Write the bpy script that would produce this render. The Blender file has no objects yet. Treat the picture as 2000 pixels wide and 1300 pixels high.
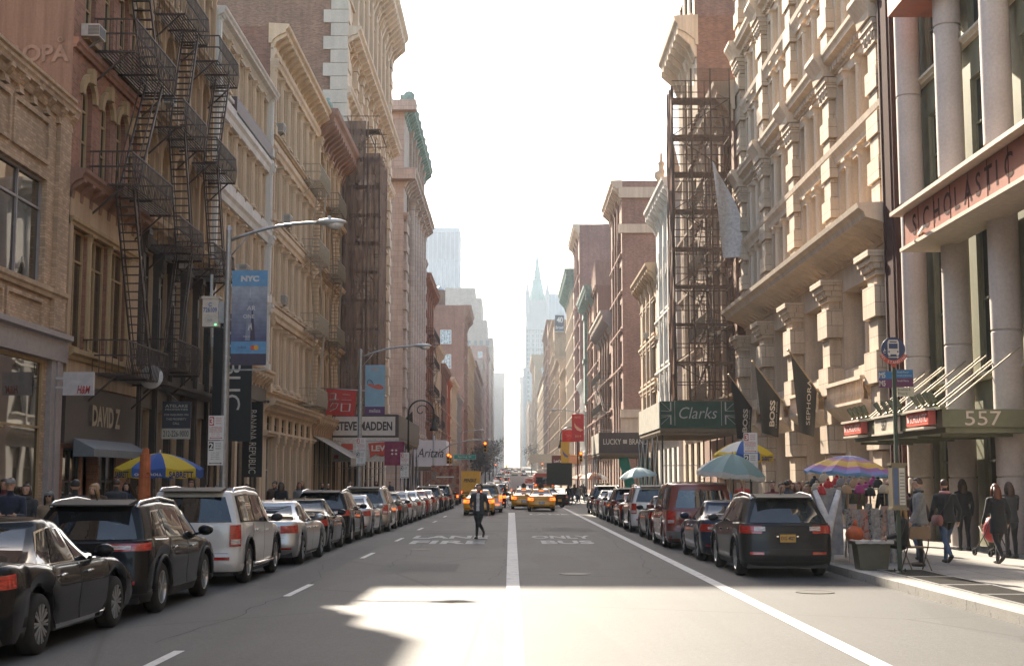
import bpy, bmesh, math, random
from mathutils import Vector, Matrix
R=math.radians; PI=math.pi
random.seed(7)
sc=bpy.context.scene
col=sc.collection
def rnd(a,b): return random.uniform(a,b)
def clamp(x,a,b): return max(a,min(b,x))
def lerp(a,b,t): return a+(b-a)*t
def gz(y):
    "height of the road along the street: a slight fall, then a rise far down Broadway"
    P=[(-60,.16),(0,0),(250,-.68),(330,-.55),(450,1.2),(600,4.2),(900,9.6),(1500,13),(4000,13)]
    for (a,za),(b,zb) in zip(P,P[1:]):
        if y<=b: return za+(zb-za)*(y-a)/(b-a)
    return P[-1][1]
# ------------------------------------------------------------------ nodes
def newmat(name):
    m=bpy.data.materials.new(name); m.use_nodes=True
    nt=m.node_tree; b=nt.nodes['Principled BSDF']
    return m,nt,b
def nd(nt,t,**k):
    n=nt.nodes.new(t)
    for a,v in k.items():
        if a.startswith('i_'): n.inputs[a[2:].replace('_',' ')].default_value=v
        else: setattr(n,a,v)
    return n
def objco(nt,sx=1,sy=1,sz=1,brick=False):
    tc=nd(nt,'ShaderNodeTexCoord')
    out=tc.outputs['Object']
    if brick:
        s=nd(nt,'ShaderNodeSeparateXYZ'); nt.links.new(out,s.inputs[0])
        a=nd(nt,'ShaderNodeMath',operation='ADD'); nt.links.new(s.outputs[0],a.inputs[0]); nt.links.new(s.outputs[1],a.inputs[1])
        c=nd(nt,'ShaderNodeCombineXYZ'); nt.links.new(a.outputs[0],c.inputs[0]); nt.links.new(s.outputs[2],c.inputs[1]); out=c.outputs[0]
    mp=nd(nt,'ShaderNodeMapping'); mp.inputs['Scale'].default_value=(sx,sy,sz); nt.links.new(out,mp.inputs[0])
    return mp.outputs[0]
def noise(nt,vec,scale,detail=4,rough=.6):
    n=nd(nt,'ShaderNodeTexNoise'); n.inputs['Scale'].default_value=scale; n.inputs['Detail'].default_value=detail; n.inputs['Roughness'].default_value=rough
    nt.links.new(vec,n.inputs['Vector']); return n.outputs['Fac']
def ramp(nt,fac,stops):
    r=nd(nt,'ShaderNodeValToRGB'); e=r.color_ramp.elements
    while len(e)<len(stops): e.new(.5)
    for k,(p,c) in enumerate(stops): e[k].position=p; e[k].color=(*c,1) if len(c)==3 else c
    nt.links.new(fac,r.inputs[0]); return r.outputs[0]
def mixc(nt,f,a,b,mode='MIX'):
    m=nd(nt,'ShaderNodeMix',data_type='RGBA',blend_type=mode)
    for i,x in ((0,f),(6,a),(7,b)):
        if hasattr(x,'is_linked') or hasattr(x,'links'): nt.links.new(x,m.inputs[i])
        elif i==0: m.inputs[0].default_value=x
        else: m.inputs[i].default_value=(*x,1) if len(x)==3 else x
    return m.outputs[2]
def bump(nt,b,h,strength=.3,dist=.02):
    n=nd(nt,'ShaderNodeBump'); n.inputs['Strength'].default_value=strength; n.inputs['Distance'].default_value=dist
    nt.links.new(h,n.inputs['Height']); nt.links.new(n.outputs[0],b.inputs['Normal'])
def sc3(c,k): return tuple(clamp(x*k,0,1) for x in c)
_mc={}
def flat(name,c,rough=.6,metal=0,var=.12,scale=6,coat=0,spec=None):
    "painted / plain surface with slight unevenness and dirt"
    key=(name,)
    if key in _mc: return _mc[key]
    m,nt,b=newmat(name)
    v=objco(nt); f=noise(nt,v,scale,5)
    cc=ramp(nt,f,[(.3,sc3(c,1-var)),(.7,sc3(c,1+var))])
    nt.links.new(cc,b.inputs['Base Color'])
    b.inputs['Roughness'].default_value=rough; b.inputs['Metallic'].default_value=metal
    if coat: b.inputs['Coat Weight'].default_value=coat; b.inputs['Coat Roughness'].default_value=.03
    if spec is not None: b.inputs['Specular IOR Level'].default_value=spec
    _mc[key]=m; return m
def emis(name,c,s):
    m,nt,b=newmat(name); b.inputs['Base Color'].default_value=(*c,1)
    b.inputs['Emission Color'].default_value=(*c,1); b.inputs['Emission Strength'].default_value=s; _mc[(name,)]=m; return m
def stone(name,c,joint=0,dirt=.5,jw=1.2):
    "masonry: mottled, streaked with run-off dirt, optional coursing joints"
    m,nt,b=newmat(name)
    v=objco(nt); big=noise(nt,v,.35,5,.65); fine=noise(nt,v,14,4)
    st=noise(nt,objco(nt,1.6,1.6,.09),1.6,5,.7)
    c1=ramp(nt,big,[(.3,sc3(c,.8)),(.55,c),(.75,sc3(c,1.13))])
    c2=mixc(nt,.25,c1,ramp(nt,fine,[(.3,sc3(c,.6)),(.7,sc3(c,1.25))]))
    dm=ramp(nt,st,[(.42,(0,0,0)),(.72,(dirt,)*3)])
    c3=mixc(nt,dm,c2,sc3((c[0]*.42,c[1]*.38,c[2]*.34),1))
    h=fine
    if joint:
        bt=nd(nt,'ShaderNodeTexBrick'); nt.links.new(objco(nt,brick=True),bt.inputs['Vector'])
        bt.inputs['Scale'].default_value=1; bt.inputs['Brick Width'].default_value=jw; bt.inputs['Row Height'].default_value=joint
        bt.inputs['Mortar Size'].default_value=.012; bt.inputs['Mortar Smooth'].default_value=.2
        bt.inputs['Color1'].default_value=(1,1,1,1); bt.inputs['Color2'].default_value=(.86,.86,.86,1); bt.inputs['Mortar'].default_value=(.45,.43,.4,1)
        c3=mixc(nt,1,c3,bt.outputs['Color'],'MULTIPLY')
    nt.links.new(c3,b.inputs['Base Color']); b.inputs['Roughness'].default_value=.85
    bump(nt,b,h,.25,.01)
    return m
def brick(name,c,mortar=(.35,.31,.27),bw=.22,rh=.076,dirt=.5):
    m,nt,b=newmat(name)
    bt=nd(nt,'ShaderNodeTexBrick'); nt.links.new(objco(nt,brick=True),bt.inputs['Vector'])
    bt.inputs['Scale'].default_value=1; bt.inputs['Brick Width'].default_value=bw; bt.inputs['Row Height'].default_value=rh
    bt.inputs['Mortar Size'].default_value=.007; bt.inputs['Bias'].default_value=-.1
    bt.inputs['Color1'].default_value=(*sc3(c,1.2),1); bt.inputs['Color2'].default_value=(*sc3(c,.72),1); bt.inputs['Mortar'].default_value=(*mortar,1)
    v=objco(nt); big=noise(nt,v,.3,6,.7); st=noise(nt,objco(nt,1.3,1.3,.08),1.3,5,.7)
    c1=mixc(nt,1,bt.outputs['Color'],ramp(nt,big,[(.3,(.72,.7,.68)),(.7,(1.15,1.1,1.08))]),'MULTIPLY')
    c2=mixc(nt,ramp(nt,st,[(.45,(0,0,0)),(.75,(dirt,)*3)]),c1,sc3(c,.45))
    nt.links.new(c2,b.inputs['Base Color']); b.inputs['Roughness'].default_value=.9
    bump(nt,b,bt.outputs['Fac'],-.3,.008)
    return m
def glassmat(name,c=(.02,.022,.024),rough=.03,wav=.12,wscale=1.1,spec=.8):
    "window pane seen from the street: dark room behind, rolled glass that bends reflections"
    m,nt,b=newmat(name)
    v=objco(nt); n=noise(nt,v,2.2,2); cc=ramp(nt,n,[(.35,sc3(c,.5)),(.7,sc3(c,1.9))])
    nt.links.new(cc,b.inputs['Base Color']); b.inputs['Roughness'].default_value=rough
    b.inputs['Specular IOR Level'].default_value=spec; b.inputs['IOR'].default_value=1.52
    w=noise(nt,objco(nt,1,1,.6),wscale,1,.4); bump(nt,b,w,wav,.12)
    return m
# ------------------------------------------------------------------ mesh builder
class MB:
    def __init__(s): s.v=[]; s.f=[]; s.m=[]; s.mi=0; s.M=None; s.sm=[]; s.smooth=False
    def add(s,vs,fs,mi=None):
        o=len(s.v)
        if s.M is not None: vs=[s.M@Vector(p) for p in vs]
        s.v.extend([tuple(p) for p in vs]); mi=s.mi if mi is None else mi
        for f in fs: s.f.append([i+o for i in f]); s.m.append(mi); s.sm.append(s.smooth)
    def quad(s,a,b,c,d,mi=None): s.add([a,b,c,d],[(0,1,2,3)],mi)
    def poly(s,ps,mi=None): s.add(ps,[tuple(range(len(ps)))],mi)
    def box(s,x0,x1,y0,y1,z0,z1,mi=None):
        s.add([(x0,y0,z0),(x1,y0,z0),(x1,y1,z0),(x0,y1,z0),(x0,y0,z1),(x1,y0,z1),(x1,y1,z1),(x0,y1,z1)],
              [(0,3,2,1),(4,5,6,7),(0,1,5,4),(1,2,6,5),(2,3,7,6),(3,0,4,7)],mi)
    def ext(s,poly,d0,d1,plane='xz',mi=None):
        "extrude a 2-D outline: 'xz' along y, 'yz' along x, 'xy' along z"
        n=len(poly)
        def P(p,d): return (p[0],d,p[1]) if plane=='xz' else ((d,p[0],p[1]) if plane=='yz' else (p[0],p[1],d))
        s.add([P(p,d0) for p in poly]+[P(p,d1) for p in poly],
              [tuple(range(n))[::-1],tuple(range(n,2*n))]+[(i,(i+1)%n,n+(i+1)%n,n+i) for i in range(n)],mi)
    def frame(s,a,b):
        a=Vector(a); d=(Vector(b)-a); L=d.length or 1e-6; d=d/L
        up=Vector((0,0,1)) if abs(d.z)<.95 else Vector((0,1,0))
        x=d.cross(up).normalized(); y=x.cross(d).normalized()
        return a,d,L,x,y
    def bar(s,a,b,w,h=None,mi=None):
        h=w if h is None else h
        a,d,L,x,y=s.frame(a,b); x=x*w/2; y=y*h/2; b=a+d*L
        s.add([a-x-y,a+x-y,a+x+y,a-x+y,b-x-y,b+x-y,b+x+y,b-x+y],[(3,2,1,0),(4,5,6,7),(0,1,5,4),(1,2,6,5),(2,3,7,6),(3,0,4,7)],mi)
    def tube(s,pts,r,n=8,caps=True,mi=None,sx=1,sy=1,upv=None):
        pts=[Vector(p) for p in pts]; k=len(pts); rs=r if isinstance(r,(list,tuple)) else [r]*k
        vs=[]; fs=[]; px=None
        for i,p in enumerate(pts):
            d=(pts[min(i+1,k-1)]-pts[max(i-1,0)]).normalized()
            if px is None:
                up=Vector(upv) if upv else (Vector((0,0,1)) if abs(d.z)<.9 else Vector((0,1,0)))
                px=d.cross(up).normalized()
            px=(px-d*px.dot(d)).normalized(); py=d.cross(px)
            for j in range(n):
                a=2*PI*j/n; vs.append(p+px*math.cos(a)*rs[i]*sx+py*math.sin(a)*rs[i]*sy)
        for i in range(k-1):
            for j in range(n):
                j2=(j+1)%n; fs.append((i*n+j,i*n+j2,(i+1)*n+j2,(i+1)*n+j))
        if caps: fs.append(tuple(range(n))[::-1]); fs.append(tuple((k-1)*n+j for j in range(n)))
        s.add(vs,fs,mi)
    def lathe(s,prof,n=16,c=(0,0,0),mi=None,axis='z',a0=0,a1=2*PI):
        full=abs(a1-a0-2*PI)<1e-6; m=n if full else n+1; vs=[]; fs=[]
        for r,z in prof:
            for j in range(m):
                a=a0+(a1-a0)*j/n; x,y=r*math.cos(a),r*math.sin(a)
                vs.append((c[0]+x,c[1]+y,c[2]+z) if axis=='z' else ((c[0]+z,c[1]+x,c[2]+y) if axis=='x' else (c[0]+x,c[1]+z,c[2]+y)))
        for i in range(len(prof)-1):
            for j in range(n):
                j2=(j+1)%m; fs.append((i*m+j,i*m+j2,(i+1)*m+j2,(i+1)*m+j))
        s.add(vs,fs,mi)
    def ell(s,c,rx,ry,rz,nu=12,nv=8,mi=None,fn=None):
        vs=[]; fs=[]
        for i in range(nv+1):
            t=PI*i/nv
            for j in range(nu):
                a=2*PI*j/nu; d=Vector((math.sin(t)*math.cos(a),math.sin(t)*math.sin(a),math.cos(t)))
                k=fn(d) if fn else 1
                vs.append((c[0]+d.x*rx*k,c[1]+d.y*ry*k,c[2]+d.z*rz*k))
        for i in range(nv):
            for j in range(nu):
                j2=(j+1)%nu; fs.append((i*nu+j,(i+1)*nu+j,(i+1)*nu+j2,i*nu+j2))
        s.add(vs,fs,mi)
    def text(s,body,size,loc,xd=(1,0,0),yd=(0,0,1),fit=None,fith=None,ext=.006,bold=0,align='CENTER',shear=0,mi=None):
        vs,fs=textgeo(body,bold,shear)
        if not vs: return
        x0=min(v[0] for v in vs);x1=max(v[0] for v in vs);y0=min(v[1] for v in vs);y1=max(v[1] for v in vs)
        k=size/max(.001,(y1-y0)) ; kx=k if fit is None else fit/max(.001,(x1-x0))
        X=Vector(xd).normalized();Y=Vector(yd).normalized();N=X.cross(Y);L=Vector(loc)
        cx={'CENTER':(x0+x1)/2,'LEFT':x0,'RIGHT':x1}[align]; cy=(y0+y1)/2
        s.add([L+X*(v[0]-cx)*kx+Y*(v[1]-cy)*k+N*ext for v in vs],fs,mi)
    def mesh(s,name,mats,smooth=False,ang=None):
        me=bpy.data.meshes.new(name); me.from_pydata(s.v,[],s.f)
        for m in (mats if isinstance(mats,(list,tuple)) else [mats]): me.materials.append(m)
        me.polygons.foreach_set('material_index',s.m)
        me.polygons.foreach_set('use_smooth',[bool(smooth or q) for q in s.sm])
        if ang: me.set_sharp_from_angle(angle=R(ang))
        me.update(); return me
    def build(s,name,mats,parent=None,smooth=False,loc=(0,0,0),rot=None,ang=None):
        return inst(s.mesh(name,mats,smooth,ang),name,parent,loc,rot)
_tc={}
TMP=bpy.data.scenes.new('workbench')     # small side scene where curves and modifiers are evaluated; removed at the end
def textgeo(body,bold=0,shear=0):
    k=(body,bold,shear)
    if k in _tc: return _tc[k]
    cu=bpy.data.curves.new('t','FONT'); cu.body=body; cu.offset=bold; cu.shear=shear; cu.resolution_u=3
    ob=bpy.data.objects.new('t',cu); TMP.collection.objects.link(ob)
    dg=TMP.view_layers[0].depsgraph; dg.update()
    me=bpy.data.meshes.new_from_object(ob.evaluated_get(dg))
    vs=[tuple(v.co) for v in me.vertices]; fs=[tuple(p.vertices) for p in me.polygons]
    bpy.data.objects.remove(ob); bpy.data.curves.remove(cu); bpy.data.meshes.remove(me)
    _tc[k]=(vs,fs); return _tc[k]
def inst(me,name,parent=None,loc=(0,0,0),rot=None,scale=None):
    o=bpy.data.objects.new(name,me); col.objects.link(o); o.location=loc
    if rot: o.rotation_euler=rot
    if scale: o.scale=scale
    if parent: o.parent=parent
    return o
def thing(name,label,cat,loc=(0,0,0),rz=0,group=None):
    o=bpy.data.objects.new(name,None); col.objects.link(o); o.location=loc; o.rotation_euler=(0,0,rz); o.empty_display_size=.2
    return tag(o,label,cat,group)
def tag(o,label,cat,group=None):
    o['label']=label; o['category']=cat
    if group: o['group']=group
    return o
def struct(o): o['kind']='structure'; return o
def copy_tree(root,loc,rz,label=None,group=None,swap=None,skip=()):
    "a copy of a thing with copies of its parts and sub-parts; swap maps materials by name"
    def cp(o,par):
        c=o.copy(); col.objects.link(c)
        if par: c.parent=par
        if swap and c.type=='MESH':
            for i,s_ in enumerate(c.material_slots):
                nm=s_.material.name if s_.material else ''
                if nm in swap: s_.link='OBJECT'; s_.material=swap[nm]
        for ch in kids.get(o,[]): cp(ch,c)
        return c
    kids={}
    def walk(o):
        kids[o]=[k for k in o.children if k.name.split('.')[0] not in skip]
        for k in kids[o]: walk(k)
    walk(root)
    c=cp(root,None); c.location=loc; c.rotation_euler=(0,0,rz)
    if label: c['label']=label
    if group: c['group']=group
    return c
# ------------------------------------------------------------------ camera, light, air
SUN_AZ=R(16); SUN_EL=R(32)          # the sun stands left of straight ahead, behind the left-hand roofs
cam=bpy.data.cameras.new('camera'); cam.sensor_width=36; cam.lens=2600/2000*36; cam.clip_end=9000; cam.clip_start=.1
co=bpy.data.objects.new('camera',cam); col.objects.link(co); co.location=(0,0,1.87); co.rotation_euler=(PI/2+math.atan(285/2600),0,0); sc.camera=co
w=bpy.data.worlds.new('World'); sc.world=w; w.use_nodes=True
wn=w.node_tree; bg=wn.nodes['Background']; sk=wn.nodes.new('ShaderNodeTexSky'); sk.sky_type='NISHITA'; sk.sun_disc=False
sk.sun_elevation=SUN_EL; sk.sun_rotation=-SUN_AZ; sk.air_density=1.0; sk.dust_density=1.6; sk.ozone_density=1
wm=wn.nodes.new('ShaderNodeMix'); wm.data_type='RGBA'; wm.blend_type='MULTIPLY'; wm.inputs[0].default_value=1; wm.inputs[7].default_value=(1,.94,.85,1)   # warm, dusty air
wn.links.new(sk.outputs[0],wm.inputs[6]); wn.links.new(wm.outputs[2],bg.inputs[0]); bg.inputs[1].default_value=.105
sl=bpy.data.lights.new('sun','SUN'); sl.energy=4.2; sl.angle=R(.5); sl.color=(1,.88,.71)
so=bpy.data.objects.new('sun',sl); col.objects.link(so)
sd=Vector((-math.sin(SUN_AZ)*math.cos(SUN_EL),math.cos(SUN_AZ)*math.cos(SUN_EL),math.sin(SUN_EL)))
so.rotation_euler=sd.to_track_quat('Z','Y').to_euler(); so.location=(-40,90,80)
sc.view_settings.view_transform='Standard'; sc.view_settings.look='None'; sc.view_settings.exposure=2.18; sc.view_settings.gamma=1
sc.render.engine='CYCLES'; cy=sc.cycles
cy.use_denoising=True; cy.max_bounces=7; cy.diffuse_bounces=4; cy.glossy_bounces=3; cy.transmission_bounces=4; cy.transparent_max_bounces=8
cy.volume_bounces=0; cy.sample_clamp_indirect=6; cy.caustics_reflective=False; cy.caustics_refractive=False
def make_haze():
    b=MB(); b.box(-420,420,-70,2300,-9,330)
    m=bpy.data.materials.new('haze_air'); m.use_nodes=True; nt=m.node_tree; nt.nodes.remove(nt.nodes['Principled BSDF'])
    v=nt.nodes.new('ShaderNodeVolumePrincipled'); v.inputs['Color'].default_value=(.8,.9,1,1); v.inputs['Density'].default_value=HAZE; v.inputs['Anisotropy'].default_value=.1
    nt.links.new(v.outputs[0],nt.nodes['Material Output'].inputs['Volume'])
    o=b.build('haze',m); o['kind']='stuff'
    o.display_type='WIRE'
HAZE=.00024
make_haze()
# ------------------------------------------------------------------ ground, road, pavements
XCL,XCR=-7.15,6.72            # kerb lines
def asphalt():
    m,nt,b=newmat('asphalt')
    v=objco(nt); big=noise(nt,v,.25,6,.7); mid=noise(nt,objco(nt,1,.05,1),1.3,5,.6); fine=noise(nt,v,55,3,.7)
    c=ramp(nt,big,[(.25,(.043,.045,.048)),(.5,(.06,.0625,.0655)),(.75,(.082,.084,.086))])
    c=mixc(nt,.55,c,ramp(nt,fine,[(.3,(.028,.028,.028)),(.55,(.07,.07,.07)),(.78,(.15,.145,.14))]))
    c=mixc(nt,ramp(nt,mid,[(.5,(0,0,0)),(.68,(.45,.45,.45))]),c,(.045,.044,.044))
    vo=nd(nt,'ShaderNodeTexVoronoi',feature='DISTANCE_TO_EDGE'); vo.inputs['Scale'].default_value=.16
    wv=mixc(nt,.12,v,nd(nt,'ShaderNodeTexNoise').outputs['Color']); nt.links.new(wv,vo.inputs['Vector'])
    c=mixc(nt,ramp(nt,vo.outputs['Distance'],[(.0,(.75,.75,.75)),(.006,(0,0,0))]),c,(.022,.021,.02))
    nt.links.new(c,b.inputs['Base Color']); b.inputs['Roughness'].default_value=.73; b.inputs['Specular IOR Level'].default_value=.4
    pt=noise(nt,objco(nt,.5,.16,1),.55,2,.4)     # resurfaced strips and oil-dark wheel tracks
    c=mixc(nt,ramp(nt,pt,[(.52,(0,0,0)),(.535,(.38,.38,.38))]),c,(.036,.036,.038))
    sp=noise(nt,v,9,2,.5); c=mixc(nt,ramp(nt,sp,[(.7,(0,0,0)),(.76,(.6,.6,.6))]),c,(.025,.024,.023))
    g2=noise(nt,v,18,4,.75); c=mixc(nt,.5,c,ramp(nt,g2,[(.3,(.55,.55,.55)),(.5,(1,1,1)),(.72,(1.5,1.5,1.5))]),'MULTIPLY')
    nt.links.new(c,b.inputs['Base Color'])
    bump(nt,b,fine,.35,.012); return m
def concrete(name,c,slab=0):
    m,nt,b=newmat(name); v=objco(nt); big=noise(nt,v,.5,6,.7); fine=noise(nt,v,40,3); sp=noise(nt,v,6.5,2,.5)
    k=ramp(nt,big,[(.3,sc3(c,.75)),(.7,sc3(c,1.15))]); k=mixc(nt,.3,k,ramp(nt,fine,[(.3,sc3(c,.55)),(.7,sc3(c,1.3))]))
    k=mixc(nt,ramp(nt,sp,[(.62,(0,0,0)),(.65,(.5,.5,.5))]),k,sc3(c,.4))
    if slab:
        bt=nd(nt,'ShaderNodeTexBrick'); nt.links.new(v,bt.inputs['Vector']); bt.offset=0; bt.inputs['Scale'].default_value=1
        bt.inputs['Brick Width'].default_value=slab; bt.inputs['Row Height'].default_value=slab; bt.inputs['Mortar Size'].default_value=.01
        bt.inputs['Color1'].default_value=(1,1,1,1); bt.inputs['Color2'].default_value=(.85,.85,.85,1); bt.inputs['Mortar'].default_value=(.3,.3,.3,1)
        k=mixc(nt,1,k,bt.outputs['Color'],'MULTIPLY')
    nt.links.new(k,b.inputs['Base Color']); b.inputs['Roughness'].default_value=.8; bump(nt,b,fine,.3,.01); return m
M_ASPH=asphalt(); M_PAVE=concrete('pavement_concrete',(.30,.28,.255),1.5); M_KERB=concrete('kerb_granite',(.34,.325,.3))
def linepaint():
    m,nt,b=newmat('road_paint'); v=objco(nt); n=noise(nt,v,5,6,.75); f=noise(nt,v,60,3)
    c=ramp(nt,n,[(.34,(.09,.09,.09)),(.43,(.5,.49,.47)),(.8,(.68,.67,.64))]); c=mixc(nt,.25,c,ramp(nt,f,[(.35,(.2,.2,.2)),(.6,(.75,.74,.72))]))
    nt.links.new(c,b.inputs['Base Color']); b.inputs['Roughness'].default_value=.7; return m
M_PAINT=linepaint()
def worn():
    m,nt,b=newmat('road_paint_worn'); v=objco(nt); n=noise(nt,v,4,6,.8)
    c=ramp(nt,n,[(.36,(.085,.085,.085)),(.47,(.38,.38,.37)),(.8,(.5,.5,.48))]); nt.links.new(c,b.inputs['Base Color']); b.inputs['Roughness'].default_value=.75; return m
M_WORN=worn()
YS=[-60,-20,0,10,20,40,60,80,100,133,151,190,250,290,330,390,450,520,600,700,800,900,1100,1500]
def strip(x0,x1,ys,dz,b,mi=0):
    for a,c in zip(ys,ys[1:]): b.quad((x0,a,gz(a)+dz),(x1,a,gz(a)+dz),(x1,c,gz(c)+dz),(x0,c,gz(c)+dz),mi)
def build_ground():
    b=MB(); ys=YS+[4000]
    for a,c in zip(ys,ys[1:]):
        b.quad((-2500,a,gz(a)-.03),(2500,a,gz(a)-.03),(2500,c,gz(c)-.03),(-2500,c,gz(c)-.03))
    struct(b.build('ground',M_ASPH))
    b=MB(); strip(XCL-.02,XCR+.02,YS,0,b); strip(-60,XCL,[133,151],0,b); strip(XCR,60,[131,151],0,b); struct(b.build('road',M_ASPH))
    def side(name,x0,x1,kx,cuts):
        b=MB(); k=MB()
        for y0,y1 in cuts:
            ys=[y0]+[y for y in YS if y0<y<y1]+[y1]
            strip(x0,x1,ys,.15,b)
            for a,c in zip(ys,ys[1:]):
                s=.30 if kx>0 else -.30
                kk=sorted((kx,kx+s))
                n=max(1,int((c-a)/2.4)) if a<130 else 1
                for i in range(n):
                    p=a+(c-a)*i/n; q=a+(c-a)*(i+1)/n-.012
                    za,zc=gz(p)+.154,gz(q)+.154
                    k.add([(kk[0],p,za-.3),(kk[1],p,za-.3),(kk[1],q,zc-.3),(kk[0],q,zc-.3),(kk[0],p,za),(kk[1],p,za),(kk[1],q,zc),(kk[0],q,zc)],
                      [(4,5,6,7),(0,1,5,4),(1,2,6,5),(2,3,7,6),(3,0,4,7)])
        struct(b.build(name,M_PAVE)); struct(k.build('kerb',M_KERB))
    side('pavement',-14.5,XCL-.01,XCL,[(-60,133),(151,330),(345,1500)])
    side('pavement',XCR+.01,14.5,XCR,[(-60,131),(151,330),(345,1500)])
    b=MB()
    def mark(x0,x1,y0,y1,mi=0):
        ys=[y0]+[y for y in YS if y0<y<y1]+[y1]
        strip(x0,x1,ys,.006,b,mi)
    b2=MB()
    def ln(x0,w0,x1,w1,y0,y1):
        n=max(1,int((y1-y0)/3))
        for i in range(n):
            a=y0+(y1-y0)*i/n;c=y0+(y1-y0)*(i+1)/n
            f=lambda y:(lerp(x0,x1,(y-y0)/(y1-y0)),lerp(w0,w1,(y-y0)/(y1-y0)))
            (xa,wa),(xc,wc)=f(a),f(c); b.quad((xa-wa,a,gz(a)+.005),(xa+wa,a,gz(a)+.005),(xc+wc,c,gz(c)+.005),(xc-wc,c,gz(c)+.005))
    ln(.03,.095,-.02,.2,4,84)                       # divider between the lanes
    ln(3.79,.11,3.86,.115,4,128)                    # edge of the bus lane
    for y in (12.6,22.4,33.6,43.3,53.5,63.6,73.5): ln(-3.74,.06,-3.72,.06,y,y+2.6)
    for y in (86,):
        ln(-3.6,.0,-3.6,.0,y,y+.1)
    struct(b.build('lane_marking',M_PAINT))
    # pavement lettering, read from the far lane upward
    b=MB()
    def roadtext(s,x,y,wd,ln_):
        b.text(s,ln_,(x,y,gz(y)+.006),xd=(1,0,0),yd=(0,1,0),fit=wd,ext=0,bold=.03)
    roadtext('FIRE',-2.02,42.6,2.35,2.2); roadtext('LANE',-2.1,46.6,2.55,2.2)
    roadtext('BUS',1.75,42.6,1.65,2.2); roadtext('ONLY',1.7,46.6,2.05,2.2); roadtext('LANE',2.2,80,2.3,2.2)
    struct(b.build('lane_lettering',M_WORN))
    # stop bars and zebra at Spring Street, seam across the road, patch
    b=MB()
    mark_=lambda x0,x1,y0,y1: b.quad((x0,y0,gz(y0)+.005),(x1,y0,gz(y0)+.005),(x1,y1,gz(y1)+.005),(x0,y1,gz(y1)+.005))
    for i in range(11): mark_(-6.6+i*1.25,-6.1+i*1.25,124,128)
    for i in range(11): mark_(-6.6+i*1.25,-6.1+i*1.25,154,158)
    struct(b.build('crosswalk',M_PAINT))
    b=MB()
    for y,w_ in ((72,.12),(63.5,.08),(52,.05)):
        pts=[(-7.1+i*.69,y+rnd(-.07,.07)) for i in range(21)]
        for (x0,a),(x1,c) in zip(pts,pts[1:]): b.quad((x0,a-w_,gz(a)+.004),(x1,c-w_,gz(c)+.004),(x1,c+w_,gz(c)+.004),(x0,a+w_,gz(a)+.004))
    p=MB()
    for x0,x1,y0,y1,mi in ((-2.9,-1.2,28.5,31.2,0),(-3.4,-.6,49,50.6,0),(1.2,3.2,52.5,56,0),(-4.6,-3.9,24,40,0),(4.0,4.35,26,60,0)):
        p.quad((x0,y0,gz(y0)+.0025),(x1,y0,gz(y0)+.0025),(x1,y1,gz(y1)+.0025),(x0,y1,gz(y1)+.0025),mi)
    k=MB(); rr=random.Random(3)
    def crack(x,y,dx,dy,n,w):
        pts=[]
        for i in range(n):
            pts.append((x,y,w*rr.uniform(.4,1.2))); x+=dx+rr.uniform(-.09,.09); y+=dy+rr.uniform(-.12,.12)
        for (xa,ya,wa),(xc,yc,wc) in zip(pts,pts[1:]):
            if abs(dx)<abs(dy): k.quad((xa-wa,ya,gz(ya)+.0035),(xa+wa,ya,gz(ya)+.0035),(xc+wc,yc,gz(yc)+.0035),(xc-wc,yc,gz(yc)+.0035))
            else: k.quad((xa,ya-wa*2,gz(ya)+.0035),(xc,yc-wc*2,gz(yc)+.0035),(xc,yc+wc*2,gz(yc)+.0035),(xa,ya+wa*2,gz(ya)+.0035))
    for x,y,n in ((-.45,26,60),(2.9,27,50),(-2.7,30,60),(-4.2,16,40),(1.1,40,50)): crack(x,y,0,.42,n,.006)
    for x,y,n in ((-1.2,33.6,20),(2.2,36.4,16),(-4.0,46,22),(.3,29.4,22)): crack(x,y,.3,0,n,.005)
    struct(k.build('road_crack',flat('crack_dark',(.036,.036,.038),.95,0,.2,6,0,.05)))
    struct(p.build('road_patch',[concrete('patch_dark',(.05,.051,.053)),concrete('patch_pale',(.095,.092,.088))]))
    struct(b.build('road_seam',flat('tar',(.03,.03,.031),.95,0,.2,6,0,.05)))
build_ground()
M_STEEL=flat('galvanised_steel',(.36,.36,.36),.45,.7,.15,9)
M_IRON=flat('cast_iron',(.06,.055,.05),.6,.4,.3,8)
M_BLACK=flat('black_paint',(.018,.017,.016),.45)
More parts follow.
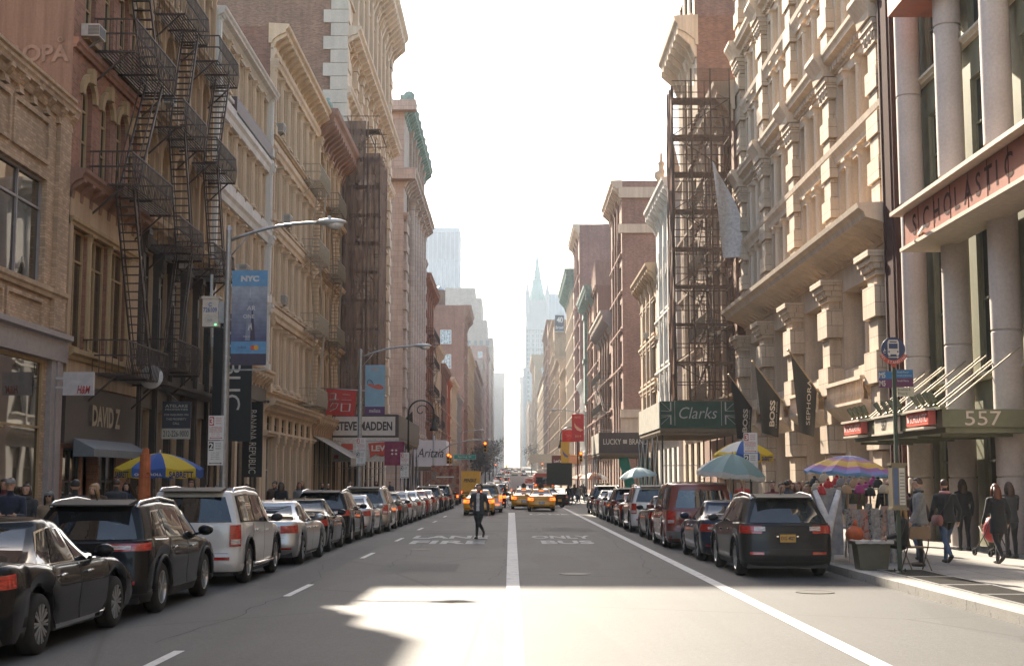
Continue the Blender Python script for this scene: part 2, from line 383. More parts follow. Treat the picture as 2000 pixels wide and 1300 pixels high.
def build_grates():
    # pavement ventilation grating: six panels in a row behind the kerb
    n=0
    words=['nearest','second','third','fourth','fifth','farthest']
    for i in range(6):
        y0=15.0+i*1.95
        r=thing('pavement_grate',f'steel pavement grating by the right kerb, {words[i]} panel of its row','grating',(7.65,y0,gz(y0)+.156),0,'pavement gratings')
        b=MB(); b.box(-.45,.45,0,.05,-.02,.012);b.box(-.45,.45,1.83,1.88,-.02,.012);b.box(-.45,-.4,.05,1.83,-.02,.012);b.box(.4,.45,.05,1.83,-.02,.012)
        b.build('frame',M_STEEL,r)
        b=MB()
        for k in range(32): b.box(-.4,.4,.07+k*.055,.09+k*.055,-.02,.008)
        for k in range(5): b.box(-.3+k*.15-.01,-.3+k*.15+.01,.05,1.83,-.02,.004)
        b.build('bars',M_IRON,r)
        b=MB(); b.quad((-.4,.05,.001),(.4,.05,.001),(.4,1.83,.001),(-.4,1.83,.001)); b.build('pit_shade',M_BLACK,r)  # flat black sheet stands in for the shade below the bars
    r=thing('storm_drain','iron storm drain grate in the road by the right kerb','drain',(5.55,12.75,gz(12.7)+.004))
    b=MB(); b.box(-.75,.85,-.35,-.27,-.02,.016);b.box(-.75,.85,.75,.83,-.02,.016);b.box(-.75,-.67,-.27,.75,-.02,.016);b.box(.77,.85,-.27,.75,-.02,.016);b.box(.0,.07,-.27,.75,-.02,.016)
    b.build('frame',flat('worn_steel',(.3,.29,.27),.35,.8),r)
    b=MB()
    for k in range(9): b.box(-.66+k*.072,-.62+k*.072,-.27,.75,-.02,.012); 
    for k in range(10): b.box(.1+k*.066,.135+k*.066,-.27,.75,-.02,.012)
    b.build('bars',M_IRON,r)
    b=MB(); b.quad((-.67,-.27,.002),(.77,-.27,.002),(.77,.75,.002),(-.67,.75,.002)); b.build('pit_shade',M_BLACK,r)  # black sheet again paints the darkness under the drain bars
    for x,y,l in ((-2.6,38,'round iron manhole cover in the left lane'),(2.1,57,'round iron manhole cover in the bus lane'),(1.3,27.8,'round iron manhole cover near the shade edge right of the divider'),(5.2,23.2,'round iron manhole cover in the parking lane behind the dark grey vehicle')):
        b=MB(); b.lathe([(.33,0),(.33,.008),(.30,.008),(.30,.005),(0,.005)],24,(0,0,0)); 
        o=b.build('manhole_cover',M_IRON,loc=(x,y,gz(y)+.004)); tag(o,l,'manhole cover')
build_grates()
# ------------------------------------------------------------------ people (local: feet at z=0, facing +y)
def cloth(name,c,rough=.85):
    k=('cl',name)
    if k in _mc: return _mc[k]
    m,nt,b=newmat(name); v=objco(nt); n=noise(nt,v,7,4); w=noise(nt,objco(nt,9,9,2.5),2,3)
    nt.links.new(ramp(nt,n,[(.3,sc3(c,.75)),(.7,sc3(c,1.2))]),b.inputs['Base Color']); b.inputs['Roughness'].default_value=rough; b.inputs['Sheen Weight'].default_value=.15
    bump(nt,b,w,.5,.012); _mc[k]=m; return m
SKINS=[flat('skin_light',(.52,.31,.21),.5,0,.1,10),flat('skin_tan',(.38,.21,.13),.5,0,.1,10),flat('skin_dark',(.13,.07,.045),.5,0,.1,10)]
HAIRS={k:flat('hair_'+k,c,.5,0,.3,30) for k,c in dict(black=(.015,.012,.01),brown=(.06,.032,.018),blond=(.33,.2,.08),auburn=(.13,.04,.02),grey=(.25,.23,.21)).items()}
COL={'black':(.02,.019,.019),'navy':(.025,.032,.055),'grey':(.22,.215,.21),'brown':(.09,.055,.035),'tan':(.35,.25,.16),'white':(.62,.59,.55),'red':(.36,.045,.035),'blue':(.05,.2,.42),'jean':(.075,.115,.19),'olive':(.09,.09,.05),'pink':(.55,.25,.26),'charcoal':(.05,.05,.052),'maroon':(.14,.025,.03)}
M_EYE=flat('eye_dark',(.02,.015,.012),.3); M_LIP=flat('lip',(.3,.1,.08),.5); M_SHOE=flat('shoe_leather',(.025,.02,.017),.45)
def person(name,label,loc,rz=0,h=1.74,pose='stand',top='black',legs='black',skin=0,hair='brown',long=False,coat=0,bag=None,cap=None,female=False,group=None,stride=.32,arms=None,shoe=None,scarf=None,shirt=None,vox=.017,bald=False,glasses=False):
    """joints are placed for the pose, limbs grown as tapered tubes, fused into ONE surface by a voxel remesh"""
    r=thing(name,label,'person',loc,rz,group); k=h/1.75; b=MB(); bones=[]   # bones: (a,b,radius,material)
    V=Vector; T,Lg,Sk,Sh,Ns=0,1,2,3,4
    sit=pose=='sit'
    pz=.93 if not sit else .52
    lean=.05 if pose=='walk' else .0
    pel=V((0,0,pz)); che=V((0,lean,pz+.42)); nek=V((0,lean+.01,pz+.58)); hd=V((0,lean+.035,pz+.715))
    sw=.175 if female else .2; hw=.1 if female else .095
    def limb(pts,rs,mat,n=10,seg=True):
        b.tube(pts,rs,n)
        for p,q in zip(pts,rs): b.ell(p,q,q,q,10,6)
        for i in range(len(pts)-1): bones.append((V(pts[i]),V(pts[i+1]),(rs[i]+rs[i+1])/2,mat))
    # legs
    for sg in (1,-1):
        hip=V((sg*hw,0,pz-.02))
        if sit: kn=V((sg*.12,.42,pz)); an=V((sg*.13,.44,.09))
        elif pose=='walk':
            f=sg*stride; kn=V((sg*.085,f*.62+.06,.5)); an=V((sg*.08,f*1.15 if f>0 else f*1.25,.09 if f>0 else .2))
            if pose=='walk' and f<0: kn=V((sg*.085,f*.3+.03,.5))
        elif pose=='cross':   # the man crossing: one leg passing behind the other
            kn=V((sg*.05+.0,.02 if sg>0 else .12,.5)); an=V((.06,.03,.09)) if sg>0 else V((-.1,-.26,.22))
        else: kn=V((sg*.1,.02,.49)); an=V((sg*.11,0,.09))
        tr=1.06 if female else 1
        limb([hip,(hip+kn)/2,kn,(kn*.6+an*.4)+V((0,-.012,0)),an],[.098*tr,.085,.06,.058,.043],Lg)
        tip=an+(V((sg*.02,.17,-.055)) if an.z<.12 else V((sg*.01,.1,-.15)))
        heel=an+(V((0,-.045,-.05)) if an.z<.12 else V((0,-.06,-.03)))
        limb([heel,(heel+tip)/2+V((0,0,.005)),tip],[.042,.045,.034],Sh)
    # trunk
    rings=[(pel+V((0,0,-.06)),.15*(1.06 if female else 1),.115),(pel+V((0,0,.06)),.16*(1.02 if female else 1),.12),(lerp(pel,che,.45),.14*(.93 if female else 1),.11),(lerp(pel,che,.8),.165*(.95 if female else 1),.125),(che+V((0,0,.03)),.17*(.95 if female else 1),.12),(che+V((0,0,.1)),.13,.09)]
    o=len(b.v); vs=[];fs=[];n=14; bulk=1.0+(.13 if coat else .04)
    for c,rx,ry in rings:
        for j in range(n): a=2*PI*j/n; vs.append(c+V((rx*bulk*math.cos(a),ry*bulk*math.sin(a),0)))
    for i in range(len(rings)-1):
        for j in range(n): fs.append((i*n+j,i*n+(j+1)%n,(i+1)*n+(j+1)%n,(i+1)*n+j))
    fs+= [tuple(range(n))[::-1],tuple(len(vs)-n+j for j in range(n))]; b.add(vs,fs)
    bones.append((pel+V((0,0,.05)),che+V((0,0,.1)),.16,T)); bones.append((pel+V((0,0,-.1)),pel+V((0,0,-.06)),.13,Lg))
    limb([che+V((0,0,.06)),nek,hd+V((0,-.02,-.06))],[.085,.056,.055],Sk); 
    bones[-2]=(nek,nek,.05,Sk)
    # head: skull, jaw, nose, brow, ears
    b.ell(hd+V((0,-.01,.025)),.078,.096,.1,14,10); b.ell(hd+V((0,.03,-.05)),.056,.062,.07,12,8); b.ell(hd+V((0,.098,-.012)),.014,.024,.028,8,6); b.ell(hd+V((0,.075,.03)),.05,.02,.012,8,5)
    for sg in (1,-1): b.ell(hd+V((sg*.078,-.01,-.005)),.012,.022,.034,8,6)
    bones.append((hd+V((0,0,-.07)),hd+V((0,0,.05)),.085,Sk))
    if coat:   # skirts of a coat or long jacket
        zb=pz-coat; vs=[];fs=[];n=16; cl=[(che+V((0,0,.02)),.19,.135),(lerp(pel,che,.45),.172,.132),(pel,.19,.15),(V((0,-.0,zb)),.215,.175)]
        for c,rx,ry in cl:
            for j in range(n): a=2*PI*j/n; vs.append(c+V((rx*(.95 if female else 1)*math.cos(a),ry*math.sin(a),0)))
        for i in range(3):
            for j in range(n): fs.append((i*n+j,i*n+(j+1)%n,(i+1)*n+(j+1)%n,(i+1)*n+j))
        fs+=[tuple(range(n))[::-1],tuple(len(vs)-n+j for j in range(n))]; b.add(vs,fs); bones.append((pel,V((0,0,zb)),.19,T))
    # arms
    hands=[]
    for sg in (1,-1):
        shd=che+V((sg*sw,0,.05)); am=arms[0 if sg>0 else 1] if arms else None
        if am: el=shd+V((sg*am[0][0],am[0][1],am[0][2])); wr=el+V((sg*am[1][0],am[1][1],am[1][2]))
        elif pose=='walk': f=-sg*stride*.7; el=shd+V((sg*.06,f*.5-.03,-.27)); wr=el+V((sg*-.01,f*.45+.1,-.22))
        elif sit: el=shd+V((sg*.05,.06,-.28)); wr=el+V((-sg*.07,.22,-.06))
        else: el=shd+V((sg*.06,-.02,-.28)); wr=el+V((-sg*.0,.05,-.25))
        q=1.15 if coat else 1
        limb([che+V((sg*.1,0,.07)),shd,(shd+el)/2,el,(el+wr)/2,wr],[.07,.068*q,.056*q,.047*q,.045*q,.036*q],T)
        d=(wr-el).normalized(); side=V((sg,0,0)); pal=wr+d*.055
        b.ell(pal,.03,.036,.05,8,6); bones.append((wr+d*.03,pal+d*.06,.034,Sk)); hands.append((wr,d,sg))
    me=b.mesh('body',[M_EYE]); ob=bpy.data.objects.new('tmp',me); TMP.collection.objects.link(ob)
    md=ob.modifiers.new('r','REMESH'); md.mode='VOXEL'; md.voxel_size=vox; md.use_smooth_shade=True
    m2=ob.modifiers.new('s','SMOOTH'); m2.factor=.5; m2.iterations=4
    dg=TMP.view_layers[0].depsgraph; dg.update()
    new=bpy.data.meshes.new_from_object(ob.evaluated_get(dg)); bpy.data.objects.remove(ob); bpy.data.meshes.remove(me)
    new.name='body'; new.materials.clear()
    for m in (cloth('cloth_'+top,COL[top]),cloth('trouser_'+legs,COL[legs]),SKINS[skin],shoe or M_SHOE,M_EYE,M_LIP,cloth('cloth_'+(shirt or 'white'),COL[shirt or 'white'])): new.materials.append(m)
    idx=[]
    for p in new.polygons:
        c=p.center; best=9;bi=0
        for a,bb,rr,mt in bones:
            ab=bb-a; t=clamp((c-a).dot(ab)/max(ab.length_squared,1e-9),0,1); d=(c-(a+ab*t)).length-rr
            if d<best: best=d;bi=mt
        if shirt and bi==0 and c.y>.05 and abs(c.x)<.055+max(0,.0) and pz-.02<c.z<pz+.56: bi=6
        idx.append(bi)
    new.polygons.foreach_set('material_index',idx)
    bm=bmesh.new(); bm.from_mesh(new)
    def sub(mb,mi):
        vs=[bm.verts.new(v) for v in mb.v]
        for f in mb.f:
            try: q=bm.faces.new([vs[i] for i in f]); q.material_index=mi; q.smooth=True
            except ValueError: pass
    e=MB()
    for sg in (1,-1): e.ell(hd+V((sg*.031,.083,.012)),.012,.008,.007,8,5)
    sub(e,4); e=MB(); e.ell(hd+V((0,.086,-.05)),.022,.008,.006,8,5); sub(e,5)
    f=MB()
    for wr,d,sg in hands:     # five fingers, slightly curled, rooted in the palm
        s_=V((0,1,0)) if abs(d.y)<.8 else V((1,0,0)); inn=V((-sg,0,0)) if abs(d.x)<.8 else V((0,0,-1)); kn=wr+d*.085
        for i,(off,ln) in enumerate(((.027,.068),(.009,.078),(-.009,.072),(-.026,.056))):
            a=kn+s_*off; c1=a+d*ln*.5+inn*.008; c2=c1+(d*.8+inn*.6).normalized()*ln*.32; c3=c2+(d*.4+inn*.9).normalized()*ln*.26
            f.tube([a,c1,c2,c3],[.0095,.009,.008,.006],6)
        a=wr+d*.035+s_*.024; f.tube([a,a+s_*.026+d*.024,a+s_*.036+d*.052+inn*.008],[.011,.01,.007],6)
    sub(f,2); bm.to_mesh(new); bm.free()
    for p in new.polygons: p.use_smooth=True
    inst(new,'body',r,scale=(k,k,k))
    if cap:
        c=MB(); q=hd+V((0,-.01,.045)); c.ell(q,.088,.106,.082,14,8,fn=lambda d:1 if d.z>-.1 else .9); c.ell(q+V((0,.105,.0)),.06,.055,.01,10,5); c.build('cap',cloth('cap_'+cap,COL[cap]),r,True).scale=(k,)*3
    if not bald:
        c=MB(); q=hd+V((0,-.014,.03)); 
        def hf(d):
            if d.y>.25 and d.z<.35: return .8
            if d.z<-.45 and not long: return .8
            return 1.0
        c.ell(q,.086,.103,.104,16,12,fn=hf)
        if long:
            c.tube([q+V((0,-.055,.02)),q+V((0,-.085,-.1)),q+V((0,-.09,-.22)),q+V((0,-.075,-.33))],[.07,.085,.085,.05],10,sx=1.15,sy=.6)
            for sg in (1,-1): c.tube([q+V((sg*.06,0,.03)),q+V((sg*.083,.01,-.08)),q+V((sg*.085,.0,-.22))],[.035,.034,.022],7)
        c.build('hair',HAIRS[hair],r,True).scale=(k,)*3
    if glasses:
        c=MB(); 
        for sg in (1,-1): c.ell(hd+V((sg*.034,.097,.012)),.028,.008,.02,10,6); c.bar(hd+V((sg*.06,.09,.014)),hd+V((sg*.082,-.01,.012)),.006)
        c.build('sunglasses',M_EYE,r,True).scale=(k,)*3
    if scarf:
        c=MB(); 
        pts=[nek+V((.085*math.cos(a),.08*math.sin(a),-.015)) for a in [2*PI*i/14 for i in range(15)]]; c.tube(pts,.033,7,False); c.tube([nek+V((.03,.08,-.03)),nek+V((.04,.15,-.2)),nek+V((.05,.145,-.42))],[.035,.04,.035],7,sy=.5); c.build('scarf',cloth('scarf_'+scarf,COL[scarf]),r,True).scale=(k,)*3
    if bag:
        c=MB(); sgn=bag[1]; z=pz-.02; c.M=Matrix.Translation((sgn*.24,-.06,z)); c.tube([(0,-.15,0),(0,.15,0)],[.12,.12],10,sx=.55,sy=1); c.M=None
        o=c.build('bag',bag[0],r,True); o.scale=(k,)*3
        c=MB(); c.tube([(sgn*.22,-.15,z+.1),(sgn*.02,-.15,pz+.4),(-sgn*.13,-.02,pz+.56),(-sgn*.1,.13,pz+.42),(sgn*.2,.08,z+.1)],.012,6); c.build('bag_strap',M_EYE,r,True).scale=(k,)*3
    return r
def spot(x,y,side_z=.15): 
    "pavement or road point under a photo pixel's feet is worked out beforehand; here only the height is filled in"
    return (x,y,gz(y)+side_z)
def crowd():
    P=person; G='people on the right pavement'; GL='people on the left pavement'; GF='people crossing at the cross street'
    P('person','man in dark jacket and white shirt walking across the roadway',spot(-1.12,45.3,0),R(168),1.8,'cross','charcoal','black',0,'brown',coat=.14,arms=(((.08,-.02,-.27),(-.1,.2,-.12)),((.09,-.05,-.27),(.03,.04,-.25))),shirt='white',vox=.014)
    # right pavement, near to far
    P('person','woman in black padded coat with auburn hair walking away at the right edge',spot(10.35,28.6),R(10),1.68,'walk','black','black',0,'auburn',True,coat=.25,female=True,group=G,stride=.2)
    P('person','long haired woman in dark top pushing a red stroller at the right edge',spot(11.5,31),R(12),1.72,'stand','charcoal','black',0,'brown',True,coat=.1,female=True,group=G,arms=(((.06,.1,-.26),(0,.26,-.02)),((.06,.1,-.26),(0,.26,-.02))))
    P('person','man in black jacket and jeans carrying a striped shoulder bag',spot(9.35,28.9),R(8),1.77,'walk','black','jean',0,'brown',group=G,bag=(cloth('striped_bag',(.3,.12,.1)),-1),scarf='pink',stride=.24,coat=.05)
    P('person','blond woman walking close beside the man with the striped bag',spot(9.05,30.0),R(5),1.66,'walk','brown','jean',0,'blond',True,female=True,group=G,stride=.2)
    P('person','person in bright blue jacket half hidden by the walking couple',spot(9.2,32.5),R(0),1.62,'walk','blue','navy',1,'black',True,group=G,coat=.08,female=True)
    P('person','man in grey fleece and scarf standing sideways at the clothes stall',spot(8.5,28.0),R(75),1.8,'stand','grey','black',0,'brown',group=G,scarf='charcoal',coat=.08,arms=(((.06,.04,-.28),(.0,.12,-.22)),((.06,.04,-.28),(0,.12,-.22))))
    P('person','bald man in sunglasses and black jacket facing the camera behind the stall',spot(8.5,30.3),R(185),1.78,'stand','black','black',0,'grey',bald=True,glasses=True,group=G)
    P('person','woman with long fair hair sitting on the folding chair by the stall',spot(7.82,26.95),R(75),1.7,'sit','black','black',0,'blond',True,female=True,group=G,coat=.05)
    P('person','man in dark red jacket walking toward the camera past the stall',spot(6.95,35.8),R(180),1.75,'walk','maroon','black',0,'brown',group=G)
    P('person','man in navy coat facing away near the striped umbrella',spot(7.7,37.5),R(5),1.76,'stand','navy','black',1,'black',group=G,coat=.1)
    P('person','woman with pale hair behind the dark grey parked vehicle',spot(6.95,31.5),R(150),1.66,'stand','brown','black',0,'blond',True,female=True,group=G)
    P('person','second woman with tied hair behind the dark grey parked vehicle',spot(6.75,33.6),R(200),1.7,'stand','tan','black',0,'brown',female=True,group=G)
    P('person','person in olive jacket behind the silver roof rails on the right',spot(7.2,33.8),R(180),1.72,'stand','olive','black',0,'auburn',True,group=G)
    # left pavement
    P('person','man in grey cap and navy shirt looking down at a phone by the nearest car',spot(-8.75,23.4),R(190),1.78,'stand','navy','black',0,'brown',cap='grey',group=GL,arms=(((.05,.06,-.28),(-.12,.2,.02)),((.05,.06,-.28),(-.1,.2,.02))))
    P('person','dark haired woman in dark scarf walking behind the man in the cap',spot(-9.4,26.0),R(185),1.68,'walk','charcoal','black',0,'brown',True,female=True,group=GL,scarf='charcoal')
    P('person','woman in sunglasses, knit hat and tan fur coat on the left pavement',spot(-8.75,25.4),R(185),1.55,'walk','tan','black',0,'black',True,female=True,group=GL,coat=.2,cap='grey',glasses=True)
    P('person','person in black hooded coat seen from behind on the left pavement',spot(-8.15,25.0),R(15),1.76,'stand','black','black',0,'black',coat=.25,group=GL,cap='black')
    P('person','fair haired woman beside the person in the black hooded coat',spot(-8.2,26.3),R(170),1.68,'stand','brown','black',0,'blond',True,female=True,group=GL)
    P('person','elderly balding man before the dark shoe shop door',spot(-9.6,31.0),R(185),1.7,'walk','brown','black',0,'grey',bald=True,group=GL)
    P('person','person reaching up beside the food cart on the left pavement',spot(-8.9,32.2),R(95),1.68,'stand','brown','black',1,'brown',group=GL,arms=(((.05,.05,-.28),(0,.1,-.22)),((.04,.14,.1),(0,.12,.25))))
    Lp=[(-8.1,47,'black','brown','first pedestrian seen over the silver car roofs in black'),(-8.6,48.5,'brown','black','pedestrian in brown following over the silver car roofs'),(-8.0,50.5,'grey','auburn','pedestrian in grey between the two dark parked vehicles'),(-9.0,50.9,'black','black','pedestrian in black beside the pale ground floor pilasters'),
        (-8.3,53,'charcoal','blond','fair haired pedestrian passing the pale pilasters'),(-8.0,56.5,'navy','brown','pedestrian in navy above the dark vehicle roof'),(-9.2,58,'tan','brown','pedestrian in tan coat by the pale pilasters'),(-8.5,62,'black','grey','grey haired pedestrian by the cream building'),(-8.2,68,'red','brown','pedestrian in red above the champagne minivan'),(-9.0,75,'charcoal','black','pedestrian in charcoal before the taupe awning'),(-8.4,83,'brown','black','pedestrian in brown under the taupe awning'),(-8.2,90,'navy','brown','pedestrian in navy near the shed banner')]
    for i,(x,y,t,hr,l) in enumerate(Lp): P('person',l,spot(x,y),R(180 if i%3 else 5),rnd(1.64,1.8),'walk',t,'black',i%3==2 and 1 or 0,hr,i%2==0,female=i%2==0,group=GL,coat=.15 if i%2 else 0,vox=.024)
    # far crowd at the cross street on the right
    cols_=['black','navy','brown','grey','tan','charcoal','olive','red','white','blue','black','maroon']
    names=['leftmost','second','third','fourth','fifth','sixth','seventh','eighth','ninth','tenth','eleventh','rightmost']
    for i in range(12):
        y=112+(i*37%17); x=4.7+i*.42
        P('person',f'{names[i]} figure of the distant crowd at the right corner, in {cols_[i]}',spot(x,y,.0 if x<6.7 else .15),R((i*73)%360),rnd(1.62,1.82),'walk',cols_[i],'black' if i%2 else 'jean',i%3,['black','brown','blond'][i%3],i%2==0,group=GF,vox=.03,coat=.15*(i%2))
    P('person','rider in dark clothes on a bicycle crossing before the taxis',spot(-.55,106,.42),R(-80),1.72,'sit','black','charcoal',1,'black',group=GF,vox=.026)
crowd()
def more_people():
    P=person; G='people on the right pavement'; GL='people on the left pavement'
    R_=[(11.6,34.5,'black','black','brown','tall pedestrian in black under the canopy behind the walking couple',5),(10.9,37.5,'navy','black','black','pedestrian in navy under the far end of the canopy',180),(9.9,39.2,'grey','jean','brown','pedestrian in grey and jeans beyond the canopy end',175),(8.6,41.5,'brown','black','auburn','pedestrian in brown beyond the rainbow umbrella',10),(9.3,44.5,'black','charcoal','black','pedestrian in black by the blocky piers',185),
        (8.0,46.5,'red','jean','blond','pedestrian in red by the black flags',170),(10.2,48,'tan','black','brown','pedestrian in tan before the blocky piers',0),(7.9,50.5,'charcoal','black','black','pedestrian in charcoal under the nearest black flag',190),(8.9,56,'blue','jean','brown','pedestrian in blue between the black flags',5),(12.0,30.2,'charcoal','black','brown','pedestrian in charcoal at the shop window by the right edge',190),(9.6,26.9+6.4,'maroon','black','black','woman in maroon behind the blue jacket',180),
        (7.25,33.0,'grey','black','black','shopper in grey looking over the hats',200),(8.35,32.6,'olive','black','brown','shopper in olive behind the hat rack',170),(7.55,34.6,'white','jean','blond','shopper in white beyond the hat rack',150)]
    for i,(x,y,t,lg,hr,l,rz) in enumerate(R_): P('person',l,spot(x,y),R(rz),rnd(1.62,1.82),'walk' if i%3 else 'stand',t,lg,i%4==2 and 2 or i%2,hr,i%2==0,female=i%2==0,group=G,coat=(.0,.14,.28)[i%3],vox=.022,stride=rnd(.18,.3),scarf='maroon' if i%5==1 else None)
    R_+=[(8.9,31.2,'tan','jean','brown','shopper in tan coat between the stall and the walking couple',15),(10.0,31.9,'white','black','black','pedestrian in white top between the walking couple and the shop columns',185),(10.6,30.9,'red','black','brown','pedestrian in red beside the woman in the padded coat',5),(11.75,30.7,'grey','jean','blond','pedestrian in grey before the shop columns',180),(11.2,33.4,'brown','jean','black','pedestrian in brown under the middle of the canopy',175),(8.75,35.2,'pink','jean','blond','pedestrian in pink behind the stall',10),
        (9.1,37.2,'olive','black','auburn','pedestrian in olive beyond the stall near the first column',185),(11.2,36.2,'tan','charcoal','grey','grey haired pedestrian in tan by the middle column',0),(6.98,36.9,'black','jean','black','pedestrian in black just past the hot dog umbrella pole',170),(7.9,39.5,'navy','jean','auburn','pedestrian in navy beside the food cart on the right',190),(8.5,34.0,'maroon','black','brown','pedestrian in maroon behind the folding chair',0)]
    L_=[(-10.6,23.3,'black','brown','pedestrian in black at the far left edge by the shop glass',10),(-10.2,27.0,'maroon','black','pedestrian in maroon beside the grey shop pier',180),(-9.9,33.5,'charcoal','brown','pedestrian in charcoal under the slate awning',5),(-10.4,36.2,'navy','black','pedestrian in navy before the shoe shop glass',185),(-9.2,38.5,'tan','auburn','pedestrian in tan beyond the left hot dog umbrella',180),(-9.0,41.0,'black','grey','pedestrian in black before the dark iron front',10),(-8.6,43.5,'olive','brown','pedestrian in olive before the dark iron front',185)]
    for i,(x,y,t,hr,l,rz) in enumerate(L_): P('person',l,spot(x,y),R(rz),rnd(1.64,1.82),'walk',t,'black',i%3==1 and 1 or 0,hr,i%2==1,female=i%2==1,group=GL,coat=.14*(i%3),vox=.022,stride=rnd(.2,.3))
more_people()
# ------------------------------------------------------------------ buildings: local x = out to the street, y = along it, z = up
XL,XR=-12.5,12.3
M_GLASS=glassmat('window_glass'); M_SHOPGL=glassmat('shop_glass',(.055,.042,.028),.02,.05,.6)
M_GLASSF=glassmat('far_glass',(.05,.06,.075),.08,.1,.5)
class Bld:
    def __init__(s,name,label,side,y0,y1,H,mat,depth=16,x=None,cat='building',far=False,zb=-2.0):
        s.side=side; s.L=y1-y0; s.y0=y0; s.y1=y1; s.H=H; s.mat=mat; s.D=depth; s.far=far; s.zb=zb
        X=x if x is not None else (XL if side=='L' else XR)
        s.X=X
        s.root=thing(name,label,cat,(X,y0,0) if side=='L' else (X,y1,0),0 if side=='L' else PI)
        s.op=[]; s.wc={}
    def u(s,y): return y-s.y0 if s.side=='L' else s.y1-y
    def hole(s,u0,u1,z0,z1,arch=0): s.op.append((u0,u1,z0,z1,arch))
    def part(s,b,name,mats,smooth=False,**k): return b.build(name,mats,s.root,smooth,**k)
    def wall(s,name='wall',reveal=.32,mats=None,parapet=True):
        b=MB(); L,H,zb=s.L,s.H,s.zb
        us=sorted(set([0,L]+[round(q,4) for o in s.op for q in o[:2]])); zs=sorted(set([zb,H]+[round(q,4) for o in s.op for q in o[2:4]]))
        for i in range(len(us)-1):
            run=None
            for j in range(len(zs)-1):
                uc=(us[i]+us[i+1])/2; zc=(zs[j]+zs[j+1])/2
                inside=any(o[0]<uc<o[1] and o[2]<zc<o[3] for o in s.op)
                if not inside:
                    if run is None: run=zs[j]
                if inside and run is not None: b.quad((0,us[i],run),(0,us[i+1],run),(0,us[i+1],zs[j]),(0,us[i],zs[j])); run=None
            if run is not None: b.quad((0,us[i],run),(0,us[i+1],run),(0,us[i+1],H),(0,us[i],H))
        d=-reveal
        for u0,u1,z0,z1,ar in s.op:
            b.quad((0,u0,z0),(d,u0,z0),(d,u0,z1),(0,u0,z1)); b.quad((0,u1,z0),(0,u1,z1),(d,u1,z1),(d,u1,z0))
            b.quad((0,u0,z0),(0,u1,z0),(d,u1,z0),(d,u0,z0)); 
            if not ar: b.quad((0,u0,z1),(d,u0,z1),(d,u1,z1),(0,u1,z1))
            else:
                n=10; r=(u1-u0)/2; rz=min(ar,z1-z0); uc=(u0+u1)/2; zc=z1-rz
                pts=[(uc-r*math.cos(PI*k/n),zc+rz*math.sin(PI*k/n)) for k in range(n+1)]
                for (a,p),(c,q) in zip(pts,pts[1:]):
                    b.quad((0,a,p),(0,c,q),(0,c,z1),(0,a,z1)); b.quad((0,a,p),(d,a,p),(d,c,q),(0,c,q))
        D=-s.D
        b.quad((0,0,zb),(0,0,H),(D,0,H),(D,0,zb),1); b.quad((0,L,zb),(D,L,zb),(D,L,H),(0,L,H),1)
        b.quad((D,0,zb),(D,0,H),(D,L,H),(D,L,zb),1)
        if parapet:
            p=.5; zr=H-.9
            b.quad((0,0,H),(0,L,H),(-p,L-p,H),(-p,p,H));b.quad((D,L,H),(D,0,H),(D+p,p,H),(D+p,L-p,H));b.quad((0,0,H),(-p,p,H),(D+p,p,H),(D,0,H));b.quad((0,L,H),(D,L,H),(D+p,L-p,H),(-p,L-p,H))
            for a,c in (((-p,p),(-p,L-p)),((-p,L-p),(D+p,L-p)),((D+p,L-p),(D+p,p)),((D+p,p),(-p,p))): b.quad((a[0],a[1],H),(c[0],c[1],H),(c[0],c[1],zr),(a[0],a[1],zr),1)
            b.quad((-p,p,zr),(-p,L-p,zr),(D+p,L-p,zr),(D+p,p,zr),2)
        else: b.quad((0,0,H),(0,L,H),(D,L,H),(D,0,H),2)
        mm=mats or [s.mat,s.mat]
        if len(mm)<3: mm=list(mm)+[M_ROOF]
        s.wallo=b.build(name,mm,s.root); return s.wallo
    def win(s,u0,u1,z0,z1,style='sash',fm=None,gm=None,arch=0,sill=None,hole=True,at=-.24,lintel=None):
        "cut an opening and set a window in it; style says how the frame is divided"
        if hole: s.hole(u0,u1,z0,z1,arch)
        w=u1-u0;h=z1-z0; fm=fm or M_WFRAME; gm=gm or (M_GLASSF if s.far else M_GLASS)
        key=(round(w,2),round(h,2),style,fm.name,gm.name,round(arch,2),s.far,sill.name if sill else 0,lintel.name if lintel else 0)
        if key not in _wc: _wc[key]=winmesh(w,h,style,fm,gm,arch,s.far,sill,lintel)
        ms=_wc[key]
        o=inst(ms[0],'window',s.root,(at,u0,z0))
        for nm,me in ms[1:]: inst(me,nm,o)
        if not s.far and not arch and style in ('sash','sash2','two','three') and gm is M_GLASS and random.random()<.4:
            bh=h*random.choice((.25,.38,.5,.62)); kk=('bl',round(w,2),round(bh,2),random.random()<.5)
            if kk not in _wc: q=MB(); q.box(.044,.052,.07,w-.07,-bh,0); _wc[kk]=q.mesh('blind',M_BLIND1 if kk[3] else M_BLIND2)
            inst(_wc[kk],'blind',o,(0,0,h-.07))
        return o
    def grid(s,us,zs,style='sash',**k):
        for z0,z1 in zs:
            for u0,u1 in us: s.win(u0,u1,z0,z1,style,**k)
    def band(s,z0,z1,d,name='string_course',mat=None,u0=0,u1=None,prof=None):
        b=MB(); u1=s.L if u1 is None else u1
        pr=prof or [(-.0,z0),(d*.6,z0),(d*.7,z0+(z1-z0)*.35),(d,z0+(z1-z0)*.55),(d,z1),(0,z1+.02)]
        b.ext([(p[0],p[1]) for p in pr],u0,u1,'xz'); return s.part(b,name,mat or s.mat)
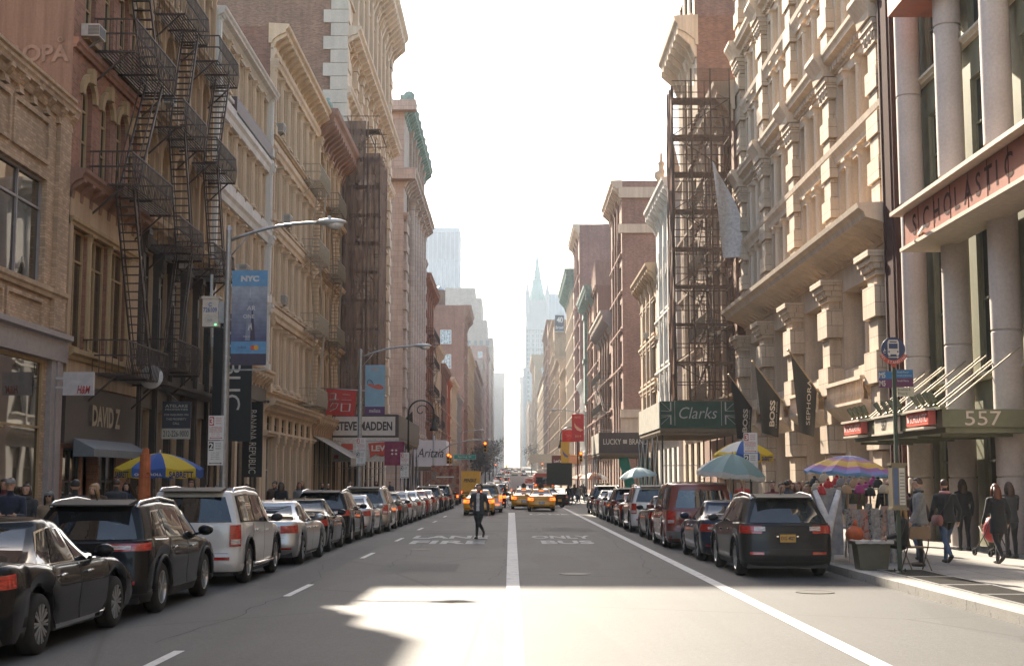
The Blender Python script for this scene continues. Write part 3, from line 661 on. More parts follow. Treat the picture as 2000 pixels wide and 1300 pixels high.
    def cornice(s,z,h,d,mat=None,br=0,bw=.25,bh=None,u0=0,u1=None,name='cornice',dent=0,ends=True,bd=.85):
        "projecting cornice: stepped profile, brackets (br = spacing) and dentils"
        u1=s.L if u1 is None else u1; b=MB(); e=.12 if ends else 0
        pr=[(-.1,z),(.08,z),(.12,z+h*.18),(d*.45,z+h*.42),(d*.8,z+h*.55),(d*.84,z+h*.72),(d*.97,z+h*.84),(d,z+h),(-.1,z+h+.06)]
        b.ext(pr,u0-e,u1+e,'xz')
        if br:
            n=max(1,int(round((u1-u0)/br))); bh=bh or h*.9
            for i in range(n+1):
                c=clamp(u0+(u1-u0)*i/n,u0+bw/2,u1-bw/2)
                b.ext([(0,z+h*.5-bh),(.12,z+h*.5-bh),(d*.28,z+h*.5-bh*.55),(d*bd,z+h*.5-bh*.12),(d*bd,z+h*.54),(0,z+h*.54)],c-bw/2,c+bw/2,'xz')
        if dent:
            n=int((u1-u0)/dent)
            for i in range(n):
                c=u0+(i+.5)*(u1-u0)/n; b.box(.06,d*.42,c-dent*.28,c+dent*.28,z+h*.12,z+h*.36)
        return s.part(b,name,mat or s.mat)
    def pilaster(s,uc,w,z0,z1,d,mat=None,cap=True,quoin=0,name='pilaster'):
        key=('pil',round(w,2),round(z1-z0,2),round(d,2),cap,quoin,(mat or s.mat).name)
        if key not in _wc:
            b=MB(); h=z1-z0
            if quoin:
                n=max(2,int(h/quoin)); q=h/n
                for i in range(n):
                    k=1 if i%2 else .72; dd=d*(1 if i%2 else .78)
                    b.box(-.02,dd,-w/2*k,w/2*k,i*q+.02,(i+1)*q-.02)
                b.box(-.02,d*.5,-w/2*.66,w/2*.66,0,h)
            else:
                b.box(-.02,d*.7,-w/2*.86,w/2*.86,0,h); b.box(-.02,d,-w/2,w/2,0,min(.5,h*.12)); 
                b.box(d*.7,d*.85,-w*.28,w*.28,h*.16,h*.84)
            if cap:
                c=min(.8,h*.16)
                for k in range(4): b.box(-.02,d*(.9+.16*k),-w/2*(.94+.09*k),w/2*(.94+.09*k),h-c+c*k/4,h-c+c*(k+1)/4)
                for t in (-.32,0,.32): b.ell((d*1.0,w*t,h-c*.45),.1,w*.12,c*.4,6,5)
            _wc[key]=b.mesh(name,mat or s.mat)
        return inst(_wc[key],name,s.root,(0,uc,z0))
    def column(s,uc,r,z0,z1,out=.0,mat=None,n=12,name='column',plain=False):
        key=('col',round(r,3),round(z1-z0,2),(mat or s.mat).name,n,plain)
        if key not in _wc:
            b=MB(); h=z1-z0
            if plain: b.lathe([(r,0),(r,h)],n)
            else:
                b.box(-r*1.5,r*1.5,-r*1.5,r*1.5,0,r*.6)
                b.lathe([(r*1.4,r*.6),(r*1.45,r*.9),(r*1.1,r*1.2),(r*1.02,r*1.6),(r*.9,h-r*2.2),(r*1.05,h-r*2.1),(r*.95,h-r*1.9),(r*1.15,h-r*1.2),(r*1.5,h-r*.6)],n)
                b.box(-r*1.55,r*1.55,-r*1.55,r*1.55,h-r*.6,h)
            _wc[key]=b.mesh(name,mat or s.mat,True,35)
        return inst(_wc[key],name,s.root,(out,uc,z0))
    def fire_escape(s,u0,u1,zs,d=1.1,mat=None,lad=True,drop=None,flip=False,dense=1):
        "iron balconies with railings, joined by steep ladders"
        mat=mat or M_FE
        root=inst(None,'fire_escape',s.root); root.empty_display_size=.2
        for z in zs:
            b=MB()
            for k in range(3): b.box(.05,d,lerp(u0,u1-.06,k/2),lerp(u0,u1-.06,k/2)+.06,z-.08,z-.02)
            n=int(9*dense)+3
            for k in range(n): x=lerp(.08,d-.04,k/(n-1)); b.box(x-.02,x+.02,u0,u1,z-.025,z)
            for uu in (u0+.15,u1-.15): b.bar((.02,uu,z-.95),(d*.8,uu,z-.05),.05)
            b.build('platform',mat,root)
        for z in zs:
            b=MB()
            for zz in (z+.5,z+.95):
                b.bar((d,u0,zz),(d,u1,zz),.045); b.bar((0,u0,zz),(d,u0,zz),.045); b.bar((0,u1,zz),(d,u1,zz),.045)
            n=int((u1-u0)/(.16/dense))
            for k in range(n+1):
                uu=lerp(u0,u1,k/n); b.bar((d,uu,z-.02),(d+.05,uu,z+.4),.022); b.bar((d+.05,uu,z+.4),(d,uu,z+.95),.022)
            for k in range(6):
                x=lerp(.1,d,k/6)
                for uu in (u0,u1): b.bar((x,uu,z),(x,uu,z+.95),.022)
            b.build('railing',mat,root)
        if lad:
            for i in range(len(zs)-1):
                a,c=zs[i],zs[i+1]; f=(i%2==0)!=flip
                ua,uc=(u0+.5,u1-.9) if f else (u1-.5,u0+.9)
                ua=lerp(ua,uc,.22)
                b=MB(); x0,x1=d*.42,d*.42+.55
                for x in (x0,x1):
                    b.bar((x,ua,a),(x,uc,c+.05),.05,.1); b.bar((x,ua,a+.8),(x,uc,c+.85),.03)
                n=max(6,int((c-a)/.24))
                for k in range(1,n):
                    t=k/n; b.box(x0,x1,lerp(ua,uc,t)-.07,lerp(ua,uc,t)+.07,lerp(a,c,t)-.012,lerp(a,c,t)+.012)
                b.build('ladder',mat,root)
        if drop:
            za,zb_,uu=drop; b=MB()
            for x in (d*.45,d*.45+.42): b.bar((x,uu,za),(x,uu-.5,zb_),.05)
            n=int((zb_-za)/.3)
            for k in range(n): z=za+.15+k*.3; q=uu-.5*(z-za)/(zb_-za); b.bar((d*.45,q,z),(d*.45+.42,q,z),.028)
            b.build('drop_ladder',mat,root)
        return root
_wc={}
M_BLIND1=flat('blind_cream',(.36,.31,.24),.4,0,.15,3,.6); M_BLIND2=flat('blind_grey',(.2,.185,.165),.4,0,.15,3,.6)
def winmesh(w,h,style,fm,gm,arch,far,sill,lintel):
    b=MB(); f=.07 if not far else .09
    t0,t1=0,.1
    def fr(y0,y1,z0,z1,p0=0,p1=.1): b.box(p0,p1,y0,y1,z0,z1,0)
    fr(0,f,0,h); fr(w-f,w,0,h); fr(f,w-f,0,f)
    if not arch: fr(f,w-f,h-f,h)
    else:
        n=10; r=w/2; rz=arch
        for k in range(n):
            p=[(w/2-q*math.cos(PI*(k+i)/n),h-rz+(rz-(r-q))*math.sin(PI*(k+i)/n)) for i in (0,1) for q in (r,r-f)]
            b.add([(x,p_[0],p_[1]) for x in (0,.1) for p_ in p],[(4,5,7,6),(1,3,7,5),(0,4,6,2)],0)
    mull=[];tr=[]
    if style=='sash': tr=[.5]
    elif style=='sash2': mull=[.5]; tr=[.55]
    elif style=='three': mull=[1/3,2/3]; tr=[.72]
    elif style=='threehi': mull=[1/3,2/3]; tr=[.66]
    elif style=='two': mull=[.5]; tr=[.74]
    elif style=='grid': mull=[.33,.67]; tr=[.25,.5,.75]
    elif style=='steel': mull=[.25,.5,.75]; tr=[.2,.4,.6,.8]
    elif style=='tall': mull=[.5]; tr=[.36,.7]
    elif style=='schol': mull=[.36,.62]; tr=[.5]
    elif style=='shop': mull=[.5]; tr=[.62]
    elif style=='door': mull=[.5]; tr=[.72]
    for m in mull: fr(w*m-.03,w*m+.03,f,h-f)
    edges=[0]+mull+[1]
    for t in tr:
        for a,c in zip(edges,edges[1:]): fr(w*a+.03 if a else f,w*c-.03 if c<1 else w-f,h*t-.03,h*t+.03,.01,.09)
    gl=[(.03,f*.5,f*.5),(.03,w-f*.5,f*.5)]
    if not arch: gp=[(.04,.02,.02),(.04,w-.02,.02),(.04,w-.02,h-.02),(.04,.02,h-.02)]
    else: gp=[(.04,.02,.02),(.04,w-.02,.02)]+[(.04,w/2+(w/2-.02)*math.cos(PI*k/10),h-arch+(arch-.02)*math.sin(PI*k/10)) for k in range(11)]
    subs=[]
    def sillb(B):
        B.box(-.1,.42,-.12,w+.12,-.16,-.005); 
    def lintb(B):
        if arch:
            n=10; r=w/2
            for k in range(n):
                p=[(w/2-q*math.cos(PI*(k+i)/n),h-arch+(arch+(q-r))*math.sin(PI*(k+i)/n)) for i in (0,1) for q in (r+.02,r+.24)]
                B.add([(x,p_[0],p_[1]) for x in (.2,.36) for p_ in p],[(4,5,7,6),(1,3,7,5),(0,4,6,2),(0,2,3,1)])
            B.box(.2,.46,w/2-.13,w/2+.13,h-.04,h+.4)
        else: B.box(.2,.36,-.14,w+.14,h+.01,h+.26); B.box(.2,.44,-.18,w+.18,h+.26,h+.34)
    mats=[fm,gm]
    if far:
        b.poly(gp,1)
        if sill: b.mi=2; sillb(b); mats.append(sill)
        elif lintel: mats.append(lintel)
        if lintel:
            if not sill: b.mi=2
            lintb(b)
        return [b.mesh('window',mats)]
    g=MB(); g.poly(gp); subs.append(('pane',g.mesh('pane',gm)))
    if sill: g=MB(); sillb(g); subs.append(('sill',g.mesh('sill',sill)))
    if lintel: g=MB(); lintb(g); subs.append(('lintel',g.mesh('lintel',lintel)))
    return [b.mesh('window',fm)]+subs
def bays(u0,u1,n,gap,edge=None):
    "n equal openings between u0 and u1 with a pier of width gap between them"
    edge=gap/2 if edge is None else edge
    w=((u1-u0)-2*edge-(n-1)*gap)/n
    return [(u0+edge+i*(w+gap),u0+edge+i*(w+gap)+w) for i in range(n)]
M_ROOF=flat('roof_tar',(.05,.05,.05),.9); M_FE=flat('fire_escape_iron',(.075,.052,.04),.6,.3,.3,5)
M_WFRAME=flat('window_frame_dark',(.07,.06,.05),.5); M_WLIGHT=flat('window_frame_cream',(.52,.45,.35),.6,0,.15,4); M_WGREY=flat('window_frame_grey',(.22,.21,.2),.5)
M_TANBRICK=brick('tan_brick',(.52,.365,.235),(.33,.27,.2)); M_REDBRICK=brick('red_brick',(.33,.155,.095),(.3,.22,.17)); M_DKBRICK=brick('brown_brick',(.25,.13,.09),(.25,.2,.17))
M_STUCCO=stone('brown_stucco',(.33,.2,.135),0,.7); M_BEIGE=stone('beige_stone',(.52,.37,.235),0,.6); M_OCHRE=stone('ochre_trim',(.46,.32,.17),0,.5)
M_CREAM=stone('cream_iron_front',(.67,.51,.35),0,.4); M_CREAM2=stone('pale_cream_front',(.65,.5,.345),0,.45); M_WHITE=stone('white_painted_iron',(.74,.71,.66),0,.35)
M_LIME=stone('limestone',(.66,.525,.395),.0,.45); M_LIMEQ=stone('limestone_blocks',(.65,.515,.385),.55,.5); M_PALE=stone('pale_limestone',(.5,.4,.33),.62,.4)
M_GREYMET=flat('grey_cladding',(.34,.3,.29),.45,.2); M_DKIRON=flat('dark_iron_front',(.07,.055,.045),.5,.1,.25,3); M_COPPER=flat('green_copper',(.24,.32,.28),.8,0,.25,2)
M_BROWNST=stone('brownstone',(.3,.17,.12),0,.5); M_SCHCOL=stone('pale_pink_concrete',(.6,.52,.47),0,.12); M_SCHRED=flat('red_oxide_steel',(.3,.095,.055),.5,.1,.2,2); M_SCHGRN=flat('olive_spandrel',(.2,.2,.14),.5,.1,.15,2)
M_SCHDK=flat('oxide_dark',(.07,.035,.03),.9,0,.1,6,0,.1)
# ------------------------------------------------------------------ left side of the street
def L1():
    B=Bld('brick_shop_building','low tan brick shop building with large upper windows at the left edge','L',22,36.75,12.4,M_TANBRICK,x=XL)
    u=B.u
    for a,c in ((30.0,35.15),(23.2,28.4)):
        B.win(u(a),u(c),7.0,9.85,'three',M_GREYMET,M_SHOPGL)
    B.win(u(28.3),u(35.35),.35,5.0,'shop',M_OCHRE,M_SHOPGL,at=-.1); B.win(u(22.6),u(27.4),.35,5.0,'shop',M_OCHRE,M_SHOPGL,at=-.1)
    B.wall()
    B.band(6.72,6.98,.16,'sill_course',M_BEIGE)
    b=MB()
    for y0,y1 in ((22.4,25.4),(26.2,29.0),(29.6,32.2),(32.6,34.95)):
        for z0,z1 in ((5.95,6.5),(10.35,11.35)):   # raised frames round the sunk panels
            a,c=u(y0),u(y1)
            b.box(-.01,.07,a,c,z0-.12,z0);b.box(-.01,.07,a,c,z1,z1+.12);b.box(-.01,.07,a-.12,a,z0-.12,z1+.12);b.box(-.01,.07,c,c+.12,z0-.12,z1+.12)
    for y in (36.2,29.3,): b.box(-.01,.11,u(y)-.45,u(y)+.45,5.9,12.0)
    B.part(b,'brick_panelling',M_TANBRICK)
    B.cornice(11.75,.5,.3,M_TANBRICK,br=1.0,bw=.3,bh=.45); B.band(12.32,12.5,.22,'coping',M_BEIGE)
    b=MB()
    b.ext([(-.02,5.05),(.2,5.05),(.2,5.62),(.34,5.66),(.34,5.8),(-.02,5.82)],0,B.L,'xz')
    for y in (36.1,27.85): b.box(-.02,.14,u(y)-.45,u(y)+.45,0,5.05); b.box(.14,.18,u(y)-.1,u(y)+.1,0,5.05)
    B.part(b,'shopfront_cladding',M_GREYMET)
    # dummy display: lit lamp-like panels behind glass are left to reflection
L1()
def sideletters():
    pass
def L2():
    B=Bld('red_brick_building','red brick building with arched windows and fire escape above dark shoe shop','L',36.8,43.75,24.6,M_REDBRICK,x=XL)
    u=B.u
    for a,c in ((37.08,38.62),(38.9,40.58),(40.88,42.6)): B.win(u(a),u(c),5.6,9.0,'two',M_OCHRE,M_SHOPGL,at=-.2)
    for z0 in (10.75,14.75,18.75):
        for y in (38.2,40.0,41.6,42.95): B.win(u(y)-.48,u(y)+.48,z0,z0+2.7,'tall',M_OCHRE,arch=.5,sill=M_OCHRE,lintel=M_OCHRE)
    for a,c in ((37.2,38.75),(40.5,42.2)): B.win(u(a),u(c),.25,2.75,'shop',M_BLACK,M_SHOPGL,at=-.16)
    B.win(u(38.95),u(40.3),.1,2.75,'door',M_BLACK,M_SHOPGL,at=-.5)
    B.wall(mats=[M_REDBRICK,M_STUCCO])
    b=MB(); b.box(-.02,.1,0,B.L,9.05,10.3); b.box(-.02,.12,0,.26,5.3,9.05); b.box(-.02,.1,6.0,B.L,5.3,9.05)
    b.box(-.02,.14,0,B.L,4.55,5.2); B.part(b,'stone_facing',M_BEIGE)
    B.band(5.2,5.5,.34,'sill_course',M_OCHRE); B.band(9.0,9.22,.2,'window_head',M_OCHRE)
    for uu in (u(38.76),u(40.73),u(42.72)): B.column(uu,.11,5.5,9.0,.02,M_OCHRE,8,'window_column')
    B.cornice(9.95,.6,.55,M_BROWNST,br=.9,bw=.22,bh=.5); B.band(14.1,14.4,.16); B.band(18.1,18.4,.16); B.band(22.1,22.4,.16); B.cornice(23.6,1,.5,M_BROWNST,br=1.1)
    b=MB(); b.box(-.02,.16,0,6.9,2.85,4.5); B.part(b,'sign_fascia',flat('shop_fascia_dark',(.075,.06,.05),.5))
    b=MB(); b.text('DAVID Z',.62,(.17,u(40.35),3.72),xd=(0,1,0),fit=2.75,bold=.035,ext=.06); b.mi=0
    B.part(b,'lettering',flat('dull_gold_letters',(.42,.36,.26),.45,.3))
    b=MB(); b.ext([(.16,3.02),(.75,2.72),(.75,2.5),(.73,2.5),(.73,2.7),(.16,2.98)],u(37.6),u(43.3),'xz'); b.ext([(.16,3.02),(.75,2.72),(.75,2.5),(.16,2.5)],u(37.6)-.02,u(37.6),'xz'); B.part(b,'awning',flat('slate_awning',(.16,.17,.18),.6))
    B.fire_escape(u(38.6),u(43.3),[4.95,10.55,14.6,18.6],1.25,lad=True,flip=True)
    # the blank flank above the low shop, with a ghost of old painted letters
    b=MB(); b.text('ROPA',.5,(-.95,-.03,13.9),xd=(1,0,0),fit=1.7,bold=.03,ext=.004); b.text('o',.17,(-.36,-.03,14.3),xd=(1,0,0),ext=.004)
    B.part(b,'ghost_lettering',stone('faded_paint',(.43,.28,.2),0,.7))
L2()
def L3():
    B=Bld('iron_front_building','tall beige building with arched windows, two fire escapes and dark iron shop floors','L',43.8,54.0,24.6,M_BEIGE,x=XL)
    u=B.u
    by=[45.0,46.9,48.8,50.7,52.6]
    for z0 in (11.0,15.0,19.0):
        for y in by: B.win(u(y)-.55,u(y)+.55,z0,z0+2.75,'tall',M_OCHRE,arch=.55,sill=M_OCHRE,lintel=M_BEIGE)
    for a,c in bays(.3,9.9,5,.36): B.win(a,c,5.7,9.6,'steel',M_DKIRON,M_SHOPGL); 
    for i,(a,c) in enumerate(bays(.3,9.9,5,.36)): B.win(a,c,.3 if i not in(2,) else .1,4.2,'shop' if i!=2 else 'door',M_DKIRON,M_SHOPGL,at=-.3)
    B.wall()
    b=MB(); b.box(-.02,.1,0,B.L,4.25,5.65); b.box(-.02,.1,0,B.L,9.65,10.3); B.part(b,'iron_fascia',M_DKIRON)
    for a,c in bays(.3,9.9,5,.36)[:-1]: B.pilaster(c+.18,.34,0,9.65,.3,M_DKIRON,name='iron_pier')
    B.pilaster(.2,.36,0,10.2,.3,M_DKIRON,name='iron_pier'); B.pilaster(B.L-.2,.36,0,10.2,.3,M_DKIRON,name='iron_pier')
    B.cornice(10.1,.55,.5,M_BEIGE,br=1.1,bw=.2,bh=.4)
    for z in (14.25,18.25,22.25): B.cornice(z,.42,.4,M_BEIGE,dent=.4)
    for y in (44.05,45.95,47.85,49.75,51.65,53.7): 
        for z in (10.7,14.75,18.75): B.pilaster(u(y),.42,z,z+3.5,.2,M_BEIGE)
    B.cornice(23.5,1.1,.5,M_BEIGE,br=1.1)
    B.band(4.95,5.25,.55,'shop_cornice',M_DKIRON)
    B.fire_escape(u(44.6),u(48.0),[5.6,9.8,13.9,17.9],1.2,lad=True)
    B.fire_escape(u(49.8),u(53.4),[9.8,13.9,17.9],1.2,lad=True,flip=True)
L3()
def L4():
    B=Bld('cream_building','narrow cream building with white bands and slanted clapboard roof screen','L',54.05,66.85,21.6,M_CREAM,x=XL)
    u=B.u
    for z0,z1 in ((18.55,20.9),(14.7,17.15),(11.0,13.5),(7.6,10.1)):
        for a,c in bays(.5,12.4,6,.5): B.win(a,c,z0,z1,'two' if z0<18 else 'sash',M_WLIGHT,sill=M_WHITE)
    for i,(a,c) in enumerate(bays(.5,12.4,4,.5)): B.win(a,c,.2,5.6,'shop' if i!=1 else 'door',M_DKIRON,M_SHOPGL)
    B.wall(mats=[M_CREAM,M_DKBRICK])
    for z in (7.2,10.7,14.4,18.2): 
        for uu in (.25,12.55): B.pilaster(uu,.48,z,z+3.4,.34,M_WHITE)
    for a,c in bays(.5,12.4,6,.5)[:-1]:
        for z0,z1 in ((18.55,20.9),(14.7,17.15),(11.0,13.5),(7.6,10.1)): B.column(c+.25,.15,z0,z1,.05,M_CREAM,8)
    for z in (17.3,13.7,10.25): B.band(z,z+.75,.3,'spandrel_band',M_WHITE)
    B.cornice(20.95,.6,.55,M_WHITE); B.cornice(6.5,.7,.6,M_CREAM,br=.9)
    b=MB(); b.box(.02,.3,3.6,12.3,17.95,18.75); B.part(b,'railing_panel',flat('plum_railing',(.13,.085,.085),.6))
    b=MB(); b.ext([(-.4,21.6),(-2.6,24.4),(-2.7,24.3),(-.6,21.5)],.3,12.0,'xz')
    for k in range(34): b.ext([(-.37,21.6),(-2.57,24.4),(-2.6,24.4),(-.4,21.6)],.3+k*.35,.33+k*.35,'xz')
    B.part(b,'roof_screen',flat('tan_clapboard',(.45,.32,.2),.7))
    b=MB(); b.box(-.02,.12,0,B.L,0,6.45); B.part(b,'shop_cladding',M_DKIRON) if False else None
    b=MB(); b.box(-.02,.14,0,B.L,5.65,6.45); B.part(b,'sign_fascia',M_DKIRON)
L4()
def L5():
    B=Bld('column_building','cream cast iron building with rows of columns, bracketed cornice and plain ground floor pilasters','L',66.95,83.4,25.2,M_CREAM2,x=XL)
    u=B.u; FL=((19.9,23.1),(15.4,18.3),(11.0,14.1),(6.6,9.7)); bs=bays(.6,16.0,7,.62)
    for z0,z1 in FL:
        for a,c in bs: B.win(a,c,z0,z1,'sash',M_WLIGHT,sill=M_CREAM2)
    for i,(a,c) in enumerate(bs): 
        B.win(a,c,.3 if i!=3 else .1,4.0,'sash2' if i!=3 else 'door',M_WLIGHT,M_SHOPGL); B.win(a+.1,c-.1,4.35,5.1,'sash',M_WFRAME)
    B.wall(mats=[M_CREAM2,M_DKBRICK])
    for z0,z1 in FL:
        for (a,c),(a2,c2) in zip(bs,bs[1:]): B.column((c+a2)/2,.2,z0-.1,z1+.1,.06,M_CREAM2,10)
        for uu in (.28,16.15): B.pilaster(uu,.5,z0-.4,z1+.4,.35,M_CREAM)
        B.band(z1+.35,z1+.95,.28,'spandrel_band',M_CREAM)
        B.band(z0-.35,z0-.17,.32,'sill_course',M_CREAM2)
    for (a,c),(a2,c2) in zip(bs,bs[1:]): B.pilaster((c+a2)/2,.5,0,4.2,.25,M_CREAM2,name='shop_pier')
    B.cornice(24.3,1.0,.95,M_CREAM,br=1.0,bw=.24,bh=.8); B.cornice(5.25,.65,.7,M_CREAM2,dent=.3); B.band(4.05,4.3,.3,'shop_cornice',M_CREAM2)
    B.fire_escape(u(77.5),u(82.0),[6.2,10.6,15.0,19.5],1.1,mat=flat('fire_escape_cream',(.36,.29,.2),.6),lad=True)
L5()
def L6():
    B=Bld('bracketed_building','tan building with heavy bracketed cornice and fire escape before the netted tower','L',83.45,95.4,25.4,M_OCHRE,x=XL)
    u=B.u; bs=bays(.5,11.5,5,.7)
    for z0 in (6.8,11.2,15.6,20.0):
        for a,c in bs: B.win(a,c,z0,z0+3.0,'sash',M_WLIGHT,arch=.5,lintel=M_BEIGE,sill=M_BEIGE)
    for i,(a,c) in enumerate(bs): B.win(a,c,.2,4.4,'shop' if i!=2 else 'door',M_DKIRON,M_SHOPGL)
    B.wall(mats=[M_OCHRE,M_DKBRICK])
    for z in (10.5,14.9,19.3): B.cornice(z,.45,.5,M_BEIGE,dent=.35)
    for (a,c),(a2,c2) in zip(bs,bs[1:]):
        for z0 in (6.8,11.2,15.6,20.0): B.column((c+a2)/2,.22,z0-.3,z0+3.2,.08,M_BEIGE,8)
    B.cornice(23.6,1.9,1.35,M_BROWNST,br=1.1,bw=.4,bh=1.5); B.cornice(5.0,.9,.6,M_BEIGE,br=1)
    for k,uu in enumerate((1.2,4.4,7.6,10.8)):
        b=MB(); b.lathe([(.0,0),(.28,0),(.2,.2),(.34,.5),(.3,.75),(.1,.9),(.12,1.05),(0,1.15)],8); B.part(b,'urn',M_COPPER,True,loc=(.5,uu,25.45))
    B.fire_escape(u(86.0),u(90.0),[6.4,10.8,15.2,19.6],1.1,mat=flat('fire_escape_ochre',(.2,.15,.09),.6),flip=True)
    b=MB(); b.ext([(.0,4.6),(2.4,3.2),(2.4,2.75),(2.37,2.75),(2.37,3.17),(0,4.55)],.4,8.0,'xz')
    for k in range(26): b.ell((2.38,.5+k*.29,2.75),.02,.14,.12,6,4)
    B.part(b,'awning',flat('taupe_awning',(.3,.26,.22),.7))
L6()
def L7():
    B=Bld('tall_limestone_building','tall pale stone building with brown brick flank behind the lower roofs','L',96,132.6,46.6,M_LIME,depth=34,x=XL)
    u=B.u; bs=bays(2.2,35.6,9,1.2)
    for k in range(11):
        z0=6.5+k*3.55
        if k in (7,): continue
        for a,c in bs: B.win(a,c,z0,z0+2.45,'sash2',M_WFRAME,sill=M_LIME)
    for i,(a,c) in enumerate(bs): B.win(a,c,.2,4.6,'shop' if i%3 else 'door',M_DKIRON,M_SHOPGL)
    B.wall(mats=[M_LIME,brick('flank_brick',(.32,.19,.13),(.28,.22,.17))])
    B.pilaster(1.0,1.9,5.5,45,.35,M_LIME,cap=False,quoin=.9); B.pilaster(35.6,1.9,5.5,45,.35,M_LIME,cap=False,quoin=.9)
    for (a,c),(a2,c2) in zip(bs,bs[1:]):
        B.pilaster((c+a2)/2,1.0,31.4,34.3,.45,M_LIME,quoin=.7); B.pilaster((c+a2)/2,1.0,35,44.3,.45,M_LIME); B.pilaster((c+a2)/2,.9,6,29.6,.28,M_LIME,cap=True)
    B.cornice(29.8,.9,.7,M_LIME,br=1.6,bw=.5); B.cornice(34.1,1.2,1.3,M_LIME,dent=.5,br=1.5); B.cornice(44.4,2.6,1.9,M_LIME,br=1.4,bw=.5,dent=.6); B.cornice(5.0,.8,.8,M_LIME,dent=.5)
    # quoins of the corner that return along the flank
    b=MB()
    for i in range(38):
        w_=1.5 if i%2 else .95; b.box(-w_,.33,-.17,0,6+i*1.02,6.98+i*1.02)
    B.part(b,'corner_stones',stone('pale_quoins',(.62,.54,.45),0,.2))
    # tank shed on the lower roof line of the flank
L7()
def L8():
    B=Bld('rusticated_corner_building','pale banded stone corner building across the side street with columns and green roof trim','L',151,187,45.5,M_PALE,depth=26,x=XL)
    u=B.u; bs=bays(4,34,7,1.6)
    for k in range(8):
        z0=7.2+k*3.7
        for a,c in bs: B.win(a,c,z0,z0+2.6,'sash2',M_WFRAME,sill=M_PALE)
    for i,(a,c) in enumerate(bs): B.win(a,c,.2,5.0,'shop',M_DKIRON,M_SHOPGL)
    B.wall()
    for (a,c),(a2,c2) in zip(bs,bs[1:]): B.column((c+a2)/2,.55,7,35.5,.2,M_PALE,10); B.pilaster((c+a2)/2,1.2,38,44,.4,M_PALE)
    for uu in (2,35): B.pilaster(uu,3.4,6.6,32.4,.4,M_PALE,cap=True,quoin=1.1)
    B.cornice(36,1.6,1.5,M_PALE,br=2,bw=.7); B.cornice(5.6,1.2,1.2,M_PALE,dent=.6); B.cornice(44.2,1.4,1.2,M_COPPER,br=1.5,bw=.4)
    b=MB(); 
    for k in range(9): b.box(-.6,1.0,1+k*4.1,2.2+k*4.1,45.6,46.6); b.ell((.4,1.6+k*4.1,46.6),.7,.6,.6,8,6)
    B.part(b,'roof_crest',M_COPPER)
    # side-street face: banded stone, shallow round bow at the corner
    b=MB(); b.lathe([(2.2,6.6),(2.2,36)],14,(-2.2,2.2-.4,0),a0=-PI,a1=PI*.5); b.box(-9,-2.4,-.35,0,6.6,35.9); B.part(b,'corner_bow',M_PALE)
    b=MB()
    for z in (36.1,44.2): b.box(-14,1.4,-1.2,0,z,z+1.2)
    B.part(b,'side_cornice',M_PALE)
L8()
def simple(name,label,side,y0,y1,H,mat,nb,z0=6.6,fh=4.1,wh=2.7,style='sash',depth=20,corn=1.0,cmat=None,flank=None,fe=None,arch=0,trim=None,x=None,brk=1.5,far=True,flankwin=0,cat='building',maxf=99,shop=True):
    B=Bld(name,label,side,y0,y1,H,mat,depth=depth,x=x,far=far,cat=cat)
    bs=bays(.5,B.L-.5,nb,max(.7,B.L/nb*.36)); n=min(maxf,int((H-corn-z0-.6)/fh))
    while n*nb>96: n-=1
    for k in range(n):
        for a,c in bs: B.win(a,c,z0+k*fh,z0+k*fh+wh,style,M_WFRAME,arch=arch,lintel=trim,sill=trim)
    if shop:
        for a,c in bs[:12]: B.win(a,c,.2,4.3,'shop',M_DKIRON,M_SHOPGL)
    B.wall(mats=[mat,flank or mat])
    tm=trim or mat
    if corn: B.cornice(H-corn,corn,min(corn*.75,1.9),cmat or mat,br=brk,bw=.35)
    for k in range(1,n): B.band(z0+k*fh-.75,z0+k*fh-.4,.25,mat=tm)
    B.cornice(4.9,.8,.6,tm)
    if nb<9:
        for (a,c),(a2,c2) in zip(bs,bs[1:]): B.pilaster((c+a2)/2,min(.7,(a2-c)*.8),5.8,H-corn,.28,tm)
    if fe:
        B.fire_escape(B.L*fe[0],B.L*fe[1],[z0-.3+k*fh for k in range(n)],1.2,lad=True,dense=.7)
    if flankwin:     # windows in the blank flank that faces up the street
        key=('fl',flankwin)
        fw,fh_,zs,us=flankwin
        me=winmesh(fw,fh_,'sash2',M_WHITE,glassmat('sky_pane',(.3,.34,.38),.1,.02),0,True,None,None)[0]
        yy=-.06 if side=='L' else B.L+.06
        for z in zs:
            for xx in us: inst(me,'window',B.root,(xx,yy,z),(0,0,-PI/2 if side=='L' else PI/2))
    return B
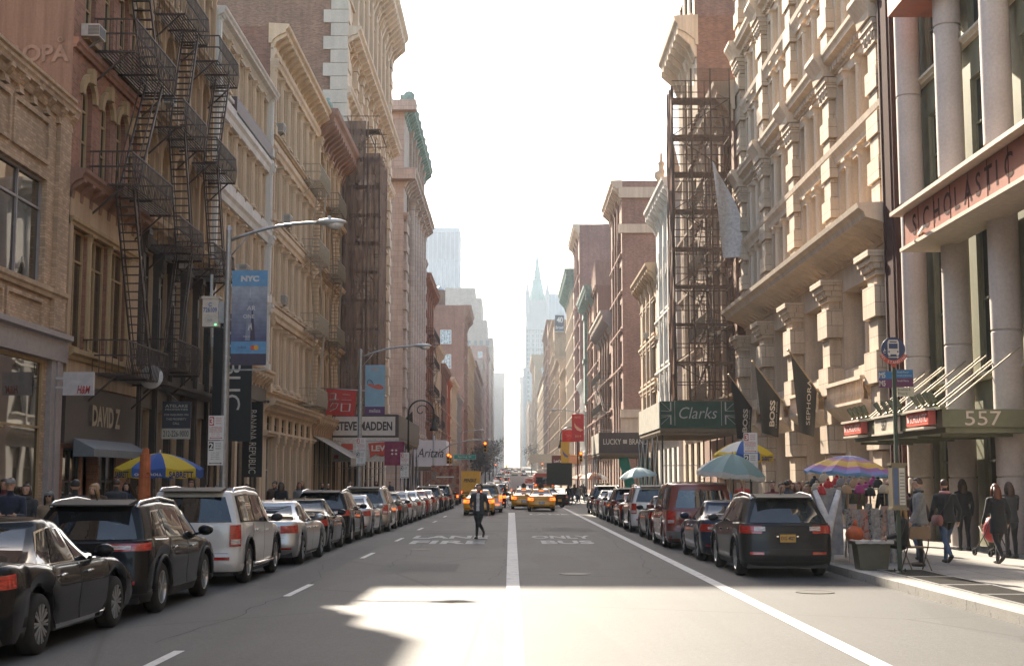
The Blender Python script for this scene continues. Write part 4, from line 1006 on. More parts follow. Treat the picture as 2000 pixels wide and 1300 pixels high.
# ------------------------------------------------------------------ right side of the street
def R1():
    X=12.95
    B=Bld('publisher_building','modern building with pale round columns and red lettered beam at the right edge','R',22.0,43.35,26,M_SCHGRN,x=X,depth=18)
    u=B.u; cols=[40.75,36.95,33.3,29.65,26.0]
    FL=[(4.75,8.9),(10.5,13.1),(14.3,17.2),(18.4,21.3),(22.5,25.2)]
    for ya,yb in zip([42.4]+cols,cols+[22.6]):
        a,c=u(ya)+(.3 if ya<42 else .1),u(yb)-(.3 if yb>23 else .1)
        if c-a<1: continue
        for z0,z1 in FL: B.win(a,c,z0,z1,'schol',M_SCHGRN,M_GLASS,at=-.2)
        B.win(a,c,.35,3.6,'shop',M_SCHGRN,M_SHOPGL,at=-.2)
    B.wall(reveal=.25)
    ms=M_SCHGRN
    for z0,z1 in FL: B.band(z0-.2,z0-.02,.28,'sill_course',flat('pale_sill',(.55,.5,.4),.6))
    for i,y in enumerate(cols):
        b=MB(); 
        for z0,z1 in ((0,1.9),(1.94,5.55),(5.59,9.0),(10.35,13.75),(13.79,16.9)) if i==0 else ((0,1.9),(1.94,5.55),(5.59,9.0),(10.35,14.7),(14.74,19),(19.04,25)):
            b.lathe([(.365,z0),(.38,z0+.02),(.38,z1-.02),(.365,z1)],28)
        b.lathe([(.35,0),(.35,16.9 if i==0 else 25)],20)
        B.part(b,'column',M_SCHCOL,True,loc=(.5,u(y),0),ang=35)
    b=MB(); o=1.62
    b.ext([(.5,8.5),(o,8.5),(o,9.45),(.5,9.45)],u(37.9),B.L,'xz'); b.mi=1
    b.ext([(.5,8.38),(o+.12,8.38),(o+.12,8.48),(.5,8.48)],u(38.0),B.L,'xz'); b.ext([(.5,9.47),(o+.3,9.47),(o+.3,9.58),(.5,9.58)],u(38.3),B.L,'xz')
    for k in range(14): b.box(o,o+.012,u(37.9)+k*1.35,u(37.9)+k*1.35+.02,8.52,9.43,2)
    b.mi=0; b.ext([(.3,15.6),(1.7,15.6),(1.7,17),(.3,17)],u(38.6),u(36.2),'xz')
    beam=B.part(b,'red_beam',[M_SCHRED,flat('beam_edge',(.62,.5,.4),.5),M_SCHDK])
    txt='SCHOLASTIC'
    ys=[36.9,35.85,34.95,34.05,33.3,32.5,31.75,31.05,30.5,29.75]
    for ch,y in zip(txt,ys): b=MB(); b.text(ch,.6,(o+.004,u(y),8.98),xd=(0,1,0),ext=.004,bold=.012); b.build('letter',M_SCHDK,beam)
    b=MB(); b.box(-.05,.68,0,1.35,-1,26); b.box(.66,.72,.2,.24,-1,26); b.box(.66,.72,1.1,1.14,-1,26); B.part(b,'corner_pier',M_SCHDK)
    # rod bracket under the beam end
    b=MB(); b.bar((1.0,u(39.4),8.75),(1.9,u(35.2),8.6),.07); b.bar((1.0,u(39.2),8.55),(1.9,u(36),8.42),.03); B.part(b,'lamp_rail',flat('rail_pale',(.7,.66,.58),.4,.3))
    # entrance canopy hung on rods
    xo=12.95-10.4
    cg=flat('canopy_olive',(.15,.15,.09),.5,.2)
    b=MB(); y0,y1=u(41.0),u(32.2)
    b.box(.5,xo,y0,y1,3.12,3.55); b.box(.5,xo-.1,y0+.1,y1-.1,2.98,3.12); b.box(xo-.06,xo+.07,y0-.05,y1+.06,3.55,3.62)
    for k in range(5): b.box(.6,xo-.2,y0+.4+k*1.9,y0+.5+k*1.9,2.9,2.98)
    can=B.part(b,'canopy',cg)
    b=MB()
    b.text('557',.34,(xo-.98,y1+.012,3.33),xd=(-1,0,0),fit=.88,ext=.01)
    b.build('number',flat('pale_numerals',(.62,.52,.42),.4),can)
    for y in (40.2,39.75,38.6,38.15,37.0,36.55,35.4,34.95,33.8,33.35,32.6):
        b=MB(); b.bar((xo-.15,u(y),3.55),(.45,u(y)+.02,5.1),.036); b.bar((xo-.15,u(y),3.55),(xo-.15,u(y),3.68),.1)
        b.build('rod',flat('rod_pale',(.3,.26,.19),.45,.4),can)
    redb=flat('red_sign_box',(.62,.11,.075),.5); wt=flat('white_letters',(.8,.78,.75),.5)
    for ya,yb in ((40.9,38.9),(34.4,32.6)):
        b=MB(); b.box(xo+.03,xo+.22,u(ya),u(yb),3.2,3.53); b.mi=1; b.text('SCHOLASTIC',.2,(xo+.225,(u(ya)+u(yb))/2+.12,3.37),xd=(0,1,0),fit=(ya-yb)*.76,ext=.006,bold=.0)
        q=u(ya)+.16; b.add([(xo+.226,q-.07,3.3),(xo+.226,q,3.28),(xo+.226,q+.07,3.3),(xo+.226,q+.07,3.45),(xo+.226,q,3.43),(xo+.226,q-.07,3.45)],[(0,1,2,3,4,5)])
        b.mi=2; b.box(xo,xo+.3,u(ya)-.06,u(yb)+.06,3.54,3.6); b.box(xo,xo+.3,u(ya)+.2,u(yb)-.1,3.1,3.15)
        b.build('sign_box',[redb,wt,flat('sign_trim_pale',(.6,.52,.42),.5)],can)
    b=MB(); b.box(xo+.03,xo+.1,u(37.9),u(35.6),3.14,3.54); b.mi=1; b.text('557',.27,(xo+.106,u(36.9),3.34),xd=(0,1,0),fit=.5,bold=.03,ext=.004); b.mi=0; b.box(xo,xo+.16,u(38),u(35.5),3.08,3.13); b.box(xo,xo+.16,u(38),u(35.5),3.56,3.62)
    b.build('number_panel',[flat('panel_cream',(.6,.54,.44),.5),M_BLACK],can)
    for i,y in enumerate((40.7,40.1,39.6,39.1,37.7,37.0,36.3,35.7,34.2,33.7,33.2,32.8)):
        b=MB(); b.lathe([(.06,0),(.06,.06),(.02,.1)],8); b.bar((0,0,.08),(.0,0,.16),.03); b.tube([(0,.02,.14),(.1,-.1,.38)],[.06,.075],8); b.build('spotlight',cg,can,loc=(xo-.02,u(y),3.62))
R1()
def R2():
    B=Bld('rusticated_bank_building','ornate limestone building with blocky piers, columned windows and a deep first cornice','R',43.4,72.2,41,M_LIME,x=12.75,depth=20)
    u=B.u; P=[44.9,51.75,58.5,65.2,71.6]   # pier centres
    W=1.55
    FL=[(1.0,5.4),(6.0,9.0),(11.35,13.75),(14.75,17.2),(18.9,21.3),(22.0,24.4),(26.1,28.5),(29.2,31.6),(33.3,35.7)]
    for ya,yb in zip(P,P[1:]):
        a,c=u(yb)+W/2+.15,u(ya)-W/2-.15; n=3; g=.42
        for z0,z1 in FL[:2]: B.win(a,c,z0,z1,'three',M_WFRAME,M_SHOPGL,at=-1.15)
        for (p,q) in bays(a,c,n,g,0):
            for i,(z0,z1) in enumerate(FL): 
                if i>1: B.win(p,q,z0,z1,'sash',M_WFRAME,M_GLASS,at=-.42)
        for k in (1,2):
            uc=a+(c-a-2*g)/3*k+g*(k-.5)
            for i,(z0,z1) in enumerate(FL):
                if i==0: B.column(uc,.2,-.4,z1,-.6,M_LIME,10,'shop_column')
                else: B.column(uc,.17,z0-.15 if i>1 else z0,z1+.12 if i>1 else z1,.02 if i>1 else -.55,M_LIME,10)
    B.wall(reveal=1.25)
    for y in P:
        B.pilaster(u(y),W,-.5,9.5,.62,M_LIMEQ,quoin=1.02)
        for z0,z1 in ((11.2,17.55),(18.75,24.75),(25.95,31.95),(33.1,39)): B.pilaster(u(y),W*.92,z0,z1,.34,M_LIMEQ,quoin=.78)
    for z in (14.05,21.6,28.8): B.band(z,z+.62,.3,'sill_course',M_LIME,prof=[(0,z),(.12,z),(.16,z+.2),(.3,z+.42),(.34,z+.62),(0,z+.64)])
    for z in (17.65,24.85,32.05): B.cornice(z,.85,.62,M_LIME,dent=.4,bd=.7); 
    for y in P:
        for z in (17.65,24.85,32.05):
            b=MB(); b.ext([(0,z-.05),(.55,z-.05),(.58,z+.2),(.75,z+.5),(.88,z+.7),(.88,z+.88),(0,z+.9)],u(y)-.8,u(y)+.8,'xz'); B.part(b,'cornice_block',M_LIME)
    B.cornice(9.9,1.05,1.35,M_LIME,br=.85,bw=.3,bh=.4,bd=.42,name='main_cornice')
    B.cornice(39,2,2,M_LIME,br=1.2)
    for (ya,yb) in zip(P,P[1:]):   # small balcony with balusters in every bay, over the shop front
        b=MB(); a,c=u(yb)+W/2+.05,u(ya)-W/2-.05; z=4.55
        b.ext([(0,z-.55),(.25,z-.5),(.75,z-.05),(.75,z+.05),(0,z+.05)],a,c,'xz'); b.box(.6,.78,a,c,z+.75,z+.88); n=int((c-a)/.22)
        for k in range(n): q=a+(k+.5)*(c-a)/n; b.tube([(.68,q,z+.05),(.68,q,z+.3),(.68,q,z+.5),(.68,q,z+.75)],[.04,.065,.035,.045],6)
        B.part(b,'balcony',M_LIME)
    # downpipe strip and plain return of the party pier
    b=MB(); b.box(-.02,.3,B.L-.62,B.L-.05,0,41); B.part(b,'end_strip',stone('pale_block_strip',(.62,.54,.44),1.25,.2,2))
R2()
def R3():
    B=Bld('shrouded_building','brick building wrapped in a tall scaffold above the green sidewalk shed','R',72.3,86,24,M_BROWNST,x=XR,depth=20)
    bs=bays(.6,13.1,4,1.2)
    for k in range(4):
        for a,c in bs: B.win(a,c,6.6+k*3.9,9.3+k*3.9,'sash',M_WFRAME,sill=M_BEIGE)
    B.wall(mats=[M_BROWNST,M_DKBRICK])
    B.cornice(22.3,1.6,1.1,M_LIME,br=1.2,dent=.5)
    for a,c in zip(bs,bs[1:]): B.pilaster((a[1]+c[0])/2,.8,6,22,.3,M_LIME)
    B.fire_escape(4,11,[6.4+k*3.9 for k in range(4)],1.3,lad=True)
    simple('corniced_loft_building','pale loft building with a deep bracketed cornice behind the scaffold','R',86.1,95.9,32.6,M_LIME,3,corn=2.0,fh=4.2,far=False,flank=M_DKBRICK)
    B2=Bld('brick_tower_building','tall brown brick building with white front rising behind the scaffold','R',96,105.5,47,M_LIME,x=13.6,depth=22)
    for k in range(3):
        for a,c in bays(.6,8.9,3,1): B2.win(a,c,32.5+k*4.2,35.3+k*4.2,'sash',M_WFRAME,sill=M_LIME)
    B2.wall(mats=[M_LIME,M_DKBRICK]); B2.cornice(45.5,1.4,1.2,M_LIME,br=1)
    simple('white_arched_building','white cast iron building with arched windows and a roof urn beyond the scaffold','R',98.6,112.2,24.5,M_WHITE,4,arch=.6,style='sash',trim=M_WHITE,corn=1.4,fh=4.3,z0=6.8,wh=3,far=False)
    o=[q for q in sc.objects if q.name.startswith('white_arched_building')][0]
    b=MB(); b.lathe([(0,0),(.5,0),(.5,.9),(.25,1.1),(.2,1.4),(.55,1.9),(.6,2.3),(.25,2.5),(.2,2.8),(.3,3.1),(.12,3.3),(.1,3.9),(0,4.1)],12); b.build('roof_urn',M_LIME,o,True,loc=(.1,5.5,24.4))
    b=MB(); b.ext([(-.4,24.4),(.4,24.4),(.4,25.2),(0,27.0),(-.4,25.2)],9,13.4,'xz'); b.build('gable',M_LIME,o)
    simple('beige_shop_building','slim beige building with window air conditioners before the right side street','R',112.3,126.5,20.2,M_BEIGE,4,trim=M_LIME,corn=1.3,fh=3.9,far=False,style='sash')
R3()
# ------------------------------------------------------------------ beyond the cross street
def far_side():
    S=simple
    S('unseen_brick_block','unseen tan brick block added past the left edge, continuing the row','L',-60,21.9,23,M_TANBRICK,10,maxf=3)  # out of view, added so the car rears reflect a closed street
    S('unseen_stone_block','unseen pale stone block added past the right edge, continuing the row','R',-60,21.9,25,M_LIME,10,maxf=3)  # out of view too, added for reflections and bounced light
    S('red_corner_building','red brick corner block with stone bands beyond the right side street','R',147,163,35.2,brick('rose_brick',(.33,.18,.13),(.3,.24,.2)),4,z0=10.5,fh=4.2,wh=2.6,corn=1.6,cmat=M_LIME,trim=None,depth=24,far=False,style='sash2')
    o=[q for q in sc.objects if q.name=='red_corner_building'][0]
    b=MB()
    for z,h in ((33.2,1.2),(29.2,1.0),(8.6,.9),(5.2,.8)): b.box(-24,.35,15.98,16.35,z,z+h)
    b.box(-24,.3,16,16.12,5.9,8.6); b.build('stone_band',M_LIME,o)
    S('dark_ladder_building','narrow brown building hung with black fire escapes and a wide flat cornice','R',163.2,188,22.6,M_BROWNST,5,fe=(.1,.85),corn=1.9,cmat=M_GREYMET)
    S('gabled_brown_building','dark brownstone building with pointed gables above the black fire escapes','R',189,199,29.5,M_BROWNST,3,corn=.6,depth=15)
    o=[q for q in sc.objects if q.name=='gabled_brown_building'][0]
    b=MB()
    for k in range(3): b.ext([(k*3.3+.2,29),(k*3.3+3.1,29),(k*3.3+1.65,33.4)],-8,.3,'yz')
    b.build('gable',M_BROWNST,o)
    S('copper_cornice_building','narrow red brick building with green copper cornice and bay','R',199.2,222,31,M_REDBRICK,4,corn=2.0,cmat=M_COPPER,depth=14)
    o=[q for q in sc.objects if q.name=='copper_cornice_building'][0]
    b=MB(); b.box(0,.6,5,8,14,28); b.box(-.1,.8,4.8,8.2,27.6,28.4); b.box(-.1,.8,4.8,8.2,20.5,21.1); b.box(-6,1.2,22.7,23.1,28.6,31); b.build('copper_bay',M_COPPER,o)
    S('white_grid_building','white iron building with large panes under the copper cornice','R',222.2,240,18.5,M_WHITE,5,trim=M_WHITE)
    S('big_brick_flank_building','large plain brown brick block rising above the right roofs','R',240.2,262,48.2,brick('plum_brick',(.3,.16,.13),(.26,.2,.18)),4,corn=1.6,cmat=M_LIME,depth=30)
    S('green_crown_building','tall stone building with flaring green crown cornice','R',262.2,300,43.5,M_LIME,7,corn=3,cmat=M_COPPER,brk=2.4)
    S('long_tan_building','tan building of many bays below the green crown','R',300.2,328,27,M_BEIGE,6)
    S('mixed_front_building','tan brick front with small cornice past the second side street','R',345,385,33,M_TANBRICK,8)
    S('sign_roof_building','tan tower block under the dark numbered billboard','R',386,430,48,M_TANBRICK,7,corn=1)
    S('window_slab_building','brown slab with a flank full of small windows','R',452,520,56,M_BROWNST,8,corn=.8,depth=15,flankwin=(2.2,2.6,[10+k*4.2 for k in range(10)],[-13,-9.5,-6,-2.8]))
    S('flared_cornice_building','tan tower with flared top cornice beside the white skyscraper','R',720,800,69,M_BEIGE,8,corn=4,depth=14,flankwin=(2.4,3,[14+k*5 for k in range(10)],[-11,-7,-3.5]))
    S('pale_slab_building','pale grey slab low in the distance on the right','R',860,990,50,M_PALE,8,corn=1)
    S('distant_grey_building','hazy grey block at the far right end of the canyon','R',1000,1200,60,M_PALE,8,corn=1)
    S('narrow_far_tower','hazy narrow tower closing the street on the right','R',2000,2100,155,M_PALE,4,corn=3,z0=20,fh=18,wh=10,shop=False)
    S('tan_filler_building','tan building of tall windows between the brown slab and the flared cornice','R',520.2,640,42,M_TANBRICK,10)
    S('grey_filler_building','grey stone front before the flared cornice tower','R',640.2,719,36,M_PALE,6)
    S('stone_filler_building','tan stone front just past the bright window flank','L',372.2,440,39,M_BEIGE,8)
    S('brown_filler_building','brown front hidden by bare trees on the left','L',440.2,549,41,M_BROWNST,9)
    # left
    S('red_painted_building','red painted building with zigzag cornice and fire escape past the corner block','L',187.2,212,31,M_REDBRICK,5,fe=(.2,.8),corn=1.4)
    S('cream_low_building','cream low building with black fire escape','L',212.2,232,23.6,M_CREAM,4,fe=(.1,.6),corn=1.2,brk=1)
    S('brown_low_building','brown low building with arched windows','L',232.2,255,22,M_BROWNST,5,arch=.5,corn=1.2)
    S('orange_front_building','narrow building with bright rust coloured front','L',255.2,270,21,flat('rust_paint',(.42,.13,.06),.7),3,corn=.8)
    S('pale_low_building','pale low building with round arched top windows','L',270.2,300,22.5,M_LIME,6,arch=.8,corn=1)
    S('grey_low_building','grey low building at the second side street','L',300.2,328,21,M_GREYMET,6,corn=1)
    B=S('brick_flank_building','red brick building whose flank has three pairs of bright windows','L',345,372,47,brick('flank_red',(.3,.14,.1),(.3,.25,.2)),5,corn=3,cmat=M_BROWNST,depth=9.5,fh=4.6,flankwin=(2.9,3.7,[42-5.2-k*6.4 for k in range(3)],[-6.2]))
    B.root['label']='red brick building whose flank has a column of bright windows'
    S('pale_round_top_building','pale pinkish block with flat rounded roof edge','L',550,600,51,M_PALE,6,corn=1,depth=13)
    S('pink_window_building','pinkish brick block with rows of small windows','L',640,720,66,brick('pink_brick',(.42,.24,.19)),8,corn=1,depth=17,flankwin=(2.2,3,[40,47,54,60],[-14,-9,-4]))
    S('dark_slab_building','grey stone slab on the left where the street narrows','L',790,860,72,M_PALE,6,corn=1.5)
    # stepped office tower
    r=thing('stepped_tower','hazy pale tower with stepped setbacks beyond the left roofs','tower',(-12.5,870,0))
    b=MB()
    for x0,x1,y0,y1,z0,z1 in ((-42,0,0,60,0,94),(-42,-4,2,58,94,106),(-40,-7.5,4,55,106,121),(-36,-12,6,50,121,128)): b.box(x0,x1,y0,y1,z0,z1)
    b.build('wall',M_PALE,r)
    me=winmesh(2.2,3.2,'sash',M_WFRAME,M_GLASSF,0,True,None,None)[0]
    for i in range(9):
        for k in range(11): inst(me,'window',r,(-36+i*3.9,-.1,48+k*4.1),(0,0,-PI/2))
    S('end_slab_building','hazy slab tower closing the street on the left','L',1700,1950,118,M_PALE,6,corn=2,z0=20,fh=14,wh=8,shop=False)
    S('end_thin_building','faint tower farthest along the left side','L',2050,2150,165,M_PALE,4,corn=2,z0=20,fh=14,wh=8,shop=False,depth=22)
    # blue-grey curtain wall tower
    r=thing('glass_office_tower','blue grey ribbed office tower standing in haze above the left roofs','tower',(-81,1500,0))
    b=MB(); b.box(-24,20.5,0,45,0,282); b.build('wall',glassmat('tower_glass',(.09,.12,.17),.25,.02),r)
    b=MB()
    for k in range(10): x=-24+44.5*k/9; b.box(x-.5,x+.5,-.8,0,0,286)
    for k in range(10): y=45*k/9; b.box(20.5,21.3,y-.4,y+.4,0,286)
    b.box(-24.5,21.2,-.6,45.6,282,287); b.build('rib',flat('tower_rib',(.27,.3,.35),.5),r)
    b=MB(); b.box(-24,20.4,-.3,-.05,250,281); b.build('plant_louvre',flat('tower_louvre',(.14,.16,.2),.5),r)
    b=MB(); b.tube([(-12,10,287),(-12,10,318)],[.5,.15],6); b.build('mast',M_STEEL,r)
    r=thing('blue_slab_tower','blue grey slab tower in haze right of the white skyscraper','tower',(49,1450,0))
    b=MB(); b.box(-9,22,0,40,0,204); b.build('wall',glassmat('tower_glass_blue',(.12,.17,.23),.3,.02),r)
    b=MB()
    for k in range(9): b.box(-9+31*k/8-.4,-9+31*k/8+.4,-.6,0,0,205)
    b.build('rib',flat('tower_rib2',(.25,.29,.35),.5),r)
    gothic()
    r=thing('distant_roof_tower','faint tower with mast peeping over the brick flank on the right','tower',(112,1500,0))
    b=MB(); b.box(-8,8,0,16,0,292); b.build('wall',M_PALE,r); b=MB(); b.tube([(-10,5,250),(-10,5,305)],[.6,.3],6); b.build('mast',M_STEEL,r)
def gothic():
    r=thing('gothic_skyscraper','white gothic skyscraper with green pointed crown at the end of the street','tower',(27,1400,0))
    W=stone('terracotta_white',(.42,.42,.42),0,.25); G=flat('verdigris_roof',(.2,.33,.3),.7)
    b=MB()
    def tier(hx,z0,z1,nr):
        b.box(-hx,hx,-hx+14,hx+14,z0,z1)
        for k in range(nr+1):
            x=-hx+2*hx*k/nr
            b.box(x-.5,x+.5,-hx+13.3,-hx+14,z0,z1+1.2); 
            b.box(-hx-.7,-hx,14-hx+2*hx*k/nr-.5,14-hx+2*hx*k/nr+.5,z0,z1+1.2)
    tier(14.6,0,118,9); tier(12.4,118,160,8); tier(11.4,160,178,7); tier(10,178,190,6)
    for z in (60,90,117,139,159): b.box(-13 if z>118 else -15.2,13 if z>118 else 15.2,-.8 if z>118 else -1.6,2.5,z,z+1.4)
    b.build('wall',W,r)
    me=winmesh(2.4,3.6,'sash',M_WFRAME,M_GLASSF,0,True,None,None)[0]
    for i in range(5):
        for k in range(18): inst(me,'window',r,(-10.8+i*4.8,1.5 if k>8 else -.7,72+k*4.9),(0,0,-PI/2))
    for sx in (-1,1):
        for sy in (-1,1):
            b=MB(); b.lathe([(2.1,176),(2.1,197),(2.5,198),(0,212)],8); b.build('turret',W,r,loc=(sx*10.6,14+sy*10.6,0))
    b=MB(); b.lathe([(9.6,190),(6.0,207),(5.4,208),(5.2,214),(3.8,215),(3.4,224),(2.4,225),(2,234),(.8,240),(.35,247),(0,252)],8); b.build('spire',G,r)
    b=MB()
    for k in range(8): a=k*PI/4+PI/8; b.tube([(11*math.cos(a),11*math.sin(a),194),(9*math.cos(a),9*math.sin(a),203)],[.9,.1],5)
    b.build('dormer',G,r,loc=(0,14,0))
    for o in r.children:
        if o.name.startswith('spire'): o.location=(0,14,0)
far_side()
def water_tank():
    r=thing('water_tank','wooden rooftop water tank on the brick building with bright flank windows','water tank',(-19.3,352,46.2))
    b=MB()
    for x in (-.9,.9):
        for y in (-.9,.9): b.bar((x,y,0),(x,y,1.6),.2)
    b.build('stand',M_IRON,r)
    b=MB(); b.lathe([(0,1.5),(1.55,1.5),(1.5,5.6),(0,5.6)],18); b.build('barrel',flat('tank_wood',(.17,.1,.07),.8),r)
    b=MB(); b.lathe([(1.7,5.6),(1.6,5.8),(.3,6.8),(0,6.9)],18); b.build('roof',flat('tank_roof',(.4,.4,.4),.5,.4),r)
water_tank()
def billboard():
    r=thing('billboard','dark billboard with the number forty on the tan tower block','billboard',(12.2,384.5,0))
    b=MB(); b.box(.3,2.9,-.3,0,44.5,49.2); b.mi=1; b.text('40',1.7,(1.7,-.31,47.8),fit=1.8,ext=.05,bold=.03); b.text('Broad',.9,(1.6,-.31,45.6),fit=2.2,ext=.05,bold=.02); b.box(.2,3,-.32,-.28,44.3,44.5);b.box(.2,3,-.32,-.28,49.2,49.4)
    o=b.build('panel',[flat('billboard_dark',(.1,.1,.12),.6),M_WHITE],r)
billboard()
# ------------------------------------------------------------------ vehicles (local: rear bumper at y=0, nose at +y, wheels on z=0)
def paint(name,c,metal=.0,rough=.25,coat=1):
    m,nt,b=newmat(name); v=objco(nt)
    d=noise(nt,objco(nt,1,1,1),3,5,.7); z=nd(nt,'ShaderNodeSeparateXYZ'); nt.links.new(v,z.inputs[0])
    mr=nd(nt,'ShaderNodeMapRange'); mr.inputs[1].default_value=.2; mr.inputs[2].default_value=.55; mr.inputs[3].default_value=.3; mr.inputs[4].default_value=.0; nt.links.new(z.outputs[2],mr.inputs[0])
    mu=nd(nt,'ShaderNodeMath',operation='MULTIPLY'); nt.links.new(mr.outputs[0],mu.inputs[0]); nt.links.new(d,mu.inputs[1])
    nt.links.new(mixc(nt,mu.outputs[0],c,(.17,.15,.13)),b.inputs['Base Color'])      # road dirt low on the doors
    b.inputs['Metallic'].default_value=metal; b.inputs['Roughness'].default_value=rough; b.inputs['Coat Weight'].default_value=coat; b.inputs['Coat Roughness'].default_value=.03; dk=max(c)<.1; b.inputs['Specular IOR Level'].default_value=.08 if dk else .3; b.inputs['Coat IOR'].default_value=1.3 if dk else 1.42; b.inputs['Coat Weight'].default_value=.6 if dk else 1
    return m
P_BLACK=paint('car_paint_black',(.012,.012,.013)); P_WHITE=paint('car_paint_white',(.72,.7,.66),0,.3); P_SILVER=paint('car_paint_silver',(.5,.5,.49),.6,.32); P_GREY=paint('car_paint_grey',(.03,.03,.031),.2,.35)
P_GOLD=paint('car_paint_champagne',(.42,.36,.28),.5,.33); P_MAROON=paint('car_paint_maroon',(.2,.035,.025),.1,.3); P_NAVY=paint('car_paint_navy',(.02,.03,.055),.2,.28); P_YEL=paint('taxi_paint_yellow',(.75,.36,.02),0,.35); P_DKGRN=paint('car_paint_dark_green',(.03,.04,.03),.2,.3); P_RED=paint('car_paint_red',(.3,.03,.02),.1,.3)
C_GLASS=glassmat('car_glass',(.018,.02,.022),.02,.0,.5,.9); C_TRIM=flat('black_plastic',(.025,.024,.023),.6); C_CHROME=flat('chrome',(.75,.74,.72),.12,1,.03); C_TYRE=flat('tyre_rubber',(.02,.019,.018),.85,0,.3,9); C_RIM=flat('alloy_rim',(.5,.49,.47),.3,.85,.1)
def lens(name,c):
    m,nt,b=newmat(name); b.inputs['Base Color'].default_value=(*c,1); b.inputs['Roughness'].default_value=.12; b.inputs['Coat Weight'].default_value=1
    v=objco(nt); n=noise(nt,objco(nt,3,3,14),3,2); bump(nt,b,n,.3,.02); nt.links.new(ramp(nt,n,[(.3,sc3(c,.5)),(.7,sc3(c,1.4))]),b.inputs['Base Color']); return m
C_RED=lens('tail_lens_red',(.5,.022,.012)); C_WHITEL=lens('tail_lens_clear',(.6,.5,.45)); C_LIT=emis('brake_light_lit',(1,.12,.015),1.1); C_AMB=emis('signal_amber',(1,.3,.03),1.5); C_HEAD=lens('head_lens',(.55,.55,.55))
C_PLATE=flat('plate_gold',(.62,.36,.07),.5); C_PLATEW=flat('plate_white',(.65,.66,.68),.5); C_PTXT=flat('plate_ink',(.03,.03,.09),.5)
class Car:
    def __init__(s,name,label,paintm,L,W,H,wb,ro,r,deck,rings,gh,cat='car',clad=0,crown=.04):
        s.L,s.W,s.H,s.wb,s.ro,s.r=L,W/2,H,wb,ro,r; s.deckp=deck; s.rings=rings; s.gh=gh; s.p=paintm; s.clad=clad; s.crown=crown
        s.root=thing(name,label,cat); s.name=name
        s.ya,s.yb=ro,ro+wb
        s.zr=.2
        # side stations
        st=set([.5,L-.5])
        for yc in (s.ya,s.yb):
            for k in range(13): st.add(round(yc+math.cos(PI*k/12)*(r+.075),3))
        n=22
        for k in range(n): 
            y=.5+(L-1.0)*k/(n-1)
            if all(abs(y-yc)>r+.1 for yc in (s.ya,s.yb)): st.add(round(y,3))
        s.st=sorted(y for y in st if .46<=y<=L-.46)
        s.body()
    def deck(s,y):
        P=s.deckp
        if y<=P[0][0]: return P[0][1]
        for (a,za),(b,zb) in zip(P,P[1:]):
            if y<=b: t=(y-a)/(b-a); t=t*t*(3-2*t); return za+(zb-za)*t
        return P[-1][1]
    def ringp(s,f):
        R_=s.rings; f=clamp(f,0,1)
        for (fa,*A),(fb,*B) in zip(R_,R_[1:]):
            if f<=fb: t=(f-fa)/(fb-fa); return [lerp(a,b,t) for a,b in zip(A,B)]
        return R_[-1][1:]
    def outline(s,f):
        "half outline of the lower body at height fraction f: list of (x,y,z)"
        w,ry,fy=s.ringp(f); w*=s.W; fy=s.L+fy; pts=[]
        E=[(0,0),(.3,.004),(.55,.016),(.75,.036),(.86,.062),(.93,.1),(.972,.16),(.993,.25),(1.0,.38)]
        for ux,uy in E: pts.append((ux*w,ry+uy*.95))
        for y in s.st: 
            t=clamp((y-ry)/(fy-ry),0,1); pts.append((w*(1-.02*(2*t-1)**4),y))
        for ux,uy in E[::-1]: pts.append((ux*w,fy-uy*1.05))
        out=[]
        for x,y in pts:
            zt=s.deck(y); z=s.zr+f*(zt-s.zr)
            for yc in (s.ya,s.yb):
                d=abs(y-yc); ra=s.r+.075
                if d<ra: za=s.r+math.sqrt(ra*ra-d*d); z=za+(f)*(zt-za) if zt>za else zt
            out.append((x,y,z))
        return out
    def surf(s,t,f,off=0):
        "point on the lower body: t = metres along the outline from the rear centre (negative = left)"
        sg=1 if t>=0 else -1; o=s.outline(f); a=abs(t); i=0; acc=0
        for i in range(len(o)-1):
            d=math.hypot(o[i+1][0]-o[i][0],o[i+1][1]-o[i][1])
            if acc+d>=a or i==len(o)-2:
                k=clamp((a-acc)/max(d,1e-6),0,1)
                p=[lerp(u,v,k) for u,v in zip(o[i],o[i+1])]
                tx,ty=o[i+1][0]-o[i][0],o[i+1][1]-o[i][1]; q=math.hypot(tx,ty) or 1
                return (sg*(p[0]+ty/q*off),p[1]-tx/q*off,p[2])
            acc+=d
    def tside(s,y,f=.6):
        o=s.outline(f); acc=0
        for i in range(len(o)-1):
            d=math.hypot(o[i+1][0]-o[i][0],o[i+1][1]-o[i][1])
            if o[i][1]<=y<=o[i+1][1] and o[i][0]>s.W*.8: return acc+d*(y-o[i][1])/max(1e-6,o[i+1][1]-o[i][1])
            acc+=d
        return acc
    def ghz(s,y,b):
        g=s.gh; y0=g['yr1'];y1=g['yf1']; t=clamp((y-y0)/(y1-y0),-.4,1.4); zr=s.H-.05*(2*t-1)**2-(.0 if t<.5 else .02)
        return lerp(s.deck(y)-.03,zr-.05,b)
    def ghw(s,b): g=s.gh; return lerp(g['w0'],g['w1'],b**1.15)*s.W
    def ghy(s,b,front): 
        g=s.gh; bb=b**(.85 if not front else .9)
        return lerp(g['yf0'],g['yf1'],bb) if front else lerp(g['yr0'],g['yr1'],bb)
    def gside(s,y,b,off=0,sg=1):
        w=s.ghw(b); ya,yb=s.ghy(b,0),s.ghy(b,1); t=clamp((y-ya)/(yb-ya),0,1); x=w*(1-.06*(2*t-1)**4)
        return (sg*(x+off),y,s.ghz(y,b)+off*.3)
